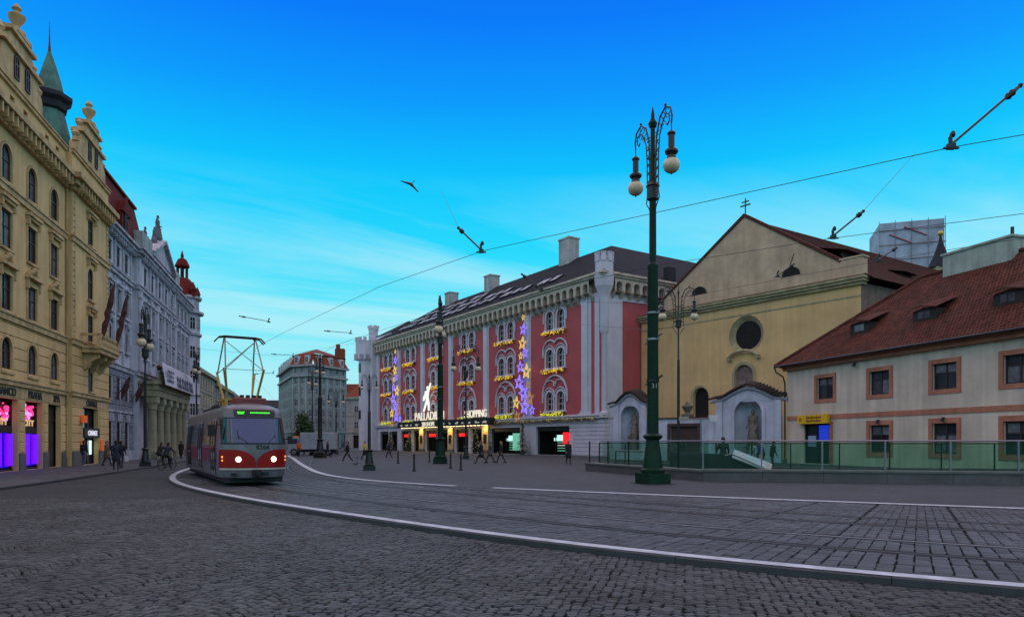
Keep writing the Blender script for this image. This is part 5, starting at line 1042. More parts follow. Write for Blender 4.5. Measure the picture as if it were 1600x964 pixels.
hr = part('roof', TILEF, ho, lambda b: b.add([(-.6,-.7,HE),(HL_,-.7,HE),(HL_,13,HE),(-.6,13,HE),(6.6,RD,RH),(HL_,RD,RH)], [(0,1,5,4),(2,3,4,5),(3,0,4)]))
# clay tiles on the street slope: courses of overlapping tiles; the nearest 300 are pieces of their own
sl_ = Vector((0, RD+.7, RH-HE)); sln = sl_.length; ud = sl_.normalized(); nr = Vector((0, -ud.z, ud.y)); ang = math.atan2(ud.z, ud.y)
TW, TLn = .23, .27; tl = []
ncol, nrow = int(HL_/TW), int(sln/TLn)
for j in range(nrow):
    d_ = j*TLn; xlo = -.6 + 7.2*(d_/sln)
    for i in range(ncol+4):
        x_ = xlo - (xlo % TW) + TW + i*TW + (TW/2 if j % 2 else 0)
        if x_ < xlo+.1 or x_ > HL_: continue
        tl.append((x_, d_))
tv = [(-.105,0,.03),(-.045,0,.052),(.045,0,.052),(.105,0,.03),(.105,.36,.004),(.045,.36,.028),(-.045,.36,.028),(-.105,.36,.004),(-.105,0,.0),(.105,0,.0)]
tf = [(0,1,6,7),(1,2,5,6),(2,3,4,5),(8,9,3,2,1,0)]
tileM = MB().add(tv, tf).mesh('roof_tile', TILE)
def tile_world(x_, d_): return Vector((x_, -.7, HE)) + ud*d_
camd = []
Mh = Matrix.Translation(ho.location) @ Matrix.Rotation(HAZ, 4, 'Z')
for x_, d_ in tl:
    p = Mh @ tile_world(x_, d_); camd.append(p.y + (1000 if abs(p.x/max(p.y,1)) > .735 else 0))
order = sorted(range(len(tl)), key=lambda k: camd[k]); bigs = order[:300]; rest = order[300:]
for k in bigs:
    o = place('roof_tile', tileM, hr, tile_world(*tl[k]) + nr*random.uniform(.0,.012)); o.rotation_euler = (ang, 0, random.uniform(-.02,.02))
V = []; F = []; Rx = Matrix.Rotation(ang, 4, 'X')
tvr = [Rx @ Vector(v) for v in tv]
for k in rest:
    o_ = len(V); p = tile_world(*tl[k]) + nr*random.uniform(.0,.012); jx = random.uniform(-.008,.008)
    V += [(v.x+p.x+jx, v.y+p.y, v.z+p.z) for v in tvr]; F += [tuple(i+o_ for i in f) for f in tf]
me = bpy.data.meshes.new('roof_tiles'); me.from_pydata(V, [], F); me.materials.append(TILE); o = place('roof_tiles', me, hr); o['kind'] = 'stuff'
part('ridge_tiles', TILE, hr, lambda b: [b.tube([(6.6+k*.42, RD, RH+.05),(6.6+k*.42+.46, RD, RH+.08)], [.14,.17], 8) for k in range(60)])
hipd = Vector((7.2, RD+.7, RH-HE)); part('hip_tiles', TILE, hr, lambda b: [b.tube([tuple(Vector((-.6,-.7,HE+.06))+hipd*(k/26)), tuple(Vector((-.6,-.7,HE+.09))+hipd*((k+1.1)/26))], [.17,.13], 8) for k in range(26)])
for x_, sc2 in ((5.9, 1.), (11.2, 1.), (16.6, 1.05), (22., 1.)):
    d0 = 2.6; p = tile_world(x_, d0); dm = part('dormer', TILEF, hr, lambda b: b.add([(x_-1.15,p.y-.2,p.z+.85),(x_,p.y-.24,p.z+1.08),(x_+1.15,p.y-.2,p.z+.85),(x_+.95,p.y+1.75,p.z+1.62),(x_,p.y+1.8,p.z+1.72),(x_-.95,p.y+1.75,p.z+1.62),(x_-1.15,p.y-.2,p.z+.77),(x_,p.y-.24,p.z+1.0),(x_+1.15,p.y-.2,p.z+.77)], [(0,1,4,5),(1,2,3,4),(6,7,1,0),(7,8,2,1)]))
    part('dormer_front', WOODD, dm, lambda b: b.prism([(x_-.85,p.z+.1),(x_+.85,p.z+.1),(x_+.85,p.z+.8),(x_,p.z+.95),(x_-.85,p.z+.8)], p.y+.05, p.y+1.2)); part('pane', GLASSC, dm, lambda b: [b.box(x_-.42+j*.44, x_-.02+j*.44, p.y+.02, p.y+.045, p.z+.25, p.z+.72) for j in (0,1)])
CHP = mat('pale_green_chimney_render', (.38,.45,.38), .85, .2, bump=.2, streak=.25)
cx_ = part('chimney', CHP, hr, lambda b: (b.box(8.8, 13.6, RD-.7, RD+1.3, RH-1.2, RH+.9), b.box(8.7, 13.7, RD-.8, RD+1.4, RH+.902, RH+1.04))); part('flue_pipe', IRON, cx_, lambda b: b.tube([(13.1,RD,RH+1.0),(13.1,RD,RH+1.7)], .1, 8))
part('shop_front', FASC, ho, lambda b: (b.box(1.9, 4.5, .22, .28, 0, 3.0), b.box(1.9,2.0,.1,.22,0,3), b.box(4.4,4.5,.1,.22,0,3), b.box(3.15,3.22,.1,.22,0,3))); part('door_jamb', HP, ho, lambda b: b.box(4.52, 4.85, -.04, .0, .0, 3.1))
YSG = mat('yellow_sign_board', (.72,.42,.008), .5, .1, bump=0); BLUS = glow('blue_screen', (.01,.05,.8), .6); 
ys = sign('shop_sign', 'yellow box sign with brown lettering over the dark kiosk window', ho, 3.1, -.1, 2.98, 3.1, .66, YSG, .25)
bt = mat('brown_print', (.22,.07,.005), .6, .1, bump=0); part('printed_line', bt, ys, lambda b: [b.box(-.55+q*.17+z_*.0, -.55+q*.17+.13, -.262, -.251, .12+z_*.24, .12+z_*.24+(.15 if q % 3 else .19)) for z_ in (0,1) for q in range(9)])
part('emblem', bt, ys, lambda b: b.ring([(-1.2+.18*x_, .32+.18*z_) for x_, z_ in ((-1,0),(0,-1),(1,0),(0,1))], [(-1.2+.1*x_, .32+.1*z_) for x_, z_ in ((-1,0),(0,-1),(1,0),(0,1))], -.26, -.25))
sign('lit_screen', 'glowing deep blue screen in the dark kiosk window', ho, 3.75, .2, 1.75, .95, 1.1, BLUS, .05)
sign('paper_notice', 'pale blue notice sheet in the dark kiosk window', ho, 2.55, .2, 1.3, .85, .8, mat('pale_blue_paper', (.28,.38,.55), .8, .1, bump=0), .04)
for x_, z_, lb in ((7.0,7.0,'small dark wall lamp high under the eaves of the cream house'), (9.0,3.05,'small dark wall lamp over the nearest lower window beside the kiosk'), (13.8,3.05,'small dark wall lamp over the lower window with red reflections')):
    t = thing('wall_lamp', lb, 'lamp', LW(ho, x_, 0, z_), HAZ); part('housing', IRON, t, lambda b: (b.box(-.05,.05,-.2,0,-.03,.05), b.lathe([(.02,.0),(.1,-.1),(.12,-.2)], 8, (0,-.2))))

# ---------------------------------------------------------------- station entrance: stone parapet, glass balustrade, escalators
PAR = mat('grey_granite_parapet', (.085,.082,.082), .6, .3, scale=1.2, bump=.25, bscale=50, dark=((.05,.05,.05), .4))
PARC = mat('green_grey_coping', (.10,.115,.10), .6, .3, scale=1.5, bump=.2, bscale=40)
gl = bpy.data.materials.new('green_balustrade_glass'); gl.use_nodes = True; t_ = gl.node_tree; t_.nodes.clear()
o1 = t_.nodes.new('ShaderNodeOutputMaterial'); mxx = t_.nodes.new('ShaderNodeMixShader'); tr = t_.nodes.new('ShaderNodeBsdfTransparent'); gs_ = t_.nodes.new('ShaderNodeBsdfGlossy'); df = t_.nodes.new('ShaderNodeBsdfDiffuse'); m2 = t_.nodes.new('ShaderNodeMixShader'); fz0 = t_.nodes.new('ShaderNodeLayerWeight'); fz0.inputs[0].default_value = .5; fz = t_.nodes.new('ShaderNodeMath'); fz.operation = 'POWER'; fz.inputs[1].default_value = 4.; t_.links.new(fz0.outputs['Facing'], fz.inputs[0])
tr.inputs[0].default_value = (.80,.94,.88,1); gs_.inputs[1].default_value = .03; df.inputs[0].default_value = (.06,.17,.12,1); m2.inputs[0].default_value = .07
t_.links.new(tr.outputs[0], m2.inputs[1]); t_.links.new(df.outputs[0], m2.inputs[2]); t_.links.new(fz.outputs[0], mxx.inputs[0]); t_.links.new(m2.outputs[0], mxx.inputs[1]); t_.links.new(gs_.outputs[0], mxx.inputs[2]); t_.links.new(mxx.outputs[0], o1.inputs[0])
MPTS = [(4.2,39.6),(8.0,28.9),(19.4,26.3),(34,23.0)]
en = thing('station_entrance', 'station stairwell enclosure with low granite parapet and green glass balustrade', 'balustrade', (0,0,0))
def seg_iter(pts):
    for p, q in zip(pts, pts[1:]): p, q = Vector(p), Vector(q); yield p, q, (q-p).normalized(), (q-p).length
pieces = []
for si, (p, q, d_, ln) in enumerate(seg_iter(MPTS)):
    n_ = max(1, round(ln/2.3)); a = math.atan2(d_.y, d_.x); hh = .48 if si else .44
    for k in range(n_):
        x0_, x1_ = ln*k/n_, ln*(k+1)/n_
        part('parapet_stone', PAR, en, lambda b: b.box(x0_+.006, x1_-.006, 0, .55, -.05, hh-.07), (p.x, p.y, 0), a)
        part('coping_stone', PARC, en, lambda b: b.cham(x0_+.004, x1_-.004, -.05, .6, hh-.068, hh+.03, .02), (p.x, p.y, 0), a)
        if si or k > 0:
            part('glass_panel', gl, en, lambda b: b.box(x0_+.05, x1_-.05, .26, .28, hh+.05, 1.62), (p.x, p.y, 0), a)
        part('baluster_post', STEEL if si else GREEN, en, lambda b: b.box(x0_-.03, x0_+.03, .24, .3, hh+.02, 1.68), (p.x, p.y, 0), a)
    part('handrail', STEEL, en, lambda b: b.tube([(0 if si else ln/n_*.6, .27, 1.68),(ln, .27, 1.68)], .035, 8), (p.x, p.y, 0), a)
BP = [(6.0,47.5),(15.0,37.2),(34,33.0)]
for si, (p, q, d_, ln) in enumerate(seg_iter(BP)):
    n_ = max(1, round(ln/2.4)); a = math.atan2(d_.y, d_.x)
    for k in range(n_):
        x0_, x1_ = ln*k/n_, ln*(k+1)/n_
        part('glass_panel', gl, en, lambda b: b.box(x0_+.05, x1_-.05, -.01, .01, .3, 1.5), (p.x, p.y, 0), a); part('baluster_post', GREEN, en, lambda b: b.box(x0_-.03, x0_+.03, -.03, .03, 0, 1.55), (p.x, p.y, 0), a)
    part('handrail', GREEN, en, lambda b: b.tube([(0,0,1.56),(ln,0,1.56)], .035, 8), (p.x, p.y, 0), a); part('back_parapet', PAR, en, lambda b: b.box(0, ln, .02, .4, -.02, .28), (p.x, p.y, 0), a)
# escalator: sloping balustrades with a lit advertising strip between dark flanks
es = thing('escalator', 'escalator head with pale advertising strip sloping down behind the glass', 'escalator', (10.3, 32.2, 0), R(-33))
ADV = mat('pale_advert_strip', (.36,.42,.50), .4, .25, scale=2.5, bump=0, emit=((.45,.55,.7), .1), dark=((.55,.18,.1), .7))
part('flank', mat('dark_green_panel', (.02,.03,.027), .4, .3, bump=0), es, lambda b: (b.prism([(-3.2,0),(0,0),(-.0,1.05),(-3.2,1.15)], .3, .5), b.prism([(-.0,0),(2.4,0),(0,1.05)], .3, .5)))
part('advert_strip', ADV, es, lambda b: b.add([(0,-.15,.95),(.0,.22,1.3),(1.7,.22,.65),(1.7,-.15,.3),(0,-.13,.9),(.0,.24,1.25),(1.7,.24,.6),(1.7,-.13,.25)], [(0,3,2,1),(4,5,6,7),(0,4,7,3),(1,2,6,5)]))
for y_ in (-.22, .75): part('handrail', BLACK if y_ > 0 else STEEL, es, lambda b: b.tube([(-.3,y_,1.0),(0,y_,1.08),(1.8,y_,.3)], .035, 8))
part('inner_glass', gl, es, lambda b: b.prism([(0,.15),(2.3,.05),(0,1.0)], .85, .87))
sr = thing('stair_rail', 'green metal handrail frame slanting at the open stair end', 'handrail', (5.7, 38.0, 0), R(-60)); part('rail', STEEL, sr, lambda b: b.tube([(0,0,1.15),(2.4,0,1.15),(3.6,0,.05)], .05, 8)); part('posts', GREEN, sr, lambda b: (b.tube([(0,0,0),(0,0,1.15)], .04), b.tube([(0,0,.6),(2.9,0,.6)], .03)))
pr = thing('signpost', 'slim grey signpost with two small boards and a floodlight behind the glass', 'sign post', (rx(1095)*43, 43, 0)); part('post', STEEL, pr, lambda b: b.tube([(0,0,0),(0,0,3.15)], .05, 8)); part('crossbar', STEEL, pr, lambda b: b.tube([(-1.3,0,3.05),(.9,0,3.1)], .035, 6)); part('floodlight', WHITEF, pr, lambda b: b.box(.5,.95,-.2,.15,2.9,3.3)); part('board', mat('beige_board', (.32,.31,.24), .7, .1, bump=0), pr, lambda b: (b.box(-1.35,-.75,-.02,.02,2.95,3.2)))
# ================================================================ tram
TSIL = mat('silver_grey_tram_paint', (.145,.15,.16), .35, .3, scale=2.5, bump=.03, bscale=4, spec=.5, streak=.3)
TRED = mat('tram_red_paint', (.27,.006,.004), .35, .18, scale=1.5, bump=.03, bscale=4, spec=.25)
TDRED = mat('dull_red_tram_side', (.17,.022,.022), .4, .25, scale=1.5, bump=.03, bscale=4, spec=.5)
TGL = mat('tram_window_glass', (.02,.025,.032), .05, .2, bump=.01, bscale=2, spec=.6)
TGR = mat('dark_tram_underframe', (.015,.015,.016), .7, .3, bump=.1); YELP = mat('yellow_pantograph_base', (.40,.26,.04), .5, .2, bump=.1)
HEAD = glow('headlight', (1.,.80,.45), 9.); HALO = glow('small_amber_lamp', (1,.3,.04), 2.0); LED = glow('green_led', (.08,1,.04), 1.6)
tram = thing('tram', 'red and silver old tram with lit headlights and raised pantograph, rounding the curve', 'tram', (-9.45, 25.6, 0), math.atan2(.505, .863))   # local -y = forward, +x = its left side
# body surface: half width and nose position by height
def hw_(z): 
    if z < .45: return 1.16 + (z-.3)*.4
    if z < 1.5: return 1.22 + .02*(z-.45)
    if z < 2.72: return 1.24 - .085*(z-1.5)
    k = min(1, (z-2.72)/.45); return (1.24-.1037)*math.sqrt(max(0, 1-k**2.2))
def yf(z):
    if z < .7: return .10 - .12*(z-.3)
    if z < 1.5: return .05
    if z < 2.72: return .05 + .26*(z-1.5)
    k = min(1, (z-2.72)/.45); return .367 + 1.6*(1-math.sqrt(max(0, 1-k**2)))
TL = 13.9
def front(x, z, e=0.):      # point on the nose at lateral x
    w = hw_(z)+e; t = min(1, abs(x)/max(w, .001)); return (x, yf(z)-e + 1.05*(1-(1-t**2.5)**(1/2.5)), z)
def ring_pts(z, e=0., n=13):
    w = hw_(z)+e; P = []
    for i in range(n+1):
        a = -math.pi/2 + math.pi*i/n; x = w*math.copysign(abs(math.sin(a))**.8, math.sin(a)); P.append(front(x, z, e))
    yend = TL + e - .25*max(0,(z-1.5))*.5
    back = [(w, P[-1][1]+.2, z)] + [(w, yend-1.0, z)] + [(w*math.cos(R(a))**.5 if a < 90 else 0, yend-1.0+1.0*math.sin(R(a))**.9, z) for a in (30,60,85)]
    P += back + [(-p[0], p[1], p[2]) for p in back[::-1]]
    return P
zs_ = [.32,.45,.68,.74,1.0,1.5,1.9,2.3,2.72,2.82,2.92,3.0,3.06,3.11,3.15,3.17]
b = MB(); rings = [ring_pts(z) for z in zs_]; m_ = len(rings[0])
b.v = [p for r_ in rings for p in r_]
for i in range(len(zs_)-1):
    for j in range(m_): b.f.append((i*m_+j, i*m_+(j+1) % m_, (i+1)*m_+(j+1) % m_, (i+1)*m_+j)); b.m.append(0)
b.f.append(tuple((len(zs_)-1)*m_+j for j in range(m_))); b.m.append(0)
body = b.build('body', TSIL, tram, smooth=35)
WSC = mat('windscreen_glass', (.010,.035,.12), .06, .3, bump=.08, bscale=1.3, spec=.6); WSC.node_tree.nodes['Principled BSDF'].inputs['IOR'].default_value = 1.55  # blue base colour stands in for sky reflected in the glass
def patch_front(b, x0, x1, zlo, zhi, e, nx=12, nz=4):
    """zlo, zhi: functions of x"""
    V = [front(x0+(x1-x0)*i/nx, zlo(x0+(x1-x0)*i/nx)+(zhi(x0+(x1-x0)*i/nx)-zlo(x0+(x1-x0)*i/nx))*k/nz, e) for k in range(nz+1) for i in range(nx+1)]
    b.add(V, [(k*(nx+1)+i, k*(nx+1)+i+1, (k+1)*(nx+1)+i+1, (k+1)*(nx+1)+i) for k in range(nz) for i in range(nx)])
def patch_side(b, s, y0, y1, z0, z1, e, nz=4, ny=1):
    V = [(s*(hw_(z0+(z1-z0)*k/nz)+e), y0+(y1-y0)*i/ny, z0+(z1-z0)*k/nz) for k in range(nz+1) for i in range(ny+1)]
    b.add(V, [(k*(ny+1)+i, k*(ny+1)+i+1, (k+1)*(ny+1)+i+1, (k+1)*(ny+1)+i) for k in range(nz) for i in range(ny)])
c_ = lambda v: (lambda x: v)
def swoop(x): t = min(1, abs(x)/.80); return .80 + .56*math.sqrt(max(0, 1-(1-t)**2.0))
for s in (-1, 1):
    part('red_nose_panel', TRED, body, lambda b: patch_front(b, s*.015, s*1.215, c_(.69), swoop, .008, 18, 4), smooth=50)
part('windscreen', WSC, body, lambda b: patch_front(b, -.80, .80, c_(1.61), c_(2.52), .012, 16, 6), smooth=60)
for s in (-1, 1): part('windscreen_corner', TGL, body, lambda b: patch_front(b, s*.87, s*1.155, c_(1.62), c_(2.50), .012, 8, 6), smooth=60)
part('windscreen_gasket', BLACK, body, lambda b: (patch_front(b, -1.17, 1.17, c_(1.565), c_(1.605), .014, 20, 1), patch_front(b, -1.16, 1.16, c_(2.525), c_(2.56), .014, 20, 1)))
part('destination_display', FASC, body, lambda b: patch_front(b, -.74, .74, c_(2.60), c_(2.86), .03, 12, 3))
rr = random.Random(2)
def ledrow(b, x0, x1, z):
    x = x0
    while x < x1:
        p = front(x, z, .05); w = rr.uniform(.02,.05); b.box(p[0], p[0]+w, p[1]-.004, p[1], z-.022, z+.022); x += w+.014
part('led_text', LED, body, lambda b: (ledrow(b, -.62, -.38, 2.75), ledrow(b, -.18, .52, 2.735), ledrow(b, -.60, -.42, 2.70)))
part('bumper_strip', mat('pale_bumper_strip', (.5,.48,.42), .4, .2, bump=0), body, lambda b: patch_front(b, -1.2, 1.2, c_(.61), c_(.675), .02, 20, 1))
for s in (-1, 1):
    p = front(s*.62, 1.0, .0)
    hl = part('headlight', HEAD, body, lambda b: b.ball((p[0], p[1]-.02, p[2]), .095, 14, 8, (1,.45,1)), smooth=60); part('headlight_ring', STEEL, hl, lambda b: b.tube([(p[0]+.11*math.cos(t*.5236), p[1]-.012, p[2]+.11*math.sin(t*.5236)) for t in range(12)], .018, 6, closed=True))
    p2 = front(s*1.12, 1.02, .0); part('indicator_lamp', HALO, body, lambda b: (b.ball((p2[0], p2[1]-.01, p2[2]+.07), .04, 8, 5), b.ball((p2[0], p2[1]-.01, p2[2]-.06), .035, 8, 5)))
lettering('8264', .24, LETTER, body, (.22, front(.45,1.42)[1]-.03, 1.37), .006, bold=.004)
part('wiper', BLACK, body, lambda b: [b.tube([front(x0, z0, .035), front(x1, z1, .035)], .011, 5) for x0, z0, x1, z1 in ((-.28,1.6,-.62,1.85),(.42,1.6,.72,1.9),(-.62,1.75,-.66,2.1))])
part('coupler', TGR, body, lambda b: (b.box(-.16,.16,-.10,.3,.35,.62), b.box(-.07,.07,-.26,-.08,.42,.56), b.box(.2,.42,-.04,.2,.44,.52), b.box(-.86,-.7,.02,.3,.4,.5)))
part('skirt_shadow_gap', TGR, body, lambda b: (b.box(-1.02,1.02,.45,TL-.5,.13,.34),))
part('side_red_band', TDRED, body, lambda b: [patch_side(b, s, 1.95 if s > 0 else 2.95, TL-1.2, .86, 1.42, .006, 3) for s in (-1,1)] + [patch_side(b, -1, 1.25, 1.32, .86, 1.42, .006)])
for s in (-1, 1):
    for k, (y0, y1) in enumerate(((3.35,4.45),(4.55,5.65),(7.4,8.4),(8.5,9.4),(9.5,10.2),(12.1,12.7)) if s < 0 else [(2.2+q*1.25, 3.3+q*1.25) for q in range(8)]):
        part('side_window', TGL, body, lambda b: patch_side(b, s, y0, y1, 1.56, 2.45, .010, 4)); 
DOORM = mat('brushed_door_metal', (.22,.22,.23), .45, .25, bump=.03)
for y0, y1 in ((1.5,2.8),(5.9,7.25),(10.4,11.8)):
    dr = part('door', DOORM, body, lambda b: patch_side(b, -1, y0, y1,   .40, 2.55, .018, 8))
    for q in range(2): 
        a_ = y0+.08+q*(y1-y0)/2; e_ = y0+(q+1)*(y1-y0)/2-.08; part('door_glass', TGL, dr, lambda b: (patch_side(b, -1, a_, e_, 1.25, 2.46, .026, 5), patch_side(b, -1, a_, e_, .55, 1.15, .026, 3)))
    part('door_frame', BLACK, dr, lambda b: [b.tube([(-(hw_(z)+.02), yy, z) for z in (.4,1,1.5,2,2.42)], .022, 5) for yy in (y0, (y0+y1)/2, y1)])
part('mirror', BLACK, body, lambda b: (b.tube([(-1.12,.95,2.3),(-1.45,.7,2.25)], .02, 5), b.box(-1.60,-1.34,.62,.72,1.85,2.28))); part('mirror', BLACK, body, lambda b: (b.tube([(1.1,.95,1.75),(1.35,.75,1.75)], .02, 5), b.box(1.27,1.44,.68,.76,1.56,1.86)))
for s in (-1, 1):
    part('panel_seam', TGR, body, lambda b: [patch_side(b, s, yy, yy+.02, .36, 1.5, .022, 4) for yy in ((2.95,4.5,5.7,7.4,8.9,10.3,12.0) if s < 0 else (2.1,4.0,6.0,8.0,10.0,12.0))])
    part('waist_rail', STEEL, body, lambda b: patch_side(b, s, 1.3, TL-1.1, 1.47, 1.51, .02, 1))
    part('skirt_seam', TGR, body, lambda b: patch_side(b, s, 1.3, TL-1.1, .80, .815, .012, 1))
part('nose_seam', TGR, body, lambda b: (patch_front(b, -.01, .01, c_(.36), c_(.6), .006, 1, 2), patch_front(b, -1.2, 1.2, c_(.592), c_(.603), .012, 20, 1)))
rfm = part('roof_unit', TDRED, body, lambda b: b.cham(-.55,.62,1.45,2.6,3.1,3.36,.05)); part('roof_vents', BLACK, rfm, lambda b: [b.box(-.32+k*.22, -.19+k*.22, 1.6,1.8,3.36,3.47) for k in range(4)])
part('roof_boxes', TGR, body, lambda b: (b.cham(-.6,.6,6.2,8.0,3.1,3.35,.08), b.cham(-.5,.5,9.6,12.4,3.08,3.3,.08))); part('roof_cable', BLACK, body, lambda b: b.tube([(-.9,1.9,2.86),(-.95,2.6,3.0),(-.8,3.2,3.2)], .03, 6))
for yb_ in (3.4, 10.2):
    bg_ = part('bogie', TGR, tram, lambda b: (b.box(-.95,-.8,yb_-1.2,yb_+1.2,.28,.5), b.box(.8,.95,yb_-1.2,yb_+1.2,.28,.5)))
    for dy in (-.95,.95):
        for s in (-.72,.72): part('wheel', STEEL, bg_, lambda b: (setattr(b,'X', Matrix.Translation((s, yb_+dy, .35)) @ Matrix.Rotation(R(90),4,'Y')), b.lathe([(.05,-.07),(.34,-.07),(.35,.05),(.05,.07)], 18)))
pg = part('pantograph', YELP, tram, lambda b: (b.box(-.75,.75,3.0,4.6,3.32,3.40), b.box(-.7,-.58,3.0,4.6,3.1,3.32), b.box(.58,.7,3.0,4.6,3.1,3.32), [b.tube([(s*.55,y0,3.3),(s*.78,yk,4.75-.15)], .035, 6) for s in (-1,1) for y0, yk in ((3.25,2.75),(4.35,4.85))][:0] or 0))
GRYT = mat('pale_pantograph_tube', (.24,.24,.22), .45, .2, metal=.4, bump=0)
ZT = 6.0
part('lower_arms', YELP, pg, lambda b: [b.tube([(s*.55, y0, 3.4),(s*.72, yk, 4.55)], .03, 6) for s in (-1,1) for y0, yk in ((3.3,2.65),(4.3,4.95))])
part('upper_arms', GRYT, pg, lambda b: ([b.tube([(s*.72, yk, 4.55),(s*.60, 3.8+(.12 if yk > 3.8 else -.12), ZT-.05)], .028, 6) for s in (-1,1) for yk in (2.65,4.95)], [b.tube([(-.72,yk,4.55),(.60,3.8,ZT-.15)], .018, 5) for yk in (2.65,4.95)], [b.tube([(.72,yk,4.55),(-.60,3.8,ZT-.15)], .018, 5) for yk in (2.65,)], [b.tube([(-.72,yk,4.55),(.72,yk,4.55)], .012, 6) for yk in (2.65,)]))
part('collector_bow', TGR, pg, lambda b: [b.tube([(-.98,yy,ZT-.22),(-.82,yy,ZT-.04),(-.6,yy,ZT),(.6,yy,ZT),(.82,yy,ZT-.04),(.98,yy,ZT-.22)], .032, 6) for yy in (3.62,3.98)] + [b.box(-.62,-.56,3.6,4.0,ZT-.06,ZT-.02), b.box(.56,.62,3.6,4.0,ZT-.06,ZT-.02)])
seatm = mat('dim_tram_interior', (.10,.09,.08), .8, .3, bump=0)

# ================================================================ people: one continuous skin from posed limbs
SKIN = mat('skin', (.36,.21,.15), .6, .1, bump=0)
def cloth(name, c): return mat(name, c, .85, .25, scale=5, bump=.3, bscale=40)
CL_ = {'black': cloth('black_coat', (.012,.012,.014)), 'navy': cloth('navy_coat', (.016,.02,.04)), 'grey': cloth('grey_wool', (.07,.07,.075)), 'brown': cloth('brown_coat', (.12,.075,.045)), 'yellow': cloth('yellow_jacket', (.50,.42,.01)), 'blue': cloth('blue_jacket', (.02,.05,.28)), 'green': cloth('dark_green_jacket', (.015,.03,.022)), 'white': cloth('white_top', (.45,.45,.48)), 'jeans': cloth('pale_jeans', (.10,.115,.15)), 'djeans': cloth('dark_trousers', (.014,.015,.022)), 'orange': cloth('orange_vest', (.6,.12,.01)), 'shoe': cloth('dark_shoe', (.012,.011,.01)), 'wshoe': cloth('white_shoe', (.4,.4,.4)), 'hair': cloth('dark_hair', (.018,.012,.009)), 'fair': cloth('fair_hair', (.25,.16,.07)), 'red': cloth('red_bag', (.5,.05,.02))}
def fk(p, l, pitch, roll=0., fwd=Vector((0,-1,0))):
    """limb end: pitch forward (+) from straight down, roll outwards along +x"""
    return p + Vector((math.sin(roll)*math.cos(pitch), -math.sin(pitch)*math.cos(roll)*1., -math.cos(pitch)*math.cos(roll)))*l
def person(label, loc, face, top='black', legs='djeans', hair='hair', shoe='shoe', H=1.72, stride=.35, armsw=.35, sit=False, lean=0., coat=0., group=None, arms=None, skirt=None, stone=None, name='person', parent_loc_z=0., bag=None, headturn=0, hood=False):
    k = H/1.75; hipz = .93*k; t = thing(name, label, 'statue' if stone else 'person', (loc[0], loc[1], parent_loc_z), face, group)
    caps = []     # (a, b, ra, rb, matname)
    V_ = Vector
    pel = V_((0,0,hipz)); 
    la = R(lean); up = V_((0, -math.sin(la), math.cos(la)))
    chest = pel + up*.36*k; neck = pel + up*.52*k; head = pel + up*.68*k + V_((0,-.02,0))
    sh = [neck + V_((s*.19*k, 0, -.04*k)) for s in (-1,1)]
    hips = [pel + V_((s*.095*k,0,-.02)) for s in (-1,1)]
    caps += [(pel+V_((-.05*k,0,0)), pel+V_((.05*k,0,0)), .135*k, .135*k, top if coat else legs), (pel, chest, .14*k, .155*k, top), (chest+V_((-.07*k,0,0)), chest+V_((.07*k,0,0)), .135*k, .135*k, top), (chest, neck, .15*k, .075*k, top), (sh[0], sh[1], .078*k, .078*k, top), (neck, head, .058*k, .06*k, 'skin')]
    caps += [(head+V_((0,0,-.03*k)), head+V_((0,.005,.055*k)), .083*k, .10*k, 'skin'), (head+V_((0,-.085*k,-.01)), head+V_((0,-.098*k,-.02*k)), .024*k, .02*k, 'skin')]
    for s in (0,1): caps.append((head+V_(((s*2-1)*.096*k,.01,0)), head+V_(((s*2-1)*.098*k,.012,.03*k)), .018*k, .018*k, 'skin'))
    if not stone: caps.append((head+V_((0,.03*k,.05*k)), head+V_((0,.0,.075*k)), .098*k, .094*k, hair)); caps.append((head+V_((0,.05*k,.02*k)), head+V_((0,.07*k,-.05*k if hair != 'fair' else -.2*k)), .085*k, .06*k, hair))
    hands = []
    for s in (0,1):
        sg = s*2-1; ph = stride*(1 if s else -1)
        if sit: kn = fk(hips[s], .43*k, R(78 if s else 50), sg*.08); an = fk(kn, .42*k, R(-2 if s else -8)); 
        else:
            kn = fk(hips[s], .43*k, ph*.9 + (.12 if ph > 0 else .05), sg*.03); an = fk(kn, .43*k, ph*.75 - (.25 if ph < 0 else .0))
        toe = an + V_((sg*.02, -.17*k, -.035*k))
        caps += [(hips[s], kn, .092*k, .062*k, legs), (kn, an, .06*k, .042*k, legs), (an+V_((0,.03,-.02*k)), toe, .048*k, .04*k, shoe)]
        if coat: caps.append((pel+V_((sg*.06*k,0,0)), pel+V_((sg*.08*k, -.04*sg*(1 if ph > 0 else 1), -coat)), .145*k, .155*k, top))
        if arms: ua, fa, ro = arms[s]
        else: ua, fa, ro = -ph*armsw*2, -ph*armsw*2+.35, .1
        elb = fk(sh[s], .29*k, ua, sg*ro); wr = fk(elb, .25*k, fa, sg*ro*.3); hand = fk(wr, .09*k, fa+.1, 0)
        caps += [(sh[s], elb, .062*k, .05*k, top), (elb, wr, .05*k, .036*k, top), (wr, hand, .034*k, .038*k, 'skin')]; hands.append((wr, hand, sg))
    if skirt: caps.append((pel+V_((0,0,.05)), V_((0,0,.16)), .17*k, skirt, top))
    b = MB()
    for a, c, ra, rb_, m_ in caps:
        d = (c-a); L_ = max(d.length, 1e-4); n = 4; d = d/L_
        pts = [a - d*ra*.92, a - d*ra*.6] + [a + (c-a)*q/n for q in range(n+1)] + [c + d*rb_*.6, c + d*rb_*.92]
        rs = [ra*.38, ra*.8] + [ra + (rb_-ra)*q/n for q in range(n+1)] + [rb_*.8, rb_*.38]
        b.tube([tuple(p) for p in pts], rs, 10)
    zmin = min(min(c_[0].z-c_[2], c_[1].z-c_[3]) for c_ in caps if c_[4] == shoe); 
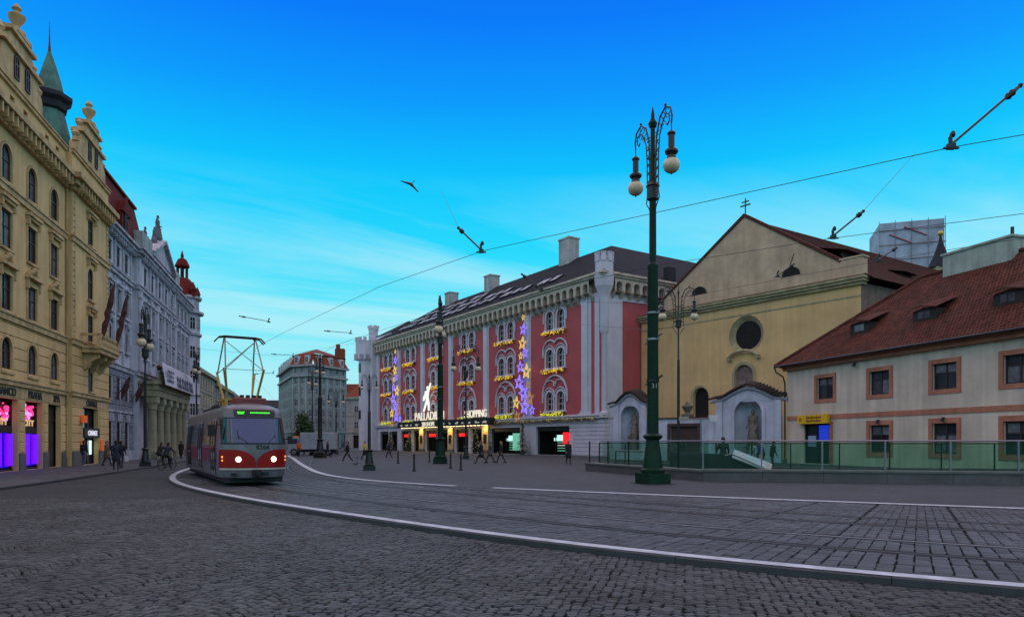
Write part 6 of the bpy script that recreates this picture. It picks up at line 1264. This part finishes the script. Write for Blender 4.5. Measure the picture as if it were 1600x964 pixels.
    me = b.mesh('body', SKIN); tmp = bpy.data.objects.new('tmp', me); COL.objects.link(tmp)
    rm = tmp.modifiers.new('r', 'REMESH'); rm.mode = 'VOXEL'; rm.voxel_size = .026 if not stone else .035
    sm_ = tmp.modifiers.new('s', 'SMOOTH'); sm_.factor = .5; sm_.iterations = 2
    dg = bpy.context.evaluated_depsgraph_get(); m2_ = bpy.data.meshes.new_from_object(tmp.evaluated_get(dg)); bpy.data.objects.remove(tmp); bpy.data.meshes.remove(me)
    m2_.materials.clear(); names = ['skin'] + sorted({c_[4] for c_ in caps} - {'skin'})
    if stone: m2_.materials.append(stone)
    else:
        for n_ in names: m2_.materials.append(SKIN if n_ == 'skin' else CL_[n_])
        n_p = len(m2_.polygons); C = np.empty(n_p*3); m2_.polygons.foreach_get('center', C); C = C.reshape(-1,3); best = np.full(n_p, 9.); idx = np.zeros(n_p, int)
        for a, c, ra, rb_, mm in caps:
            A = np.array(a); D = np.array(c)-A; tt = np.clip(((C-A) @ D)/max(D @ D, 1e-9), 0, 1); dist = np.linalg.norm(C-A-tt[:,None]*D, axis=1) - (ra + (rb_-ra)*tt)
            up_ = dist < best; best[up_] = dist[up_]; idx[up_] = names.index(mm)
        m2_.polygons.foreach_set('material_index', idx)
    # five separate fingers on each hand
    bm = bmesh.new(); bm.from_mesh(m2_); f = MB()
    for wr, hand, sg in hands:
        d = (hand-wr).normalized(); side_ = V_((0,1,0)).cross(d); side_ = V_((0,1,0)) if side_.length < .2 else side_.normalized(); across = V_((0,1,0)) - d*d.y; across = across.normalized() if across.length > .1 else V_((1,0,0))
        for q, ln in enumerate((.062,.07,.066,.052)):
            p0 = hand + across*(q-1.5)*.018*k; p1 = p0 + d*ln*.55*k + side_*.006*sg; p2 = p1 + d*ln*.4*k - side_*.018*sg; f.tube([tuple(p0-d*.01), tuple(p1), tuple(p2)], [.0095*k,.009*k,.007*k], 5)
        p0 = hand - d*.03*k - across*.034*k; f.tube([tuple(p0), tuple(p0-across*.024*k+d*.03*k), tuple(p0-across*.03*k+d*.055*k)], [.011*k,.01*k,.008*k], 5)
    fm_ = f.mesh('fingers', SKIN); bm.from_mesh(fm_); bm.to_mesh(m2_); bm.free(); m2_.shade_smooth()
    dz = -zmin if not sit else 0
    o = place('body', m2_, t, (0,0,dz))
    if not stone:
        part('eyes', BLACK, o, lambda b: [b.ball(tuple(head+V_((s*.032*k, -.093*k, .02*k))), .011, 6, 4) for s in (-1,1)]); part('mouth', mat('lip_tone', (.25,.09,.08), .6, 0, bump=0) if 'lip_tone' not in MATS else MATS['lip_tone'], o, lambda b: b.box(head.x-.022*k, head.x+.022*k, head.y-.097*k, head.y-.088*k, head.z-.048*k, head.z-.04*k))
        if bag:
            hb = hands[0][1]; part('bag', CL_[bag], t, lambda b: (b.cham(hb.x-.12, hb.x+.1, hb.y-.16, hb.y+.16, hb.z-.4, hb.z-.1, .03), b.tube([(hb.x,hb.y-.1,hb.z-.1),(hb.x,hb.y,hb.z+.02),(hb.x,hb.y+.1,hb.z-.1)], .01, 5)), (0,0,dz))
    return t
def gp(u_, v_, z=0.): Y = (CH-z)*1080/(v_-690.); return (rx(u_)*Y, Y)
toL, toR, toC, away = R(-90), R(90), 0, R(180)
person('person in black jacket and pale jeans standing by the change office door', (rx(131)*46.5, 46.5), away, 'black', 'jeans', shoe='wshoe', stride=.08)
person('person in brown coat walking behind the dark couple on the left pavement', (rx(167)*47.5, 47.5), toR, 'brown', 'djeans', stride=.25, coat=.3)
person('tall person in dark coat striding at the pavement edge', (rx(181)*40, 40), away+.5, 'navy', 'djeans', stride=.42, coat=.25, H=1.78)
person('person in black jacket carrying a white bag beside the tall dark-coated walker', (rx(189)*43, 43), away+.3, 'black', 'djeans', stride=.3, bag='white')
person('couple member in long black coat walking on the pavement before the portico', (rx(283)*67, 67), away, 'black', 'djeans', stride=.2, coat=.4)
person('person in dark jacket and white shoes striding across the square', (rx(543)*54, 54), toL+.2, 'black', 'djeans', shoe='wshoe', stride=.5, H=1.78)
person('person in bright yellow jacket walking with a dark bag', (rx(570)*64, 64), toR-.4, 'yellow', 'djeans', stride=.35, bag='black')
person('person in navy jacket and white shoes passing the far palace shop window', (rx(608)*64, 64), toL, 'navy', 'djeans', shoe='wshoe', stride=.35)
person('person in long black coat leading the trio before the gold-lit arcade piers', (rx(752)*53, 53), toL-.1, 'black', 'djeans', stride=.5, coat=.3, H=1.8)
person('person in dark grey coat in the middle of the trio before the arcade', (rx(766)*55, 55), toL+.1, 'grey', 'djeans', stride=.42, coat=.2)
person('fair-haired person in black trailing the trio before the arcade', (rx(783)*54, 54), toL, 'black', 'djeans', hair='fair', stride=.4)
person('fair-haired person in long black coat standing before the red poster', (rx(888)*51, 51), toC+.3, 'black', 'djeans', hair='fair', stride=.06, coat=.35)
person('dark figure standing by the poles near the far street', (rx(512)*74, 74), toR, 'black', 'djeans', stride=.2)
person('worker in orange vest beside the white truck', (rx(467)*76, 76), toC, 'orange', 'djeans', stride=.15)
person('person in grey coat beside the orange-bag carrier at the station gate', (rx(1056)*44.5, 44.5), away, 'grey', 'djeans', stride=.1)
person('person in dark green jacket holding an orange-red bag at the station gate', (rx(1067)*43.5, 43.5), away+.3, 'green', 'djeans', stride=.12, bag='red')
person('heavy person in dark green jacket seen from behind at the escalator head', (rx(1130)*34.6, 34.6), away, 'green', 'djeans', stride=.05, H=1.86, coat=.2, arms=((.2,.5,.3),(.2,.5,.3)))
person('person in bright blue jacket leaning on the rail below the larger niche', (rx(1192)*40.5, 40.5), toL, 'blue', 'djeans', stride=.1, lean=18)
person('person in black jacket beside the blue-jacketed one below the larger niche', (rx(1206)*40.2, 40.2), toR, 'black', 'djeans', stride=.1, lean=10)
person('pale-topped person bending at the escalator below the larger niche', (rx(1182)*41.5, 41.5), toL+.4, 'white', 'djeans', stride=.1, lean=30)
# statues in the niches and on the white bank
def statue(label, P, face, H, ped=1.2, arms=None, fig=STONE):
    t = person(label, (P[0], P[1]), face, H=H, stride=.05, skirt=.34*H/1.75, coat=.3, arms=arms or ((.1,.75,.05),(.05,.4,.05)), stone=fig, name='statue', parent_loc_z=P[2])
    for c in t.children: c.location.z += ped
    if ped > .05: part('pedestal', fig, t, lambda b: (b.box(-.55,.55,-.45,.45,0,.15), b.box(-.45,.45,-.38,.38,.15,ped-.12), b.box(-.52,.52,-.44,.44,ped-.118,ped+.01)))
    return t
statue('weathered stone saint on tall pedestal in the niche beside the red palace', LW(wl, n1+.15, .35, 0), WAZ, 2.2, 2.2)
statue('weathered robed stone saint in the larger niche beside the cream house', LW(wl, n2+.2, .35, 0), WAZ, 2.9, 1.3)
GST = mat('grey_roof_statue_stone', (.14,.15,.17), .9, .4, bump=.4, bscale=20)
for x_, z_, h_, lb in ((17.8,22.7,2.6,'stone figure crowning the pediment of the white bank'), (16.2,21.9,1.7,'stone figure seated lower on the pediment slope nearer the antenna'), (19.4,21.9,1.7,'stone figure lower on the pediment slope towards the turret'), (12.4,20.3,2.2,'stone figure standing at the pediment end beside the green attic'), (23.3,20.3,2.2,'stone figure standing at the pediment end towards the domed turret')):
    statue(lb, LW(wb, x_, -.2, z_), AZL, h_, .02, fig=GST)
# ================================================================ street furniture
def arm_lattice(b, sg, z0, out_, drop, k=1.):
    """scrolled lattice bracket on the +x (sg=1) or -x side of a post"""
    up_ = [(sg*.22*k,0,z0-2.6*k),(sg*.24*k,0,z0-1.0*k),(sg*.30*k,0,z0-.1*k),(sg*.55*k,0,z0+.55*k),(sg*.95*k,0,z0+.80*k),(sg*1.3*k,0,z0+.62*k),(sg*1.42*k,0,z0+.25*k),(sg*1.38*k,0,z0-.05*k)]
    inn = [(sg*.42*k,0,z0-2.4*k),(sg*.44*k,0,z0-1.0*k),(sg*.52*k,0,z0-.2*k),(sg*.78*k,0,z0+.32*k),(sg*1.0*k,0,z0+.5*k),(sg*1.2*k,0,z0+.38*k),(sg*1.24*k,0,z0+.12*k),(sg*1.1*k,0,z0-.02*k),(sg*1.0*k,0,z0+.1*k)]
    b.tube(up_, .04*k, 6); b.tube(inn, .03*k, 6)
    for q in range(7): zz = z0-2.3*k+q*.36*k; b.tube([(sg*.22*k,0,zz),(sg*.43*k,0,zz+.18*k)], .022*k, 5); b.tube([(sg*.43*k,0,zz),(sg*.22*k,0,zz+.18*k)], .022*k, 5)
    for cx_, cz_, r_ in ((.5,.15,.13),(.78,.52,.12),(1.05,.62,.10),(1.28,.36,.09),(.7,.1,.1),(.95,.3,.11)):
        b.tube([(sg*(cx_+r_*math.cos(a*.7))*k,0,z0+(cz_+r_*math.sin(a*.7))*k) for a in range(8)], .02*k, 5)
    b.tube([(sg*.42*k,0,z0-2.4*k),(sg*.5*k,0,z0-2.75*k),(sg*.3*k,0,z0-3.0*k),(sg*.12*k,0,z0-3.3*k)], .025*k, 5); b.ball((sg*.95*k,0,z0+.88*k), .06*k, 6, 4)
def lantern(parent, x, z, k):
    ln = part('lantern', IRON, parent, lambda b: (b.tube([(x,0,z+.45*k),(x,0,z)], .025*k, 5), b.lathe([(.03,z+.12*k),(.17*k,z),(.17*k,z-.05*k),(.13*k,z-.1*k),(.13*k,z-.6*k),(.27*k,z-.72*k),(.27*k,z-.8*k),(.17*k,z-.92*k),(.2*k,z-1.05*k)], 12, (x,0))), smooth=35)
    part('globe', GLOBE, ln, lambda b: b.ball((x,0,z-1.32*k), .345*k, 18, 12, (1,1,.93)), smooth=60); part('globe_tip', IRON, ln, lambda b: b.ball((x,0,z-1.66*k), .04*k, 6, 4))
def lamp_post(label, P, H, rot, big, m_, k=1., group=None, two=True):
    t = thing('street_lamp', label, 'street lamp', (P[0], P[1], P[2] if len(P) > 2 else 0), rot, group); s = .62 if not big else 1.
    part('base', m_, t, lambda b: (b.box(-.5*s,.5*s,-.5*s,.5*s,0,.42*s), b.lathe([(.46*s,.42*s),(.48*s,.55*s),(.40*s,.62*s),(.38*s,.8*s),(.36*s,.95*s),(.27*s,1.55*s),(.26*s,1.72*s),(.36*s,1.8*s),(.40*s,1.88*s),(.26*s,1.98*s)], 16, (0,0))), smooth=30)
    r0 = .228 if big else .085*1.1
    zs1 = H*.57
    part('pole', m_, t, lambda b: b.lathe([(r0,1.9*s),(r0*.92,zs1),(r0*.97,zs1+.05),(r0*.97,zs1+.15),(r0*.62,zs1+.25),(r0*.58,H*.78),(r0*.66,H*.785),(r0*.66,H*.8),(r0*.45,H*.81),(r0*.4,H-.9*k),(r0*.62,H-.85*k),(r0*.8,H-.7*k),(r0*.35,H-.5*k),(r0*.3,H-.3*k),(r0*.05,H)], 14), smooth=30)
    za = H-1.05*k-(.15 if big else 0)
    for sg in (-1, 1):
        part('scroll_arm', IRON, t, lambda b: arm_lattice(b, sg, za, 1.4, 0, k)); lantern(t, sg*1.38*k, za-.45*k, k)
    part('arm_collar', IRON, t, lambda b: b.lathe([(r0*.5,za-2.8*k),(.24*k,za-2.7*k),(.24*k,za-2.2*k),(.3*k,za-2.15*k),(.2*k,za-2.0*k)], 10)); part('arm_tie', IRON, t, lambda b: b.tube([(-.3*k,0,za-.9*k),(.3*k,0,za-.9*k)], .05*k, 6))
    if big:
        for z in (H*.38, H*.45, H*.27): part('clamp_ring', STEEL if z > 5 else IRON, t, lambda b: (b.lathe([(r0*1.0,z),(r0*1.12,z),(r0*1.12,z+.08),(r0*1.0,z+.08)], 14), b.tube([(-.7,.1,z-.06),(-.2,0,z+.04),(.2,0,z+.04),(.55,.05,z+.2)], .03, 5), b.ball((.55,.05,z+.2), .05, 6, 4)))
        part('foot_plate', BLACK, t, lambda b: b.box(-.72,.72,-.6,.6,.0,.012))
    return t
bigl = lamp_post('tall thick green cast-iron lamp post beside the station parapet with two round globes', (5.56, 27.3), 14.85, math.atan2(-1.3, .5), True, GREEN, .93)
nbm = lettering('31', .26, mat('grey_stencil', (.30,.34,.32), .7, .1, bump=0), bigl, (0,0,0), .003)
nbm.location = (Matrix.Rotation(-math.atan2(-1.3,.5), 4, 'Z') @ Vector((.02,-.262,3.75))); nbm.rotation_euler = (0,0,-math.atan2(-1.3,.5))
lamp_post('tall green cast-iron lamp post standing before the arcade lettering', (rx(688)*52, 52), 12.7, R(91), True, GREEN, .95)
lamp_post('tall dark lamp post at the mouth of the far street', (rx(500)*71, 71), 10.6, R(82), True, IRON, .6)
lamp_post('slim lamp post with two globes in front of the arcade canopy', (rx(728)*66, 66), 11.0, R(5), False, IRON, .85)
lamp_post('slim lamp post with two globes rising from the station enclosure before the church', (rx(1060)*45, 45), 11.9, R(0), False, IRON, .75)
lamp_post('dark lamp post with two globes on the left pavement before the portico', (rx(227)*46.5, 46.5), 10.7, R(107), False, IRON, .9)
lamp_post('lamp post with two globes beyond the portico near the corner turret', (rx(307)*76, 76), 11.6, R(104), False, IRON, .8)
lamp_post('short lamp post with small globes near the edge of the tram tracks', (rx(577)*40, 40), 5.6, R(20), False, IRON, .3)
lamp_post('slim lamp post before the grey-green corner house', (rx(525)*94, 94), 9., R(20), False, IRON, .7)
lamp_post('slim dark lamp post beside the young tree before the corner house', (rx(488)*86, 86), 10.8, R(80), False, IRON, .7)
# bollards
bo = MB().lathe([(.09,0),(.09,.12),(.06,.16),(.055,.78),(.075,.8),(.075,.84),(.05,.87),(.065,.93),(.03,1.0),(.005,1.02)], 10).mesh('bollard', IRON, 35)
bb = MB().lathe([(.11,0),(.11,.05),(.09,.07)], 10).mesh('base_ring', IRON)
for u_, v_, lb in ((622,724,'black iron bollard farthest along the row towards the yellow-jacketed walker'), (647,736,'black iron bollard nearest the tram tracks, left of the thick green lamp post'), (671,722,'black iron bollard close beside the thick green lamp post'), (704,732,'black iron bollard just past the thick green lamp post'), (720,735,'black iron bollard in front of the slim two-globe lamp post')):
    P = gp(u_, v_); t = thing('bollard', lb, 'bollard', (P[0], P[1], 0), 0, 'bollards on the square'); place('shaft', bo, t); place('base_ring', bb, t)
# conifers with fairy lights and the street tree
NEED = mat('conifer_needles', (.022,.045,.022), .9, .4, scale=6, bump=.3); TRUNK = mat('bark', (.05,.035,.025), .9, .3, bump=.5); LEAFM = mat('green_leaves', (.045,.085,.03), .8, .4, scale=3, bump=0)
def conifer(label, P, H, lights=None, cat='christmas tree', name='christmas_tree'):
    t = thing(name, label, cat, (P[0], P[1], 0)); rr = random.Random(int(P[0]*10)); part('trunk', TRUNK, t, lambda b: b.tube([(0,0,0),(0,0,H*.9)], [.07,.02], 7))
    b = MB()
    for _ in range(1600):
        z = H*.08 + rr.random()**1.3*H*.92; rmax = (H-z)*.31*(1+.25*math.sin(z*9)); a = rr.random()*6.28; r0_ = rr.uniform(.15,1)*rmax; ln = rr.uniform(.12,.28); c, s = math.cos(a), math.sin(a); w = rr.uniform(.03,.07)
        b.add([(c*r0_-s*w, s*r0_+c*w, z),(c*r0_+s*w, s*r0_-c*w, z),(c*(r0_+ln), s*(r0_+ln), z-rr.uniform(.02,.14))], [(0,1,2)])
    b.build('crown', NEED, t)
    if lights: part('bulbs', lights, t, lambda b: [(lambda z, a: b.ball(((H-z)*.27*math.cos(a), (H-z)*.27*math.sin(a), z), .03, 5, 3))(H*.1+rr.random()*H*.85, rr.random()*6.28) for _ in range(70)])
    part('pot', PLINTH, t, lambda b: b.lathe([(.3,0),(.38,.4)], 10))
    return t
FL_ = glow('pale_tree_light', (1,.75,.35), .7)
P = LW(pal, PT[5]+.2, -1.0, 0); conifer('decorated fir tree with pale lights between the two dark shop windows', P, 4.0, FL_)
P = LW(pal, PL-25.3, -1.9, 0); conifer('decorated fir tree against the gold-lit pier at the end of the canopy', P, 3.5, FL_)
P = LW(pal, PL-47.2, -1.9, 0); conifer('decorated fir tree against the gold-lit pier below the striding figure', P, 3.5, FL_)
P = LW(pal, PL-55.2, -1.9, 0); conifer('decorated fir tree at the far end of the canopy', P, 3.4, FL_)
def leafy(label, P, H, rxy, n=2600):
    t = thing('street_tree', label, 'tree', (P[0], P[1], 0)); rr = random.Random(8)
    part('trunk', TRUNK, t, lambda b: (b.tube([(0,0,0),(.05,0,H*.4),(0,.05,H*.85)], [.12,.09,.03], 7), [b.tube([(0,0,H*.35),(math.cos(a)*rxy*.6, math.sin(a)*rxy*.6, H*.65)], [.05,.015], 5) for a in (0,1.3,2.5,3.9,5.2)]))
    b = MB(); cl = [(rr.gauss(0,rxy*.38), rr.gauss(0,rxy*.38), H*rr.uniform(.28,.95)) for _ in range(34)]
    for _ in range(n):
        c = rr.choice(cl); kk = 1.05-abs(c[2]/H-.5); p = Vector((c[0]*kk+rr.gauss(0,.28), c[1]*kk+rr.gauss(0,.28), c[2]+rr.gauss(0,.3))); a = Vector((rr.gauss(0,1),rr.gauss(0,1),rr.gauss(0,1))).normalized()*.16; c2 = a.orthogonal()*.6
        b.add([tuple(p-a), tuple(p+c2), tuple(p+a), tuple(p-c2)], [(0,1,2,3)])
    b.build('crown', LEAFM, t); return t
leafy('small upright green tree before the grey-green corner house', (rx(475)*92, 92), 5.2, 1.35)
# white truck and parked cycles at the mouth of the far street
tk = thing('delivery_truck', 'white box truck parked before the corner house behind the lamp posts', 'truck', (rx(492)*84, 84, 0), R(8))
TWH = mat('dirty_white_truck_body', (.30,.33,.36), .5, .25, bump=.05)
part('box_body', TWH, tk, lambda b: b.cham(-1.6,2.6,-1.05,1.05,.75,2.75,.05)); cbn = part('cab', TWH, tk, lambda b: b.prism([(-3.0,.5),(-1.65,.5),(-1.65,2.2),(-2.5,2.2),(-2.95,1.4)], -.95,.95)); part('cab_window', GLASS, cbn, lambda b: (b.box(-2.6,-1.9,-.965,-.955,1.4,2.0), b.quad((-2.98,-.8,1.42),(-2.98,.8,1.42),(-2.56,.8,2.12),(-2.56,-.8,2.12)))); part('chassis', TGR, tk, lambda b: b.box(-2.9,2.6,-.8,.8,.4,.74)); part('beacon', ORNG, tk, lambda b: b.box(-2.4,-2.0,-.5,.5,2.2,2.35))
for x_ in (-2.3,1.7):
    for y_ in (-.9,.9):
        w_ = part('wheel', BLACK, tk, lambda b: (setattr(b,'X', Matrix.Translation((x_,y_,.42)) @ Matrix.Rotation(R(90),4,'X')), b.lathe([(.1,-.12),(.42,-.12),(.42,.12),(.1,.12)], 16))); part('rim', STEEL, w_, lambda b: (setattr(b,'X', Matrix.Translation((x_,y_+math.copysign(.13,y_),.42)) @ Matrix.Rotation(R(90),4,'X')), b.lathe([(.02,-.01),(.24,-.01),(.24,.01),(.02,.01)], 12)))
def bicycle(label, P, rot, z=0.):
    t = thing('bicycle', label, 'bicycle', (P[0], P[1], z), rot)      # local -y forward
    for y_ in (-.52,.52):
        w_ = part('wheel', BLACK, t, lambda b: b.tube([(0,y_+.33*math.cos(a*.393),.34+.33*math.sin(a*.393)) for a in range(16)], .022, 6, closed=True)); part('spokes', STEEL, w_, lambda b: [b.tube([(0,y_,.34),(0,y_+.31*math.cos(a*.785),.34+.31*math.sin(a*.785))], .004, 3) for a in range(8)])
    part('frame', IRON, t, lambda b: [b.tube([(0,*p),(0,*q)], .02, 6) for p, q in (((.52,.34),(.02,.3)),((.02,.3),(.18,.85)),((.18,.85),(.52,.34)),((.16,.78),(-.36,.82)),((.02,.3),(-.38,.72)),((-.36,.95),(-.52,.34)))])
    part('saddle', BLACK, t, lambda b: b.cham(-.07,.07,.06,.32,.86,.93,.02)); part('handlebar', STEEL, t, lambda b: b.tube([(-.27,-.3,1.0),(-.1,-.38,1.02),(.1,-.38,1.02),(.27,-.3,1.0)], .016, 6)); part('pedals', BLACK, t, lambda b: (b.tube([(0,.02,.3),(.1,.02,.14)], .015), b.tube([(0,.02,.3),(-.1,.02,.46)], .015), b.box(.06,.16,-.03,.07,.12,.15), b.box(-.16,-.06,-.03,.07,.45,.48)))
    return t
for u_, Y_, rot, top, lb1, lb2 in ((250, 47, R(160), 'black', 'bicycle ridden by the rear cyclist close to the dark lamp post', 'rear cyclist in black riding close behind the dark lamp post'), (261, 42.5, R(170), 'navy', 'bicycle ridden by the front cyclist on the open road', 'front cyclist in navy jacket on the open road')):
    P = (rx(u_)*Y_, Y_); bicycle(lb1, P, rot, RZ)
    f = Matrix.Rotation(rot, 3, 'Z') @ Vector((0,.12,0)); t = person(lb2, (P[0]+f.x, P[1]+f.y), rot, top, 'djeans', sit=True, lean=22, arms=((.75,1.0,.12),(.75,1.0,.12)), stride=.1); t.location.z = RZ+.02
for k in range(2): bicycle(('parked bicycle leaning beside the slim pole before the corner house', 'second parked bicycle past the slim pole before the corner house')[k], (rx(522+k*12)*88, 88), R(80))
# pigeons on the paving
PIG = mat('pigeon_grey', (.06,.065,.08), .7, .3, bump=.1)
for u_, v_, a, lb in ((558,718,.4,'pigeon on the square nearer the striding walker'), (556,728,2.,'pigeon on the square nearer the tram tracks')):
    P = gp(u_, v_); t = thing('pigeon', lb, 'bird', (P[0], P[1], 0), a, 'pigeons on the square')
    part('body', PIG, t, lambda b: (b.tube([(0,.2,.12),(0,.12,.14),(0,.02,.15),(0,-.07,.18),(0,-.11,.24),(0,-.13,.28),(0,-.16,.285)], [.015,.04,.07,.062,.035,.034,.012], 8), b.tube([(0,-.16,.283),(0,-.19,.275)], [.01,.004], 5))); part('leg', SKIN, t, lambda b: (b.tube([(.025,0,.1),(.025,0,0)], .007, 4), b.tube([(.025,0,.003),(.025,-.04,.003)], .006, 4))); part('leg', SKIN, t, lambda b: (b.tube([(-.025,.0,.1),(-.025,0,0)], .007, 4), b.tube([(-.025,0,.003),(-.025,-.04,.003)], .006, 4)))

# ================================================================ overhead line
WIRE = mat('copper_contact_wire', (.02,.022,.025), .5, .1, bump=0); ZW = 5.5
def wire(label, pts, r=.011, grp=None):
    o = thing('overhead_wire', label, 'wire', tuple(pts[0]), 0, grp); part('strand', WIRE, o, lambda b: b.tube([tuple(Vector(p)-Vector(pts[0])) for p in pts], r, 5)); return o
def contact(w):
    C = off(w)
    idx = [i for i in range(len(C)) if NEAR[i][0] < 14 and NEAR[i][1] < 120]
    return C, idx
def wire_pts(w, tmin, tmax, z=ZW):      # the wire runs in straight chords between its pull-offs
    C = off(w); P = [C[int(i)] for i in np.linspace(tmin, tmax, int((tmax-tmin)*.25/5.5)+2)]; return [Vector((p[0], p[1], z)) for p in P]
i0_, i1_ = int(np.argmax(NEAR[:,0] < 13)), int(np.argmax(NEAR[:,1] > 110))
near_pts = [(13.5,4.9,5.55),(5.75,9.05,5.5),(-.58,13.95,5.5),(-3.3,17.2,5.5),(-8.2,25.4,5.75),(-11.6,31.4,5.95),(-13.6,36,5.8),(-16,43,5.6),(-22,64,5.5),(-33,105,5.5)]
far_pts = [(18,6.7,5.5),(8.6,11.7,5.5),(6.05,13.1,5.5),(3.2,15.1,5.5),(-2.2,20.5,5.5),(-7.0,27.5,5.5),(-12,38,5.5),(-19,62,5.5),(-29,100,5.5)]
wire('taut contact wire above the tram track on the road side', near_pts, .0055)
wire('taut contact wire above the tram track on the square side', far_pts, .0055)
INS = mat('dark_insulator', (.012,.01,.009), .35, .1, bump=0)
def pull_off(label, p, q, guy=None):
    p, q = Vector(p), Vector(q); d = q-p; t = thing('pull_off_arm', label, 'wire fitting', p); n = d.normalized()
    part('rod', INS, t, lambda b: b.tube([(0,0,.03), tuple(d)], .017, 6))
    part('insulator', INS, t, lambda b: (b.tube([tuple(d*.80), tuple(d*.84), tuple(d*.86), tuple(d*.90), tuple(d*.92), tuple(d*1.02)], [.02,.05,.03,.05,.03,.02], 8), b.ball(tuple(d*1.02), .035, 6, 4)))
    part('clamp', INS, t, lambda b: (b.box(-.05,.05,-.03,.03,-.03,.04), b.tube([(0,0,0),(-.01,0,.12),(.03,.0,.2)], .026, 6), b.ball((.02,0,.16), .04, 6, 4), b.box(-.1,.1,-.02,.02,-.025,-.005)))
    if guy: wire('guy wire to the ' + label, [tuple(q), *[tuple(g) for g in guy]], .004)
def PX3(u_, v_, Y): return (rx(u_)*Y, Y, CH+(690-v_)*Y/1080)
pull_off('large dark pull-off arm above the tram track nearest the parapet end', PX3(1486,230,9.1), PX3(1592,136,9.3), [PX3(1700,60,11)])
pull_off('dark pull-off arm hanging in front of the church roof', PX3(1302,371,13.1), PX3(1348,331,13.3), [PX3(1430,240,16)])
pull_off('dark pull-off arm over the palace roof end, on the road-side wire', PX3(752,393,13.9), PX3(717,357,14.2), [PX3(690,300,20)])
pull_off('pull-off arm before the corner turret of the palace', PX3(846,453,20.2), PX3(816,429,20.6))
pull_off('pull-off arm over the tram street beside the ochre house flags', PX3(420,503,36), PX3(375,494,35))
pull_off('pull-off arm over the street left of the palace pavilion', PX3(548,521,40), PX3(508,517,39))
pull_off('pull-off arm before the orange mansard', PX3(458,556,52), PX3(425,553,50)); pull_off('pull-off arm over the street behind the pantograph', PX3(427,583,60), PX3(398,584,60))
pull_off('pull-off arm before the upper church front window', PX3(1215,432,24), PX3(1240,413,24.4)); pull_off('pull-off arm before the blank side wall of the church', PX3(1372,408,19), PX3(1400,388,19.3))
bd = thing('overhead_hanger', 'small three-armed wire hanger high in the open sky', 'wire fitting', PX3(642,288,15)); part('hanger', INS, bd, lambda b: (b.tube([(-.22,0,.07),(0,0,0),(.16,0,-.17)], [.008,.03,.012], 6), b.tube([(0,0,0),(.07,.1,.12)], .008, 5), b.ball((.02,0,-.02), .035, 6, 4)))
wire('thin span wire reaching from the thick green lamp post towards the church roof', [PX3(1010,475,27.3), PX3(1200,440,24), PX3(1372,408,19), PX3(1600,372,15), PX3(1800,330,13)], .006)
wire('thin span wire reaching from the thick green lamp post across the palace corner', [PX3(1010,475,27.3), PX3(880,470,24), PX3(846,453,20.2)], .006)
wire('thin span wire reaching from the thick green lamp post to the palace windows', [PX3(1010,515,27.3), PX3(880,505,40), PX3(800,500,60)], .006)
wire('thin span wire across the street between the white bank and the palace', [PX3(311,545,78), PX3(430,556,76), PX3(600,530,100)], .01)
